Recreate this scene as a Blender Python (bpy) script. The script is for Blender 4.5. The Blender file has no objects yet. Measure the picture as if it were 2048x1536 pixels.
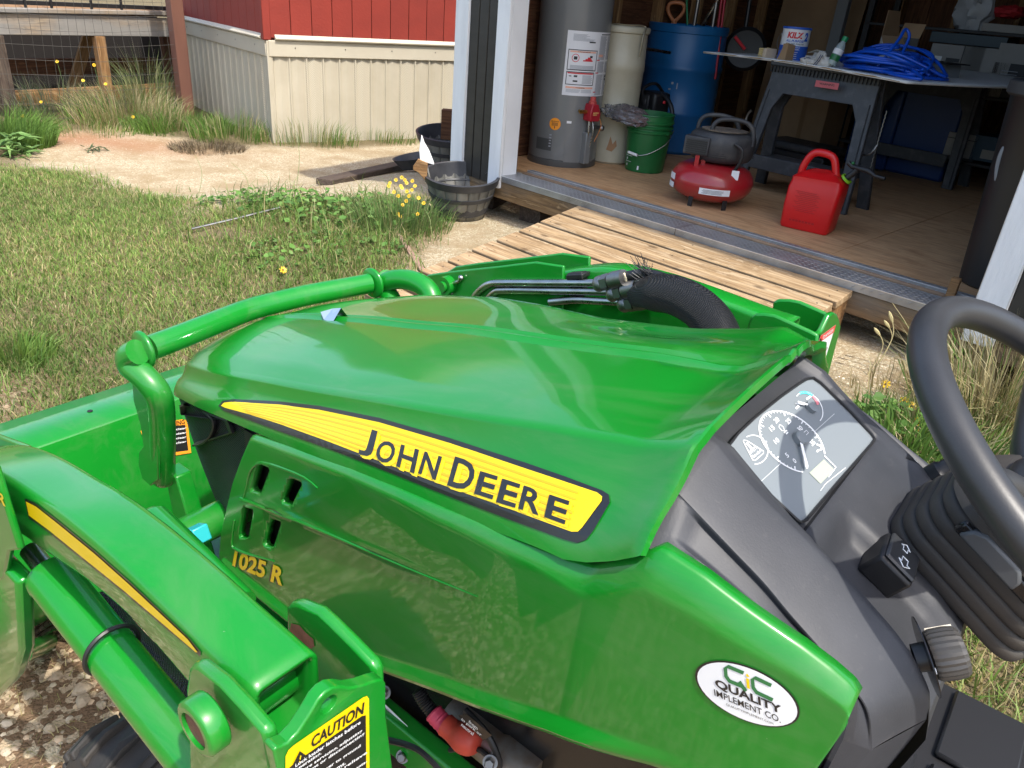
import bpy, bmesh, math, random
import numpy as np
from mathutils import Vector, Matrix, noise as mnoise
from mathutils.bvhtree import BVHTree
from mathutils.geometry import tessellate_polygon
V=Vector; PI=math.pi
random.seed(7); RNG=np.random.default_rng(11)
sc=bpy.context.scene; COL=sc.collection
# ------------------------------------------------------------------ camera
CX,CY,FPX,CAMH=1024.,768.,1520.,1.45
RC=Matrix(((0.99634338,0.0854393,0.0),(0.03889518,-0.45357294,0.89037001),(0.07607259,-0.88711426,-0.45523757)))
cam=bpy.data.objects.new('camera',bpy.data.cameras.new('camera')); COL.objects.link(cam)
c0,c1,c2=RC@V((1,0,0)),RC@V((0,-1,0)),RC@V((0,0,-1))
cam.matrix_world=Matrix(((c0.x,c1.x,c2.x,0),(c0.y,c1.y,c2.y,0),(c0.z,c1.z,c2.z,CAMH),(0,0,0,1)))
cam.data.sensor_width=36; cam.data.lens=FPX/2048*36; cam.data.clip_start=.02; cam.data.clip_end=400
sc.camera=cam
# ------------------------------------------------------------------ world, sun, exposure
SUN_AZ=(.63,-.777); SUN_EL=60
w=bpy.data.worlds.new('World'); sc.world=w; w.use_nodes=True; wt=w.node_tree
sky=wt.nodes.new('ShaderNodeTexSky'); sky.sky_type='NISHITA'; sky.sun_disc=False
sky.sun_elevation=math.radians(SUN_EL); sky.sun_rotation=math.atan2(SUN_AZ[0],SUN_AZ[1])
sky.air_density=1.0; sky.dust_density=3.0; sky.ozone_density=1.0
bg=wt.nodes['Background']; bg.inputs[1].default_value=.15
wt.links.new(sky.outputs[0],bg.inputs[0])
sd=V((SUN_AZ[0]*math.cos(math.radians(SUN_EL)),SUN_AZ[1]*math.cos(math.radians(SUN_EL)),math.sin(math.radians(SUN_EL))))
sl=bpy.data.lights.new('sun','SUN'); sl.energy=2.35; sl.angle=math.radians(.9); sl.color=(1,.95,.87)
so=bpy.data.objects.new('sun',sl); COL.objects.link(so); so.rotation_euler=sd.to_track_quat('Z','Y').to_euler(); so.location=(0,0,12)
sc.view_settings.view_transform='Standard'; sc.view_settings.look='None'; sc.view_settings.gamma=1
sc.view_settings.use_curve_mapping=False; sc.view_settings.exposure=1.26
# ------------------------------------------------------------------ frames and rays
def frame(o,x,y):
    x=V(x).normalized(); y=V(y).normalized(); z=x.cross(y)
    return Matrix(((x.x,y.x,z.x,o[0]),(x.y,y.y,z.y,o[1]),(x.z,y.z,z.z,o[2]),(0,0,0,1)))
_a=math.radians(53.5); RV=V((math.cos(_a),math.sin(_a),0)); FV=V((-math.sin(_a),math.cos(_a),0))
FT=frame(RV*.76,FV,-RV)                      # tractor: x forward, y to its left (towards us), z up
_t=math.radians(46.2); DV=V((math.cos(_t),math.sin(_t),0)); XV=V((math.sin(_t),-math.cos(_t),0))
FS=frame((-.1013664,4.67747969,.45),XV,DV)   # shed: x along its front, y into it, z=0 its floor
FW=Matrix.Identity(4)
def at(F,px,py,ax,val):
    "point of the place seen at (px,py) on the plane local-axis = val of frame F"
    d=RC@V((px-CX,py-CY,FPX)); I=F.inverted(); o=I@V((0,0,CAMH)); d=I.to_3x3()@d
    i='xyz'.index(ax); return o+d*((val-o[i])/d[i])
def ray(F,px,py):
    d=RC@V((px-CX,py-CY,FPX)); I=F.inverted(); return I@V((0,0,CAMH)),(I.to_3x3()@d).normalized()
def spline(pts,n):
    "Catmull-Rom through pts, n samples"
    pts=[V(p) for p in pts]; out=[]; m=len(pts)-1
    for i in range(n):
        t=i/(n-1)*m; k=min(int(t),m-1); u=t-k
        a,b,c,d=pts[max(k-1,0)],pts[k],pts[k+1],pts[min(k+2,m)]
        out.append(.5*((2*b)+(c-a)*u+(2*a-5*b+4*c-d)*u*u+(3*b-a-3*c+d)*u**3))
    return out
def lerp(a,b,t): return a+(b-a)*t
def sstep(a,b,x):
    t=min(max((x-a)/(b-a),0),1); return t*t*(3-2*t)
# ------------------------------------------------------------------ mesh builder
class G:
    def __init__(s): s.v=[]; s.f=[]
    def add(s,vs,fs):
        n=len(s.v); s.v+=[V(p) for p in vs]; s.f+=[tuple(i+n for i in f) for f in fs]; return s
    def box(s,x0,x1,y0,y1,z0,z1,M=None):
        vs=[V((x,y,z)) for z in (z0,z1) for y in (y0,y1) for x in (x0,x1)]
        if M: vs=[M@p for p in vs]
        return s.add(vs,[(0,2,3,1),(4,5,7,6),(0,1,5,4),(2,6,7,3),(0,4,6,2),(1,3,7,5)])
    def prism(s,poly,vec):
        "polygon (3D points in order) extruded by vec"
        vec=V(vec); n=len(poly); a=[V(p) for p in poly]; b=[p+vec for p in a]
        return s.add(a+b,[tuple(reversed(range(n))),tuple(range(n,2*n))]+[(i,(i+1)%n,n+(i+1)%n,n+i) for i in range(n)])
    def poly(s,p): return s.add(p,[tuple(range(len(p)))])
    def tube(s,pts,r,n=12,caps=True,closed=False,flat=1):
        pts=[V(p) for p in pts]; m=len(pts); rs=r if isinstance(r,(list,tuple)) else [r]*m
        vs=[]; up=None
        for i,p in enumerate(pts):
            t=(pts[(i+1)%m] if (closed or i<m-1) else p)-(pts[i-1] if (closed or i>0) else p); t.normalize()
            if up is None: up=V((0,0,1)) if abs(t.z)<.9 else V((1,0,0))
            x=(up-t*up.dot(t)).normalized(); y=t.cross(x); up=x
            vs+=[p+(x*math.cos(2*PI*k/n)+y*math.sin(2*PI*k/n)*flat)*rs[i] for k in range(n)]
        fs=[(i*n+k,i*n+(k+1)%n,((i+1)%m)*n+(k+1)%n,((i+1)%m)*n+k) for i in range(m if closed else m-1) for k in range(n)]
        if caps and not closed: fs+=[tuple(reversed(range(n))),tuple(range((m-1)*n,m*n))]
        return s.add(vs,fs)
    def lathe(s,prof,M=None,n=32,sx=1,sy=1):
        vs=[]
        for r,z in prof: vs+=[V((r*sx*math.cos(2*PI*k/n),r*sy*math.sin(2*PI*k/n),z)) for k in range(n)]
        if M: vs=[M@p for p in vs]
        m=len(prof); fs=[(i*n+k,i*n+(k+1)%n,(i+1)*n+(k+1)%n,(i+1)*n+k) for i in range(m-1) for k in range(n)]
        
        if tuple(prof[0])!=tuple(prof[-1]): fs+=[tuple(reversed(range(n))),tuple(range((m-1)*n,m*n))]
        return s.add(vs,fs)
    def grid(s,rows,wrap=False):
        n=len(rows[0]); vs=[p for r in rows for p in r]
        w_=n if wrap else n-1
        return s.add(vs,[(i*n+k,i*n+(k+1)%n,(i+1)*n+(k+1)%n,(i+1)*n+k) for i in range(len(rows)-1) for k in range(w_)])
    def ball(s,c,r,n=10,sc_=(1,1,1)):
        pr=[(max(math.sin(PI*i/n),.001)*r,-math.cos(PI*i/n)*r) for i in range(n+1)]
        return s.lathe(pr,Matrix.Translation(c)@Matrix.Diagonal((*sc_,1)),n*2)
    def mesh(s,name):
        m=bpy.data.meshes.new(name); m.from_pydata([tuple(p) for p in s.v],[],s.f)
        bm=bmesh.new(); bm.from_mesh(m); bmesh.ops.recalc_face_normals(bm,faces=bm.faces); bm.to_mesh(m); bm.free()
        return m
WM={}
def thing(name,label,cat,F,group=None):
    o=bpy.data.objects.new(name,None); COL.objects.link(o); o.matrix_basis=F; WM[o.name]=F.copy()
    o.empty_display_size=.1; tag(o,label,cat,group); return o
def tag(o,label=None,cat=None,group=None,kind=None):
    for k,v in (('label',label),('category',cat),('group',group),('kind',kind)):
        if v: o[k]=v
    return o
def obj(name,g,mat,parent=None,F=None,smooth=35,bevel=0,seg=2,label=None,cat=None,group=None,kind=None,recalc=True):
    PF=WM[parent.name] if parent else FW
    if F is None: F=PF
    me=g if isinstance(g,bpy.types.Mesh) else g.mesh(name)
    if not me.materials:
        for m in (mat if isinstance(mat,(list,tuple)) else [mat]): me.materials.append(m)
    if smooth and len(me.polygons):
        me.polygons.foreach_set('use_smooth',[True]*len(me.polygons)); me.set_sharp_from_angle(angle=math.radians(smooth))
    o=bpy.data.objects.new(name,me); COL.objects.link(o)
    if parent: o.parent=parent
    o.matrix_basis=PF.inverted()@F; WM[o.name]=F.copy()
    if bevel:
        b=o.modifiers.new('bevel','BEVEL'); b.width=bevel; b.segments=seg; b.limit_method='ANGLE'; b.angle_limit=math.radians(40); b.harden_normals=False
    return tag(o,label,cat,group,kind)
def T(x,y,z): return Matrix.Translation((x,y,z))
def Rz(a): return Matrix.Rotation(math.radians(a),4,'Z')
def Rx(a): return Matrix.Rotation(math.radians(a),4,'X')
def Ry(a): return Matrix.Rotation(math.radians(a),4,'Y')
def along(p0,p1,up=(0,0,1)):
    "frame at p0 with x towards p1, z as near up as it can be"
    x=(V(p1)-V(p0)).normalized(); z=V(up)-x*V(up).dot(x); z.normalize(); return frame(p0,x,z.cross(x))
# ------------------------------------------------------------------ materials
def nt(name):
    m=bpy.data.materials.new(name); m.use_nodes=True; t=m.node_tree; return m,t,t.nodes['Principled BSDF']
def N(t,typ,**k):
    n=t.nodes.new(typ)
    for a,b in k.items():
        if a.startswith('i_'): n.inputs[a[2:].replace('_',' ')].default_value=b
        else: setattr(n,a,b)
    return n
def coords(t,scale=(1,1,1),rnd=True,kind='Object'):
    tc=N(t,'ShaderNodeTexCoord'); mp=N(t,'ShaderNodeMapping'); mp.inputs['Scale'].default_value=scale
    if rnd:
        oi=N(t,'ShaderNodeObjectInfo'); ad=N(t,'ShaderNodeVectorMath',operation='MULTIPLY_ADD')
        ad.inputs[1].default_value=(37.3,17.1,23.7); t.links.new(oi.outputs['Random'],ad.inputs[0])
        t.links.new(tc.outputs[kind],ad.inputs[2]); t.links.new(ad.outputs[0],mp.inputs[0])
    else: t.links.new(tc.outputs[kind],mp.inputs[0])
    return mp.outputs[0]
def ramp(t,fac,stops):
    r=N(t,'ShaderNodeValToRGB'); e=r.color_ramp.elements
    while len(e)<len(stops): e.new(.5)
    for q,(p,c) in zip(e,stops): q.position=p; q.color=(*c,1) if len(c)==3 else c
    t.links.new(fac,r.inputs[0]); return r.outputs[0]
def mix(t,fac,a,b,blend='MIX'):
    m=N(t,'ShaderNodeMix',data_type='RGBA',blend_type=blend)
    for s_,v in ((0,fac),(6,a),(7,b)):
        if hasattr(v,'links'): t.links.new(v,m.inputs[s_])
        elif s_==0: m.inputs[0].default_value=v
        else: m.inputs[s_].default_value=(*v,1) if len(v)==3 else v
    return m.outputs[2]
def noise(t,vec,scale,detail=4,rough=.55,dist=0):
    n=N(t,'ShaderNodeTexNoise'); n.inputs['Scale'].default_value=scale; n.inputs['Detail'].default_value=detail
    n.inputs['Roughness'].default_value=rough; n.inputs['Distortion'].default_value=dist
    t.links.new(vec,n.inputs['Vector']); return n.outputs['Fac']
def bump(t,b,h,strength,dist,prev=None):
    n=N(t,'ShaderNodeBump'); n.inputs['Strength'].default_value=strength; n.inputs['Distance'].default_value=dist
    t.links.new(h,n.inputs['Height'])
    if prev: t.links.new(prev,n.inputs['Normal'])
    t.links.new(n.outputs[0],b.inputs['Normal']); return n.outputs[0]
def mat(name,col,rough=.5,metal=0,coat=0,col2=None,ns=6,amt=(.35,.65),bs=0,bstr=.3,bd=.002,spec=.5,rvar=0,tr=0,stretch=(1,1,1),rnd=True,dust=0):
    m,t,b=nt(name); b.inputs['Base Color'].default_value=(*col,1); b.inputs['Roughness'].default_value=rough
    b.inputs['Metallic'].default_value=metal; b.inputs['Specular IOR Level'].default_value=spec
    if coat: b.inputs['Coat Weight'].default_value=coat; b.inputs['Coat Roughness'].default_value=.03
    if tr: b.inputs['Transmission Weight'].default_value=tr
    vec=coords(t,stretch,rnd)
    if col2:
        n=noise(t,vec,ns,6,.6); c=ramp(t,n,[(amt[0],col),(amt[1],col2)])
        if dust:
            d=noise(t,vec,ns*9,3,.7); dm=ramp(t,d,[(.62,(0,0,0)),(.7,(1,1,1))]); mm=N(t,'ShaderNodeMath',operation='MULTIPLY'); mm.inputs[1].default_value=dust
            t.links.new(dm,mm.inputs[0]); c=mix(t,mm.outputs[0],c,(.35,.33,.29))
        t.links.new(c,b.inputs['Base Color'])
    if rvar:
        n=noise(t,vec,ns*1.7,5,.6); r=N(t,'ShaderNodeMapRange'); r.inputs['To Min'].default_value=max(rough-rvar,.02); r.inputs['To Max'].default_value=rough+rvar
        r.inputs['From Min'].default_value=.3; r.inputs['From Max'].default_value=.7; t.links.new(n,r.inputs['Value']); t.links.new(r.outputs[0],b.inputs['Roughness'])
    if bs: bump(t,b,noise(t,vec,bs,4,.6),bstr,bd)
    return m
def wood(name,c1,c2,dark,knot=.5,rough=.75,k=1.0,grey=None,gamt=.5):
    "boards have their length along local x"
    m,t,b=nt(name); b.inputs['Roughness'].default_value=rough; b.inputs['Specular IOR Level'].default_value=.25
    vec=coords(t,(1.1*k,9*k,9*k)); v2=coords(t,(.6*k,38*k,38*k)); v3=coords(t,(3.2*k,8*k,8*k))
    g=noise(t,vec,1.6,6,.65,1.2); f=noise(t,v2,2.2,4,.7,.4)
    c=ramp(t,g,[(.32,c1),(.5,c2),(.56,tuple(x*.72 for x in c2)),(.6,c1),(.75,c2)])
    c=mix(t,ramp(t,f,[(.42,(0,0,0)),(.62,(.55,.55,.55))]),c,dark)
    vo=N(t,'ShaderNodeTexVoronoi'); vo.inputs['Scale'].default_value=1.25; vo.inputs['Randomness'].default_value=1; t.links.new(v3,vo.inputs['Vector'])
    c=mix(t,ramp(t,vo.outputs['Distance'],[(.06,(knot,knot,knot)),(.16,(0,0,0))]),c,tuple(x*.45 for x in dark))
    if grey:
        q=noise(t,coords(t,(.9,2.5,2.5)),1.3,4,.6); c=mix(t,ramp(t,q,[(.5-gamt*.2,(0,0,0)),(.72-gamt*.2,(.9,.9,.9))]),c,grey)
    t.links.new(c,b.inputs['Base Color']); bump(t,b,f,.5,.002); return m
GREEN=None
def paint_green(name,col=(.002,.175,.010),orange=.0):
    m,t,b=nt(name); vec=coords(t,rnd=False)
    n=noise(t,vec,7,5,.6); c=mix(t,ramp(t,n,[(.35,(0,0,0)),(.7,(.25,.25,.25))]),col,tuple(x*1.25+.004 for x in col))
    sp=noise(t,vec,260,2,.5); c=mix(t,ramp(t,sp,[(.78,(0,0,0)),(.82,(.35,.35,.35))]),c,(.25,.28,.2))
    ds=noise(t,coords(t,(2.2,9,9),False),1.6,6,.7,.6); c=mix(t,ramp(t,ds,[(.48,(0,0,0)),(.80,(.24,.24,.24))]),c,(.16,.20,.12)); t.links.new(c,b.inputs['Base Color']); b.inputs['Roughness'].default_value=.35; b.inputs['Specular IOR Level'].default_value=.35
    b.inputs['Coat Weight'].default_value=.85; b.inputs['Coat IOR'].default_value=1.42
    rn=noise(t,coords(t,(1,1,1),False),5,6,.65); r=N(t,'ShaderNodeMapRange'); r.inputs['From Min'].default_value=.35; r.inputs['From Max'].default_value=.75
    r.inputs['To Min'].default_value=.02+orange; r.inputs['To Max'].default_value=.10+orange; t.links.new(rn,r.inputs['Value']); t.links.new(r.outputs[0],b.inputs['Coat Roughness'])
    if orange:
        bump(t,b,noise(t,vec,70,2,.5),.06,.002); bp=t.nodes[-1]; t.links.new(bp.outputs[0],b.inputs['Coat Normal'])
    return m
M_G=paint_green('green_paint'); M_GL=paint_green('green_loader_paint',(.003,.19,.013),.010)
M_BLK=mat('black_plastic',(.012,.012,.013),.45,bs=300,bstr=.15,bd=.0005)
M_BLKP=mat('black_paint',(.008,.008,.009),.22,spec=.5)
M_DARK=mat('dark_steel',(.012,.012,.012),.6)
M_DASH=mat('charcoal_plastic',(.024,.026,.031),.55,col2=(.036,.038,.044),ns=9,bs=420,bstr=.25,bd=.0006,dust=.03,spec=.5,rnd=False)
M_RUB=mat('dusty_rubber',(.028,.027,.026),.6,col2=(.055,.048,.04),ns=7,bs=160,bstr=.2,bd=.001)
M_WHEEL=mat('wheel_grip',(.022,.023,.025),.42,col2=(.032,.033,.035),ns=12,bs=500,bstr=.2,bd=.0004)
M_YEL=mat('decal_yellow',(.78,.55,.0),.4,coat=.3); M_YEL2=mat('decal_amber',(.72,.38,.0),.4,coat=.3)
M_DBLK=mat('decal_black',(.012,.012,.012),.35,coat=.4); M_DWH=mat('decal_white',(.75,.76,.76),.35,coat=.4)
M_DRED=mat('decal_red',(.60,.04,.03),.4); M_DOR=mat('decal_orange',(.85,.30,.02),.4); M_DGRN=mat('decal_green',(.03,.16,.05),.4)
M_CHROME=mat('zinc_steel',(.55,.55,.52),.28,1,col2=(.38,.36,.33),ns=20,rvar=.08); M_STEEL=mat('grey_steel',(.30,.30,.29),.42,1,col2=(.22,.21,.2),ns=15)
M_BADGE=mat('badge_chrome',(.75,.75,.75),.22,1)
# ------------------------------------------------------------------ lettering and decals laid on surfaces
_fc=bpy.data.curves.new('font','FONT')
def textmesh(s,bold=0.,shear=0.,space=1.,fitbox=True):
    c=_fc; c.body=s; c.size=1; c.offset=bold; c.shear=shear; c.space_character=space; c.resolution_u=3; c.align_x='LEFT'; c.space_line=1.0
    o=bpy.data.objects.new('tmp',c); me=o.to_mesh(); vs=[v.co.copy() for v in me.vertices]; fs=[tuple(p.vertices) for p in me.polygons]
    o.to_mesh_clear(); bpy.data.objects.remove(o)
    if fitbox:
        x0=min(v.x for v in vs); x1=max(v.x for v in vs); y0=min(v.y for v in vs); y1=max(v.y for v in vs)
        vs=[V(((v.x-x0)/(x1-x0),(v.y-y0)/(y1-y0),0)) for v in vs]
    return vs,fs
def homog(quad):
    "unit square (0,0)(1,0)(1,1)(0,1) -> quad given as tl,tr,br,bl"
    tl,tr,br,bl=quad; src=[(0,0),(1,0),(1,1),(0,1)]; dst=[bl,br,tr,tl]; A=[];B=[]
    for (x,y),(u,v) in zip(src,dst):
        A.append([x,y,1,0,0,0,-u*x,-u*y]); B.append(u); A.append([0,0,0,x,y,1,-v*x,-v*y]); B.append(v)
    h=np.linalg.solve(np.array(A,float),np.array(B,float)); 
    def f(x,y):
        d=h[6]*x+h[7]*y+1; return ((h[0]*x+h[1]*y+h[2])/d,(h[3]*x+h[4]*y+h[5])/d)
    return f
def surf_plane(F,p,n):
    p=V(p); n=V(n).normalized()
    def f(px,py):
        o,d=ray(F,px,py); t=(p-o).dot(n)/d.dot(n); return o+d*t,(n if n.dot(d)<0 else -n)
    return f
def surf_bvh(F,g,back=None):
    bt=BVHTree.FromPolygons(g.v,g.f)
    def f(px,py):
        o,d=ray(F,px,py); h=bt.ray_cast(o,d)
        if h[0] is None:
            h=(*bt.find_nearest(o+d*(back or 1.2))[:2],)
        n=h[1] if h[1].dot(d)<0 else -h[1]; return h[0],n
    return f
def lay(vs,fs,surf,off,maxlen=18):
    "2D picture of a print -> mesh lying on its surface"
    bm=bmesh.new(); bv=[bm.verts.new((v[0],v[1],0)) for v in vs]
    for f in fs:
        try: bm.faces.new([bv[i] for i in f])
        except ValueError: pass
    for _ in range(6):
        e=[e for e in bm.edges if e.calc_length()>maxlen]
        if not e: break
        bmesh.ops.subdivide_edges(bm,edges=e,cuts=1,use_grid_fill=False)
        bmesh.ops.triangulate(bm,faces=[f for f in bm.faces if len(f.verts)>3])
    g=G(); bm.verts.index_update()
    for v in bm.verts:
        p,n=surf(v.co.x,v.co.y); g.v.append(p+n*off)
    g.f=[tuple(v.index for v in f.verts) for f in bm.faces]; bm.free(); return g
def polyfill(pts):
    return [(p[0],p[1]) for p in pts],[tuple(t) for t in tessellate_polygon([[V((p[0],p[1],0)) for p in pts]])]
def decal(name,surf,pts,m,parent,off=.0008,maxlen=18,**k):
    vs,fs=polyfill(pts); return obj(name,lay(vs,fs,surf,off,maxlen),m,parent,**k)
def stroke(pts,w):
    "band of half width w along 2D points"
    L=[];R=[]
    for i,p in enumerate(pts):
        a=pts[max(i-1,0)]; b=pts[min(i+1,len(pts)-1)]; d=V((b[0]-a[0],b[1]-a[1])).normalized(); n=V((-d.y,d.x))*w
        L.append((p[0]+n.x,p[1]+n.y)); R.append((p[0]-n.x,p[1]-n.y))
    vs=L+R; n=len(pts); return vs,[(i,i+1,n+i+1,n+i) for i in range(n-1)]
def text2(s,quad,**k):
    vs,fs=textmesh(s,**k); h=homog(quad); return [h(v.x,v.y) for v in vs],fs
def merge2(*parts):
    vs=[];fs=[]
    for a,b in parts: n=len(vs); vs+=list(a); fs+=[tuple(i+n for i in f) for f in b]
    return vs,fs
def text(name,surf,s,quad,m,parent,off=.0014,maxlen=40,**k):
    kk={q:k.pop(q) for q in ('bold','shear','space') if q in k}; vs,fs=text2(s,quad,**kk)
    return obj(name,lay(vs,fs,surf,off,maxlen),m,parent,smooth=0,**k)
def qpt(quad,pts):
    h=homog(quad); return [h(x,y) for x,y in pts]
def boolean(o,cut,mode='DIFFERENCE'):
    md=o.modifiers.new('b','BOOLEAN'); md.operation=mode; md.solver='FAST'; md.object=cut
    bpy.context.view_layer.update(); dg=bpy.context.evaluated_depsgraph_get(); me=bpy.data.meshes.new_from_object(o.evaluated_get(dg))
    o.modifiers.remove(md); me.name=o.data.name; o.data=me; WM.pop(cut.name,None); bpy.data.objects.remove(cut)
# ================================================================== TRACTOR
TR=thing('tractor','green compact tractor with front loader, yellow hood stripe and black steering wheel, filling the foreground','tractor',FT)
# ---- hood shell: stations along x (forward): ys,zs seam; yt,zt shoulder; zc centre
ST=[(.1985,.286,1.046,.216,1.118,1.138,.5),(.201,.291,1.0485,.223,1.1242,1.1445,.5),(.204,.292,1.046,.224,1.124,1.144,.5),(.225,.2905,1.028,.2215,1.1145,1.125,.5),(.250,.2895,1.011,.219,1.1045,1.107,.4),(.275,.2885,.9995,.2185,1.099,1.099,.4),
(.30,.286,.995,.220,1.092,1.0955,.6),(.36,.280,.979,.220,1.076,1.085,1),(.44,.271,.959,.219,1.053,1.0665,1),(.563,.262,.937,.216,1.018,1.041,1),(.657,.256,.915,.211,.990,1.021,1),(.75,.247,.891,.207,.962,.997,1),
(.875,.236,.864,.200,.926,.967,1),(1.0,.222,.834,.190,.887,.930,1),(1.09,.208,.812,.176,.859,.893,1),(1.125,.200,.802,.165,.846,.872,.6),(1.142,.185,.799,.148,.832,.853,.2)]
def st_at(x):
    xs=[s_[0] for s_ in ST]; k=max(0,min(len(ST)-2,max([i for i,a in enumerate(xs) if a<=x],default=0)))
    a,b=ST[k],ST[k+1]; t=(x-a[0])/(b[0]-a[0]); p=ST[max(k-1,0)]; q=ST[min(k+2,len(ST)-1)]; r=[x]
    for i in range(1,7):
        if x<.30: r.append(a[i]+(b[i]-a[i])*t); continue
        m0=(b[i]-p[i])/(b[0]-p[0]) if k>0 else (b[i]-a[i])/(b[0]-a[0]); m1=(q[i]-a[i])/(q[0]-a[0]); h=b[0]-a[0]
        r.append((2*t**3-3*t*t+1)*a[i]+(t**3-2*t*t+t)*h*m0+(3*t*t-2*t**3)*b[i]+(t**3-t*t)*h*m1)
    return r
def hood_half(x):
    _,ys,zs,yt,zt,zc,rg=st_at(x)
    P=[]; S=V((0,ys,zs)); Tt=V((0,yt,zt)); d=Tt-S
    nrm=V((0,d.z,-d.y)).normalized()
    for t in (0,.08,.2,.35,.5,.65,.80,.94): P.append(S+d*t+nrm*(.004*math.sin(PI*min(t/.5,1))-.0035*math.sin(PI*max((t-.45)/.55,0))))
    # rounded shoulder
    n2=7; top1=V((0,yt*.95,zt+(zc-zt)*.09)); lo=P[-1]
    for i in range(1,n2+1):
        u=i/(n2+1); P.append(lo*(1-u)**2+Tt*(2*u*(1-u))*1.0+top1*u*u)
    P.append(top1)
    for u in (.88,.78,.66,.54,.42,.30,.18,.10):
        P.append(V((0,yt*u,zt+(zc-zt)*(1-(u)**2*.82-.02))))
    rgd=.0060*rg; cz=zc
    P+= [V((0,.0125,cz-rgd)),V((0,.0100,cz-rgd+.0006*rg)),V((0,.0015,cz+.0012)),V((0,0,cz+.0014))]
    return [V((x,p.y,p.z)) for p in P]
xs=[.1985,.201,.204,.213,.222,.231,.240,.251,.262,.275]+list(np.linspace(.29,1.0,36))+list(np.linspace(1.02,1.142,9))
rows=[]
for x in xs:
    h=hood_half(float(x)); tw=float(np.interp(x,[.2,.26,.32,.4,.55,.65,.75,.9,1.15],[-.002,-.010,-.018,-.022,-.010,.008,.022,.024,.014])); rk=sstep(.34,.2,float(x)); rows.append(h+[V((p.x+.018*rk*sstep(.03,.17,p.y),-p.y*(1-.10*rk),p.z+(tw-.034*sstep(.27,.2,float(x)))*sstep(.03,.17,p.y))) for p in reversed(h[:-1])])
# front edge rolled in, rear lip rolled in
def inset(row,dx,k,dz=0):
    return [V((p.x+dx,p.y*k,p.z+dz)) for p in row]
rows=[inset(rows[0],.012,.96,-.012),inset(rows[0],.002,.990,-.004)]+rows+[inset(rows[-1],.006,.96,-.006),inset(rows[-1],.004,.9,-.016)]
# taper the nose front: centre reaches further forward than the corners
for i,row in enumerate(rows):
    for j,p in enumerate(row):
        if p.x>.95: p.x+= (p.x-.95)*.22*(1-(abs(p.y)/.2)**2)
hg=G().grid(rows); hood=obj('hood',hg,M_G,TR,smooth=28)
SH=surf_bvh(FT,hg)
# ---- side panels (near with vents, far plain)
_py=[(p.x,p.y) for p in spline([(a,b,0) for a,b in zip([.0,.03,.12,.22,.34,.44,.6,.83,.97],[.262,.270,.288,.2945,.290,.281,.267,.249,.238])],90)]
def PY(x): return float(np.interp(x,[a for a,_ in _py],[b for _,b in _py]))
def onpan(px,py,dy=0):
    y=.28
    for _ in range(12): p=at(FT,px,py,'y',y+dy); y=PY(p.x)
    return p
PTOP=sorted([(p.x,p.z) for p in (onpan(*q,-.006) for q in ((440,1130),(447,1060),(470,960),(490,905),(506,869),(600,902),(700,938),(800,981),(885,1020),(950,1047),(1022,1078),(1100,1108),(1175,1138),(1240,1122),(1309,1106),(1400,1163),(1500,1236),(1600,1302),(1660,1346),(1700,1380),(1714,1402)))])
PBOT=sorted([(p.x,p.z) for p in (onpan(*q) for q in ((440,1132),(600,1260),(745,1335),(900,1392),(1100,1465),(1300,1536),(1480,1600),(1560,1600),(1620,1560),(1690,1460),(1712,1410)))])
XE0,XE1=max(PTOP[0][0],PBOT[0][0])+.0005,min(PTOP[-1][0],PBOT[-1][0])-.0005
def ptop(x): return float(np.interp(x,[a for a,_ in PTOP],[b for _,b in PTOP]))
def pbot(x): return float(np.interp(x,[a for a,_ in PBOT],[b for _,b in PBOT]))
print('PANEL x',XE0,XE1,[(round(a,3),round(b,3)) for a,b in PTOP],[(round(a,3),round(b,3)) for a,b in PBOT])
def panel_g(sy=1):
    rows=[]
    xs_=np.concatenate([np.linspace(XE0,XE0+.03,12)[:-1],np.linspace(XE0+.03,XE1-.03,110),np.linspace(XE1-.03,XE1,10)[1:]])
    for x in xs_:
        x=float(x); zt,zb=ptop(x),pbot(x); Y=PY(x); r=[]; H_=max(zt-zb,.002)
        ch=min(float(np.interp(x,[.02,.10,.19,.25,.3,.5,.83],[.012,.024,.034,.026,.016,.009,.007])),H_*.4); dy=float(np.interp(x,[.02,.19,.3,.5,.83],[.010,.015,.009,.005,.004])); lp=min(.026,H_*.3)
        L=[(0,-dy-.012),(.0005,-dy-.002),(.0022,-dy*.92),(ch*.5,-dy*.5),(ch*.92,-dy*.06),(ch*1.08,0)]
        L+=[(lerp(ch*1.15,H_-lp*1.1,u),0) for u in np.linspace(.02,1,44)]
        fl_=sstep(.10,.24,x); L+=[(H_-lp,.001*fl_),(H_-lp*.8,.006*fl_),(H_-lp*.5,.009*fl_),(H_-lp*.2,lerp(-.001,.006,fl_)),(H_-.0005,lerp(-.004,-.002,fl_)),(H_,-.014)]
        for d,yy in L:
            z=zt-d; y=Y+yy
            lx=(x-.44)/(.80-.44)
            if 0<lx<1 and ch*1.2<d<H_-lp*1.1:
                zl=LZ(x); k=min(lx*3,1)
                y+=k*(.0034*math.exp(-((z-zl-.002)/.0032)**2)-.0022*sstep(zl+.001,zl-.005,z)*sstep(zl-.16,zl-.01,z))
            r.append(V((x,sy*y,z)))
        rows.append(r)
    return G().grid(rows)
_l=[(p.x,p.z) for p in (onpan(*q) for q in ((520,1010),(700,1085),(950,1192)))]; _l.sort()
def LZ(x): return float(np.interp(x,[a for a,_ in _l],[b for _,b in _l]))
pg=panel_g(1); SP=surf_bvh(FT,pg)
side=obj('side_panel',pg,M_G,TR,smooth=50)
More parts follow.
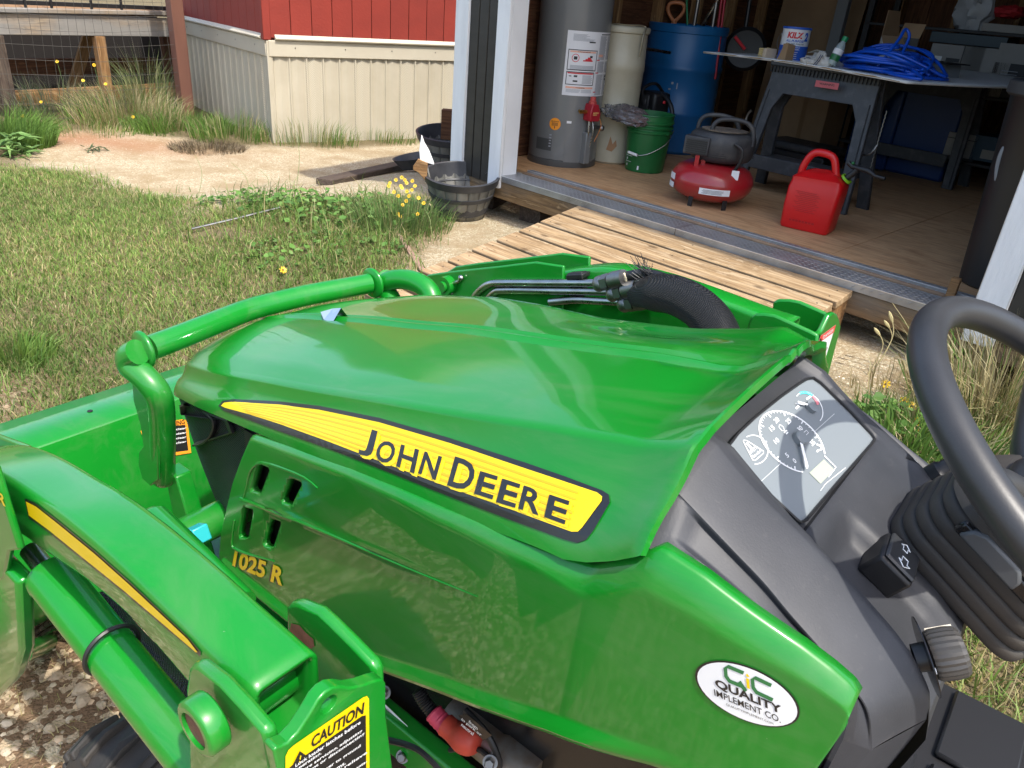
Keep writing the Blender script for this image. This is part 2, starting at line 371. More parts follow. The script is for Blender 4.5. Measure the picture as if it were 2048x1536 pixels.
def cutter(poly_px,d0,d1):
    a=[];b=[]
    for p in poly_px:
        q,n=SP(*p); a.append(q+V((0,d0,0))); b.append(q+V((0,d1,0)))
    g=G(); n=len(a); g.add(a+b,[tuple(reversed(range(n))),tuple(range(n,2*n))]+[(i,(i+1)%n,n+(i+1)%n,n+i) for i in range(n)])
    return obj('cut',g,M_G,TR)
for pl in ([(514,931),(522,929),(537,935),(539,941),(522,986),(516,988),(503,983),(501,977)],[(577,959),(586,957),(602,964),(604,969),(584,1010),(577,1012),(564,1006),(562,1000)],
           [(486,1013),(506,1019),(507,1024),(497,1074),(491,1079),(479,1076),(477,1070)],[(543,1037),(561,1043),(562,1048),(548,1092),(541,1097),(528,1093),(526,1087)]):
    boolean(side,cutter(pl,.02,-.05))
side.data.polygons.foreach_set('use_smooth',[True]*len(side.data.polygons)); side.data.set_sharp_from_angle(angle=math.radians(40))
if not side.data.materials: side.data.materials.append(M_G)
so_=side.modifiers.new('s','SOLIDIFY'); so_.thickness=.012; so_.offset=-1
print('PANEL',len(side.data.polygons))
# raised rims round the vents
for pl in ([(487,1000),(493,975),(500,945),(513,928),(532,926),(575,940),(612,956),(636,976)],[(482,997),(520,1012),(600,1044),(700,1086),(820,1138),(955,1193)],[(470,1040),(464,1085),(474,1099),(510,1112),(548,1122)]):
    pts=[SP(*p) for p in spline([(a,b,0) for a,b in pl],14) for p in [(p.x,p.y)]]
    obj('vent_rim' if pl[0]!=(482,997) else 'panel_bead',G().tube([q+n*.0005 for q,n in pts],[.0026*(1-.5*abs(i-6.5)/6.5) if pl[0]!=(482,997) else .0034*(1-.85*i/13) for i in range(14)],8),M_G,side,F=FT)
fpg=panel_g(-1)
for p in fpg.v: k_=sstep(.45,.15,p.x); p.z-=.10*k_; p.y*=1-.16*k_
far=obj('side_panel',fpg,M_G,TR,smooth=50); s2=far.modifiers.new('s','SOLIDIFY'); s2.thickness=.01; s2.offset=1
# black strip standing in for the shade in the gap under the hood seam
obj('seam_gap_shade',G().tube([V((x,PY(x)-.022,ptop(x)-.001)) for x in np.linspace(.21,.82,30)],.004,8),M_BLK,TR)
obj('vent_dark_fill',G().box(.60,.88,-.20,.225,.62,.85),M_DARK,TR)  # dark box added so the vent slots open onto darkness
# ---- nose: side grilles, lamp bowls, front grille
M_GRILL,t,b=nt('grille_screen'); b.inputs['Base Color'].default_value=(.010,.010,.012,1); b.inputs['Roughness'].default_value=.5
wv=N(t,'ShaderNodeTexWave',wave_type='BANDS',bands_direction='Z'); wv.inputs['Scale'].default_value=95; t.links.new(coords(t,rnd=False),wv.inputs['Vector']); bump(t,b,wv.outputs['Fac'],1,.003)
def nose_side(sy):
    top=[(1.150,.150,.806),(1.132,.188,.803),(1.09,.203,.811),(1.0,.212,.832),(.92,.218,.850),(.842,.222,.864)]
    bot=[(1.08,.125,.53),(1.07,.150,.53),(1.05,.170,.535),(1.0,.190,.545),(.96,.210,.55),(.93,.222,.555)]
    A=spline(top,24); B=spline(bot,24)
    return G().grid([[V((lerp(a.x,b_.x,u),sy*(lerp(a.y,b_.y,u)+.006*math.sin(PI*u)),lerp(a.z,b_.z,u)-.002)) for a,b_ in zip(A,B)] for u in np.linspace(0,1,16)])
ng=nose_side(1); obj('side_grille',ng,M_GRILL,TR); obj('side_grille',nose_side(-1),M_GRILL,TR)
SN=surf_bvh(FT,ng)
lampl=[(366,808),(382,804),(405,814),(432,834),(434,858),(420,880),(398,890),(376,880)]
ctr=V((395,845,0)); rows=[]
loop=[SN(*(lambda q:(q.x,q.y))(p)) for p in spline([(a,b_,0) for a,b_ in lampl+[lampl[0]]],29)[:-1]]
cc=sum([p for p,n in loop],V())/28; nn=sum([n for p,n in loop],V()).normalized()
for k,(s_,d) in enumerate(((1.0,.002),(1.0,.007),(.92,.009),(.82,.002),(.5,-.004),(.02,-.006))): rows.append([cc+(p-cc)*s_+nn*(d) for p,n in loop])
obj('headlight_housing',G().grid(rows,wrap=True),M_BLK,TR,smooth=50)
obj('front_grille',G().grid([[V((1.13+.045*(1-(y/.15)**2)-(.80-z)*.22,y,z)) for y in np.linspace(-.152,.152,12)] for z in np.linspace(.80,.53,6)]),M_GRILL,TR)
# badge at the crown of the nose
bp=at(FT,664,632,'y',0); g=G()
g.add([bp+V(p) for p in ((.030,0,-.002),(.004,.014,-.004),(-.022,.017,.000),(-.024,0,.022),(-.022,-.017,.000),(.004,-.014,-.004),(-.002,0,.014))],[(0,1,6),(1,2,6),(2,3,6),(3,4,6),(4,5,6),(5,0,6),(0,5,4,3,2,1)])
obj('hood_badge',g,M_BADGE,TR,smooth=0)
# ---- engine bay
eb=G(); eb.box(.20,1.05,-.20,.145,.42,.80); eb.box(.05,.9,-.24,.14,.35,.66)
obj('engine_block',eb,M_DARK,TR,bevel=.01)
# ---- hood decals
jd_out=[(438,812),(446,802),(470,799),(560,803),(640,812),(760,836),(900,876),(1050,925),(1130,953),(1205,981),(1219,990),(1221,1006),(1188,1062),(1174,1080),(1156,1086),(1130,1079),(1020,1039),(900,993),(780,945),(660,898),(560,862),(500,840),(448,821)]
jd_in=[(444,812),(450,806),(472,805),(560,810),(640,820),(760,845),(900,886),(1050,937),(1125,962),(1196,986),(1206,994),(1205,1003),(1166,1056),(1158,1064),(1145,1064),(1120,1055),(1020,1018),(900,975),(780,930),(660,884),(560,848),(500,829),(452,816)]
decal('hood_decal',SH,jd_out,M_DBLK,TR,.0012,14,smooth=0)
yel=decal('decal_field',SH,jd_in,M_YEL,TR,.0017,14,smooth=0)
def lane(u0,u1,a,b,n=14):
    top=[V((p[0],p[1],0)) for p in jd_in[2:10]]; bot=[V((p[0],p[1],0)) for p in reversed(jd_in[14:22])]
    A=spline(top,n); B=spline(bot,n); k0,k1=int(a*(n-1)),int(b*(n-1)); vs=[];
    for i in range(k0,k1+1): vs.append((lerp(A[i].x,B[i].x,u0),lerp(A[i].y,B[i].y,u0)))
    for i in range(k1,k0-1,-1): vs.append((lerp(A[i].x,B[i].x,u1),lerp(A[i].y,B[i].y,u1)))
    return polyfill(vs)
obj('decal_stripes',lay(*merge2(*[lane(u,u+.055,0.02,.97) for u in (.12,.27,.42,.57,.72,.86)]),SH,.0021,14),M_YEL2,TR,smooth=0)
LQ=[('J',(736,857),(759,864),(746,918),(719,908)),('O',(764,880),(799,890),(786,931),(751,920)),('H',(806,890),(842,901),(832,948),(796,933)),('N',(853,904),(888,915),(875,961),(840,947)),('D',(914,914),(960,929),(943,986),(898,971)),
 ('E',(964,944),(1000,955),(989,1000),(952,988)),('E',(1008,959),(1045,971),(1034,1017),(996,1005)),('R',(1051,973),(1091,986),(1081,1032),(1040,1018)),('E',(1102,991),(1143,1005),(1133,1050),(1092,1035))]
L2=[];L3=[]
for ch,*q in LQ:
    L2.append(text2(ch,q,bold=.022)); L3.append(text2(ch,[(a+5,b_+7) for a,b_ in q],bold=.05)); L3.append(text2(ch,[(a+2,b_+4) for a,b_ in q],bold=.05)); L3.append(text2(ch,[(a-1,b_+1) for a,b_ in q],bold=.05))
obj('decal_lettering_edge',lay(*merge2(*L3),SH,.0024,30),M_YEL,TR,smooth=0)
obj('decal_lettering',lay(*merge2(*L2),SH,.0030,30),M_DBLK,TR,smooth=0)
# model number, lower front of the side panel
q=((472,1098),(572,1137),(566,1172),(466,1131))
text('model_number_edge',SP,'1025 R',[(a-1,b_+1) for a,b_ in q],M_DBLK,TR,.0010,20,bold=.07)
text('model_number',SP,'1025 R',q,M_YEL,TR,.0016,20,bold=.035)
# oval dealer sticker
def ell(k,n=40):
    c=V((1495.5,1386,0)); ax=V((101,43,0)).normalized(); a=V((103,45,0)); b_=V((-20,57,0))*.86
    return [((c+a*math.cos(t)*k+b_*math.sin(t)*k).x,(c+a*math.cos(t)*k+b_*math.sin(t)*k).y) for t in np.linspace(0,2*PI,n,endpoint=False)]
st=decal('dealer_sticker',SP,ell(1.0),M_DBLK,TR,.0010,14,smooth=0,label='oval white dealer sticker with black edge')
decal('sticker_field',SP,ell(.955),M_DWH,st,.0015,14,F=FT,smooth=0)
qq=lambda x,y:(1495.5+x*1.0+y*.10, 1386+x*.415+y*1.0)
def sq(x0,y0,x1,y1,sk=0): return (qq(x0+sk,y0),qq(x1+sk,y0),qq(x1,y1),qq(x0,y1))
S_=[]
S_.append(text2('QUALITY',sq(-64,-6,68,14),bold=.03)); S_.append(text2('IMPLEMENT CO.',sq(-68,17,64,30),bold=.005)); S_.append(text2('QUALITYIMPLEMENT.COM',sq(-46,36,48,41)))
obj('sticker_lettering',lay(*merge2(*S_),SP,.0020,30),M_DBLK,st,F=FT,smooth=0)
cut=lambda pts,w:stroke([qq(*p) for p in pts],w)
obj('sticker_logo',lay(*merge2(cut([(-3,-42),(-34,-42),(-40,-36),(-40,-20),(-34,-13),(-8,-13)],3.6),cut([(-14,-20),(-2,-6)],3.6),cut([(52,-40),(20,-42),(14,-36),(14,-20),(20,-13),(52,-11)],3.6)),SP,.0020,30),M_DGRN,st,F=FT,smooth=0)
obj('sticker_logo_mark',lay(*merge2(polyfill([qq(1,-34),qq(7,-34),qq(7,-14),qq(1,-14)]),polyfill([qq(4,-44),qq(9,-39),qq(4,-37),qq(1,-39)])),SP,.0020,30),M_YEL,st,F=FT,smooth=0)
# ================================================================== dash
def c3(pts,y): return spline([at(FT,a,b_,'y',y(i) if callable(y) else y) for i,(a,b_) in enumerate(pts)],44)
L2c=c3([(1436,886),(1475,935),(1530,995),(1585,1048),(1644,1106),(1730,1200),(1806,1291),(1856,1385),(1852,1440)],.168)
L1c=c3([(1358,992),(1395,1030),(1460,1098),(1527,1168),(1580,1232),(1640,1300),(1700,1372),(1735,1425),(1742,1500)],.236)
E_=spline([onpan(a,b_,-.0175) for a,b_ in ((1309,1106),(1352,1132),(1425,1184),(1500,1240),(1560,1280),(1620,1320),(1690,1374),(1704,1402),(1686,1480))],44)
R_=L2c
rows=[]
for i,(e,l1,l2) in enumerate(zip(E_,L1c,L2c)):
    t=i/43; row=[]; nB=V((-.15,.72,.68))
    fade=sstep(.06,.16,t)*(1-sstep(.82,1,t))
    for u in np.linspace(0,1,30):
        p=e.lerp(l1,u); q=-.0075*sstep(.34,.44,u)*(1-sstep(.90,1.0,u))*fade+.0030*sstep(.26,.32,u)*(1-sstep(.34,.42,u))*sstep(.12,.2,t)*(1-sstep(.5,.72,t))
        row.append(p+nB*q)
    row[-1]=l1
    a_=l1.lerp(l2,.05)+V((0,.001,.0015)); row+=[l1.lerp(l2,.02)+V((0,.001,.001)),a_]
    for u in (.2,.4,.6,.8,.93): row.append(l1.lerp(l2,u)+V((0,.001,.003))*math.sin(PI*u)**.5)
    row+=[l2+V((0,.0,.0005)),l2+V((0,-.003,-.0015))]
    rows.append(row)
rows.insert(0,[V((p.x+.030,p.y*.985,p.z+.006)) for p in rows[0]])
dl=G().grid(rows); obj('dash_side',dl,M_DASH,TR,smooth=40)
mir=lambda g:G().add([V((p.x,-p.y,p.z)) for p in g.v],g.f)
obj('dash_side',G().add([V((p.x,-p.y*.93,p.z-.056)) for p in dl.v],dl.f),M_DASH,TR,smooth=60)
# top face between the two ridges, with opening for the gauges
def dtop(x,y):
    z=float(np.interp(x,[-.06,-.03,.0,.05,.10,.124,.204,.215],[.900,.928,.955,.985,1.010,1.028,1.083,1.090]))
    e=float(np.interp(x,[p.x for p in reversed(R_)],[p.z for p in reversed(R_)])); ye=float(np.interp(x,[p.x for p in reversed(R_)],[p.y for p in reversed(R_)]))
    k=abs(y)/ye; z=lerp(z,e,sstep(.70,1.0,k))
    return z
rows=[]
for x in np.linspace(.199,-.030,60):
    x=float(x); ye=float(np.interp(x,[p.x for p in reversed(R_)],[p.y for p in reversed(R_)])); ye2=ye*float(np.interp(x,[-.03,.0,.1,.2],[.95,1,1,.90]))
    rows.append([V((x,y,dtop(x,y) if abs(y)<ye*.999 else dtop(x,ye*.999*(1 if y>0 else -1)))) for y in np.linspace(ye,-ye2,64)])
for r in rows:
    for p in r: p.z-=.052*sstep(.115,.185,-p.y)
# cluster recess
def inclus(p):
    u=(p.x-.122)/(.206-.122); hw=lerp(.118,.116,u); k=min((p.x-.116),(.214-p.x))/.006; j=(hw+.008-abs(p.y))/.006
    return min(max(min(k,j),0),1)
for r in rows:
    for p in r: p.z-=.010*inclus(p)
# pocket for the switch, towards us below the gauges
for r in rows:
    for p in r:
        a=sstep(.105,.085,p.x)*sstep(.164,.150,p.y)*sstep(.03,.05,p.y); p.z-=.020*a
rows.insert(0,[V((p.x+.030,p.y,p.z+.010)) for p in rows[0]])
dg_=G().grid(rows); obj('dash_top',dg_,M_DASH,TR,smooth=40)
low=[V((p.x,p.y,p.z)) for p in rows[-1]]
obj('dash_lower',G().grid([low,[V((p.x-.004,p.y,p.z-.02)) for p in low],[V((p.x+.03,p.y*1.1,p.z-.2)) for p in low],[V((p.x+.05,p.y*1.15,.45)) for p in low]]),M_DASH,TR,smooth=60)
lo=[E_[-1],E_[-6],E_[-12]]
le=[L2c[-1],L1c[-1],E_[-1]]
obj('dash_lower',G().grid([le,[V((-.020,.160,.86)),V((-.0,.215,.84)),V((.028,.262,.80))],[V((.0,.17,.70)),V((.03,.21,.66)),V((.06,.25,.62))],[V((.02,.18,.45)),V((.06,.22,.45)),V((.10,.26,.45))]]),M_DASH,TR)
# ---- gauge cluster
cq=[(1455,893),(1624,757),(1746,879),(1600,1046)]
cp=V((.160,0,1.0475)); cn=V((-.56,0,.83)).normalized(); SC=surf_plane(FT,cp,cn)
M_CL=mat('gauge_lens',(.185,.21,.225),.40,spec=.5); M_CLW=mat('gauge_print_white',(.85,.87,.87),.4); M_LCD=mat('lcd_panel',(.38,.42,.34),.25)
def rq(k): # outline with bowed top edge
    tl,tr,br,bl=cq
    return [tl,(1474,868),(1508,836),(1560,794),(1600,766),(1612,759),tr,(1640,768),(1700,826),(1741,870),(1747,880),(1740,890),(1670,970),(1609,1042),(1598,1046),(1590,1040),(1530,984),(1462,908),(1455,900)]
vs,fs=polyfill(rq(0)); clg=lay(vs,fs,SC,0,25)
cl=obj('gauge_panel',clg,M_CL,TR,smooth=0)
rim_=[SC(*p)[0] for p in rq(0)]
obj('gauge_bezel',G().tube([p+cn*.002 for p in rim_],.0016,6,closed=True),M_BLK,cl,F=FT)
def SCp(off=.0004): return SC
P_=[]
def arc(cx,cy,ax,ay,bx,by,t0,t1,n=30): return [(cx+ax*math.cos(t)+bx*math.sin(t),cy+ay*math.cos(t)+by*math.sin(t)) for t in np.linspace(math.radians(t0),math.radians(t1),n)]
# dial axes in the picture: long axis down right, short axis up right
DC=(1583,884); A1=(54,54); B1=(37,-29)
def dial(t,k=1.0): return (DC[0]+A1[0]*math.cos(t)*k+B1[0]*math.sin(t)*k,DC[1]+A1[1]*math.cos(t)*k+B1[1]*math.sin(t)*k)
def tpos(v): # value 0..37 -> angle, clockwise on the dial
    return math.radians(lerp(332,10,v/37.) if False else -62-lerp(0,268,v/38.))
tt=np.linspace(-30-0,-335,60); P_.append(stroke([dial(math.radians(t)) for t in np.linspace(-36,-322,60)],1.3))
for i in range(0,39):
    t=math.radians(lerp(-50,-310,i/38.)); k=.86 if i%5==0 else .93
    P_.append(stroke([dial(t,1.0),dial(t,k)],1.2 if i%5==0 else .6))
for s_,(x,y),sc_ in (('0',(1588,922),1),('5',(1573,911),1),('10',(1552,882),1),('15',(1543,857),1),('20',(1552,841),1),('25',(1576,843),1),('30',(1599,858),1),('35',(1624,886),1)):
    w_=5 if len(s_)==1 else 10; ux=V((.72,-.64)); uy=V((.58,.76))
    c=V((x,y)); a=c-ux*w_/2-uy*5.5; P_.append(text2(s_,((a.x,a.y),((a+ux*w_).x,(a+ux*w_).y),((a+ux*w_+uy*11).x,(a+ux*w_+uy*11).y),((a+uy*11).x,(a+uy*11).y)),bold=.02))
P_.append(stroke([(1632,889),(1641,893),(1643,899),(1634,902),(1633,905)],1.8))
P_.append(stroke(arc(1507,900,17,24,-22,16,185,395),.9)); P_.append(stroke(arc(1617,816,22,26,-17,17,170,360),.8))
tri=[(1486,881),(1493,882),(1526,903),(1526,907),(1510,921),(1505,921),(1486,884)]; P_.append(stroke(tri+[tri[0]],.8))
P_.append(stroke([(1492,886),(1502,898)],2.2)); P_.append(text2('SAFETY',((1495,903),(1510,892),(1515,898),(1500,909)),bold=.02)); P_.append(text2('live with it',((1502,911),(1518,899),(1522,904),(1507,917)),bold=.01))
P_.append(stroke([(1591,818-0),(1597,812)],2.2)); P_.append(stroke([(1612,799),(1622,792)],2.0)); P_.append(stroke([(1590,808),(1608,810)],1.2))
P_.append(stroke([(1558,850),(1557,855),(1563,862),(1568,862),(1566,855),(1560,850),(1558,850)],.6)); P_.append(stroke([(1567,866),(1573,861)],1.4)); P_.append(stroke([(1571,869),(1575,865)],1.4))
P_.append(stroke([(1605,867),(1612,861),(1616,866),(1610,872),(1605,867)],.6))
P_.append(stroke([(1628,864),(1668,828)],.35)); P_.append(stroke([(1517,967),(1563,925)],.35)); P_.append(stroke([(1640,982),(1650,968),(1690,936)],.5)); P_.append(stroke([(1648,912),(1671,935),(1656,955)],.9))
obj('gauge_markings',lay(*merge2(*P_),SC,.0007,400),M_CLW,cl,F=FT,smooth=0)
obj('gauge_hub',G().lathe([(.0085,0),(.0085,.006),(.007,.0075),(.0001,.0075)],Matrix.Translation(SC(1596,880)[0])@cn.to_track_quat('Z','X').to_matrix().to_4x4(),20),M_CL,cl,F=FT)
obj('gauge_hub',G().lathe([(.0075,0),(.0075,.005),(.0001,.006)],Matrix.Translation(SC(1619,816)[0])@cn.to_track_quat('Z','X').to_matrix().to_4x4(),20),M_CL,cl,F=FT)
obj('gauge_needle',lay(*polyfill([(1593,890),(1598,889),(1609,936),(1608,942),(1605,941)]),SC,.0050,400),M_CLW,cl,F=FT,smooth=0)
obj('gauge_needle',lay(*polyfill([(1590,806),(1611,812),(1609,815),(1590,810)]),SC,.0045,400),M_CLW,cl,F=FT,smooth=0)
obj('display_window',lay(*polyfill([(1618,946),(1647,919),(1668,940),(1640,968)]),SC,.0006,400),M_LCD,cl,F=FT,smooth=0)
M_CYAN=mat('gauge_print_blue',(.08,.55,.60),.4); M_PINK=mat('gauge_print_red',(.70,.22,.25),.4)
obj('gauge_cold_band',lay(*stroke(arc(1612,812,17,22,-17,15,190,255,12),2.6),SC,.0007,400),M_CYAN,cl,F=FT,smooth=0)
obj('gauge_hot_band',lay(*stroke(arc(1612,812,17,22,-17,15,258,300,8),2.6),SC,.0007,400),M_PINK,cl,F=FT,smooth=0)
# ---- ignition barrel sticker, key barrel, switch, light knob
SDT=surf_bvh(FT,dg_)
def bnear(px,py,y): return at(FT,px,py,'y',y)
ip=at(FT,1895,940,'y',-.165)
ax_=V((-.55,-.20,.82)).normalized(); K=Matrix.Translation(ip-ax_*.03)@ax_.to_track_quat('Z','X').to_matrix().to_4x4()
ks=obj('ignition_socket',G().lathe([(.016,0),(.016,.024),(.013,.028),(.0125,.040),(.011,.040),(.011,.030),(.0001,.030)],K,24),M_BLK,TR)
obj('key_tag',G().box(-.009,.007,-.001,.001,-.004,.018,Matrix.Translation(ip+ax_*.006)@Rz(40)),mat('key_tag_yellow',(.75,.62,.30),.5),ks,F=FT)
def pq(px,py): return SDT(px,py)
sq_=[(1820,902),(1858,914),(1850,930),(1811,917)]
ig=decal('ignition_sticker',SDT,sq_,M_DBLK,TR,.0012,14,smooth=0)
obj('sticker_icons',lay(*merge2(polyfill([(1824,915),(1829,904),(1838,908),(1836,922),(1826,920)]),polyfill([(1840,917),(1846,914),(1854,918),(1848,925)])),SDT,.0018,30),M_DWH,ig,F=FT,smooth=0)
swp,swn=SDT(1770,1138); print('SWITCH',swp,ip)
swF=frame(swp,V((-.80,0,-.60)),V((0,-1,0))) if False else frame(swp+V((0,0.004,.006)),V((.10,-1,0)),V((.83,.083,.52)))@Matrix.Scale(1.3,4)
swF=FT@swF
sw=obj('rocker_switch',G().box(-.0185,.0185,-.0155,.0155,-.010,.014),M_BLK,TR,F=swF,bevel=.003)
obj('rocker_cap',G().box(-.0165,.0165,-.0135,.0135,.014,.0175),mat('switch_cap',(.035,.037,.04),.35),sw,F=swF,bevel=.0025)
def arrow(cx,cy,s,flip=1): 
    p=[(-9,0),(-2,-7),(-2,-3.5),(6,-3.5),(6,3.5),(-2,3.5),(-2,7),(-9,0)]; return [V((cx+a*s*flip,cy+b_*s,0)) for a,b_ in p]
ag=G()
for pl in (arrow(.0085,.001,.00060,-1),arrow(-.0075,-.001,.00075,1)): ag.tube([p+V((0,0,.0178)) for p in pl],.00045,4)
obj('switch_arrows',ag,M_CLW,sw,F=swF)
kp=at(FT,1858,1312,'y',.135); kx=V((-.52,-.30,.30)).normalized(); KM=Matrix.Translation(kp)@kx.to_track_quat('Z','X').to_matrix().to_4x4()@Matrix.Scale(1.2,4)
kn=G(); rows=[]
for r,z in ((.010,-.01),(.0105,.0),(.016,.001),(.0175,.004),(.0178,.014),(.017,.020),(.0150,.023),(.008,.0245),(.0001,.0245)):
    rows.append([KM@V((r*(1+(.045 if k%2 and r>.014 else 0))*math.cos(2*PI*k/48),r*(1+(.045 if k%2 and r>.014 else 0))*math.sin(2*PI*k/48),z)) for k in range(48)])
kn.grid(rows,wrap=True); kb=obj('light_knob',kn,mat('knob_plastic',(.05,.047,.043),.4),TR,smooth=25)
obj('knob_mark',G().box(.0165,.0188,-.0015,.0015,.003,.021,KM@Rz(-55)),mat('cream_mark',(.65,.6,.5),.4),kb,F=FT)
fp=Matrix.Translation(kp-kx*.002)@kx.to_track_quat('Z','X').to_matrix().to_4x4(); fr=G().lathe([(.034,-.001),(.034,.0),(.0001,.0)],fp,30)
fo=obj('knob_faceplate',fr,M_BLKP,TR)
obj('faceplate_icons',G().tube([fp@V((.028*math.cos(t)+.0022*math.cos(q),.028*math.sin(t)+.0022*math.sin(q),.0008)) for t in (1.2,) for q in np.linspace(0,6.28,10)],.0005,4),M_CLW,fo,F=FT)
obj('faceplate_marks',G().poly([fp@V((.026*math.cos(t),.026*math.sin(t),.0008)) for t in (.55,.62,.72)]+[fp@V((.031*math.cos(.63),.031*math.sin(.63),.0008))]),M_DRED,fo,F=FT,smooth=0)
# ---- steering column boot: stacked rounded loops, column cover, lever, wheel
WN=V((-.525,0,.851)); WU=V((.851,0,.525)); WY=V((0,1,0))
WC=V((-.077,.0,1.112))
def rrect(c,a,b_,r,n=8,k=1):
    pts=[]
    for sx,sy,t0 in ((1,1,0),(-1,1,90),(-1,-1,180),(1,-1,270)):
        for i in range(n+1):
            t=math.radians(t0+90*i/n); pts.append(c+WU*(sx*(a-r)+r*math.cos(t))+WY*(sy*(b_-r)+r*math.sin(t)))
    return pts
rows=[]; base=V((-.008,-.042,.947))
for k in range(5):
    c=base+WN*(.017*k)+WU*(.004*k)+WY*(.005*k); a=.086-.0035*k; b_=.064-.0022*k
    for dz,dd in ((0,-.0026),(.0022,-.0007),(.005,0),(.012,.0002),(.0148,-.0007),(.017,-.0026)): rows.append(rrect(c+WN*dz,a+dd*1.1,b_+dd*1.1,.030))
c=base+WN*.086+WU*.024+WY*.026
for dz,a,b_ in ((0,.068,.053),(.010,.067,.052),(.030,.060,.047),(.048,.050,.042),(.056,.036,.034),(.058,.002,.002)): rows.append(rrect(c+WN*dz,a,b_,min(a,b_)*.72 if a>.01 else .001))
boot=obj('column_boot',G().grid(rows,wrap=True),M_RUB,TR,smooth=50)
lv=at(FT,1962,1122,'y',.045)
obj('lever_slot',G().box(-.045,.045,-.004,.012,-.004,.0025,frame(at(FT,1985,1128,'y',.033),WU,WN)),M_BLKP,TR,bevel=.004)
obj('tilt_lever',G().prism([V((-.032,-.004,-.004)),V((-.028,.010,-.004)),V((-.018,.016,-.004)),V((.022,.016,-.004)),V((.032,.008,-.004)),V((.034,-.004,-.004))],(0,0,.010)),mat('lever_grey',(.075,.082,.088),.42),TR,F=FT@frame(V((lv.x-.004,.034,lv.z)),-WU,WN),bevel=.003)
rw=.194; wr=G(); wp=[WC+WU*(rw*math.cos(t))+WY*(rw*math.sin(t)) for t in np.linspace(0,2*PI,72,endpoint=False)]
wr.tube(wp,.0154,20,closed=True); wh=obj('steering_wheel',wr,M_WHEEL,TR,smooth=80)
for ang in (100,-100,180) if False else (62,-62,180):
    t=math.radians(ang); d=WU*math.cos(t)+WY*math.sin(t); sd_=WN.cross(d)
    pts=[WC-WN*.045+d*.02,WC-WN*.038+d*.07,WC-WN*.022+d*.12,WC-WN*.006+d*.165,WC+d*rw]
    g=G(); g.tube(pts,[.026,.024,.021,.017,.014],14,flat=.55) if False else g.tube(pts,[.026,.024,.020,.016,.014],14)
    obj('wheel_spoke',g,M_WHEEL,wh,F=FT,smooth=60)
HM=Matrix.Translation(WC-WN*.075)@WN.to_track_quat('Z','X').to_matrix().to_4x4()
obj('wheel_hub',G().lathe([(.036,0),(.046,.02),(.050,.035),(.048,.048),(.036,.056),(.012,.058),(.0001,.058)],HM,30),M_WHEEL,wh,F=FT,smooth=60)
# ---- foot platform, ribbed
pf=obj('foot_platform',G().box(-.62,.10,-.50,.22,.405,.440),M_BLK,TR,bevel=.006)
for i,(x0,x1) in enumerate(((-.58,-.47),(-.45,-.34),(-.32,-.21),(-.19,-.08),(-.06,.05))):
    for y0,y1 in ((-.485,-.32),(-.30,-.11),(-.09,.08)):
        obj('tread_pad',G().box(x0,x1,y0,y1,.4415,.452),M_BLK,pf,F=FT,bevel=.004,seg=1)
# ================================================================== LOADER (part of the tractor)
def rbox(c,yw,zt,zb,r=.010,n=3):
    "rounded rectangle in the local yz plane at x=c"
    a=yw/2; P=[]; cy=0; 
    for sy,sz,t0 in ((1,1,0),(-1,1,90),(-1,-1,180),(1,-1,270)):
        for i in range(n+1):
            t=math.radians(t0+90*i/n); P.append((sy*(a-r)+r*math.cos(t),(zt-r if sz>0 else zb+r)+r*math.sin(t)))
    return P
_to=sorted([(p.x,p.z) for p in [at(FT,a,b_,'y',.541) for a,b_ in ((516,1365),(443,1292),(322,1171),(240,1098),(161,1034),(100,995),(48,965))]]); _ti=sorted([(p.x,p.z) for p in [at(FT,a,b_,'y',.479) for a,b_ in ((613,1316),(484,1203),(363,1090),(242,990),(121,921))]])
def _tz(x): return .5*float(np.interp(x,[a for a,_ in _to],[b for _,b in _to]))+.5*float(np.interp(x,[a for a,_ in _ti],[b for _,b in _ti]))
TOPZ=[(x,_tz(x)) for x in (.385,.45,.52,.60,.68,.76)]+[(.855,_tz(.80)-.010),(.94,_tz(.80)-.035),(1.02,_tz(.80)-.070)]; print('TOPZ',TOPZ)
BOTZ=[(.385,.868),(.46,.878),(.57,.895),(.66,.889),(.785,.862),(.855,.846),(.94,.815),(1.02,.780)]
def itp(tab,x): return float(np.interp(x,[a for a,b_ in tab],[b_ for a,b_ in tab]))
def smooth_tab(tab):
    s_=spline([(a,b_,0) for a,b_ in tab],60); return [(p.x,p.y) for p in s_]
TOPS,BOTS=smooth_tab(TOPZ),smooth_tab(BOTZ)
M_SLEEVE,t,b=nt('braided_sleeve'); b.inputs['Base Color'].default_value=(.012,.012,.013,1); b.inputs['Roughness'].default_value=.38
ck=N(t,'ShaderNodeTexWave',wave_type='BANDS',bands_direction='DIAGONAL'); ck.inputs['Scale'].default_value=170; v_=coords(t,rnd=False); t.links.new(v_,ck.inputs['Vector'])
ck2=N(t,'ShaderNodeTexWave',wave_type='BANDS',bands_direction='Z'); ck2.inputs['Scale'].default_value=190; t.links.new(v_,ck2.inputs['Vector'])
q_=N(t,'ShaderNodeMath',operation='MULTIPLY'); t.links.new(ck.outputs['Fac'],q_.inputs[0]); t.links.new(ck2.outputs['Fac'],q_.inputs[1]); bump(t,b,q_.outputs[0],1,.004)
t.links.new(ramp(t,q_.outputs[0],[(.3,(.006,.006,.006)),(.8,(.06,.06,.065))]),b.inputs['Base Color'])
M_RUST=mat('rusty_steel',(.16,.075,.045),.75,col2=(.05,.035,.03),ns=30,bs=90,bstr=.5,bd=.002)
M_TEAL=mat('teal_paint',(.02,.36,.38),.35,coat=.5)
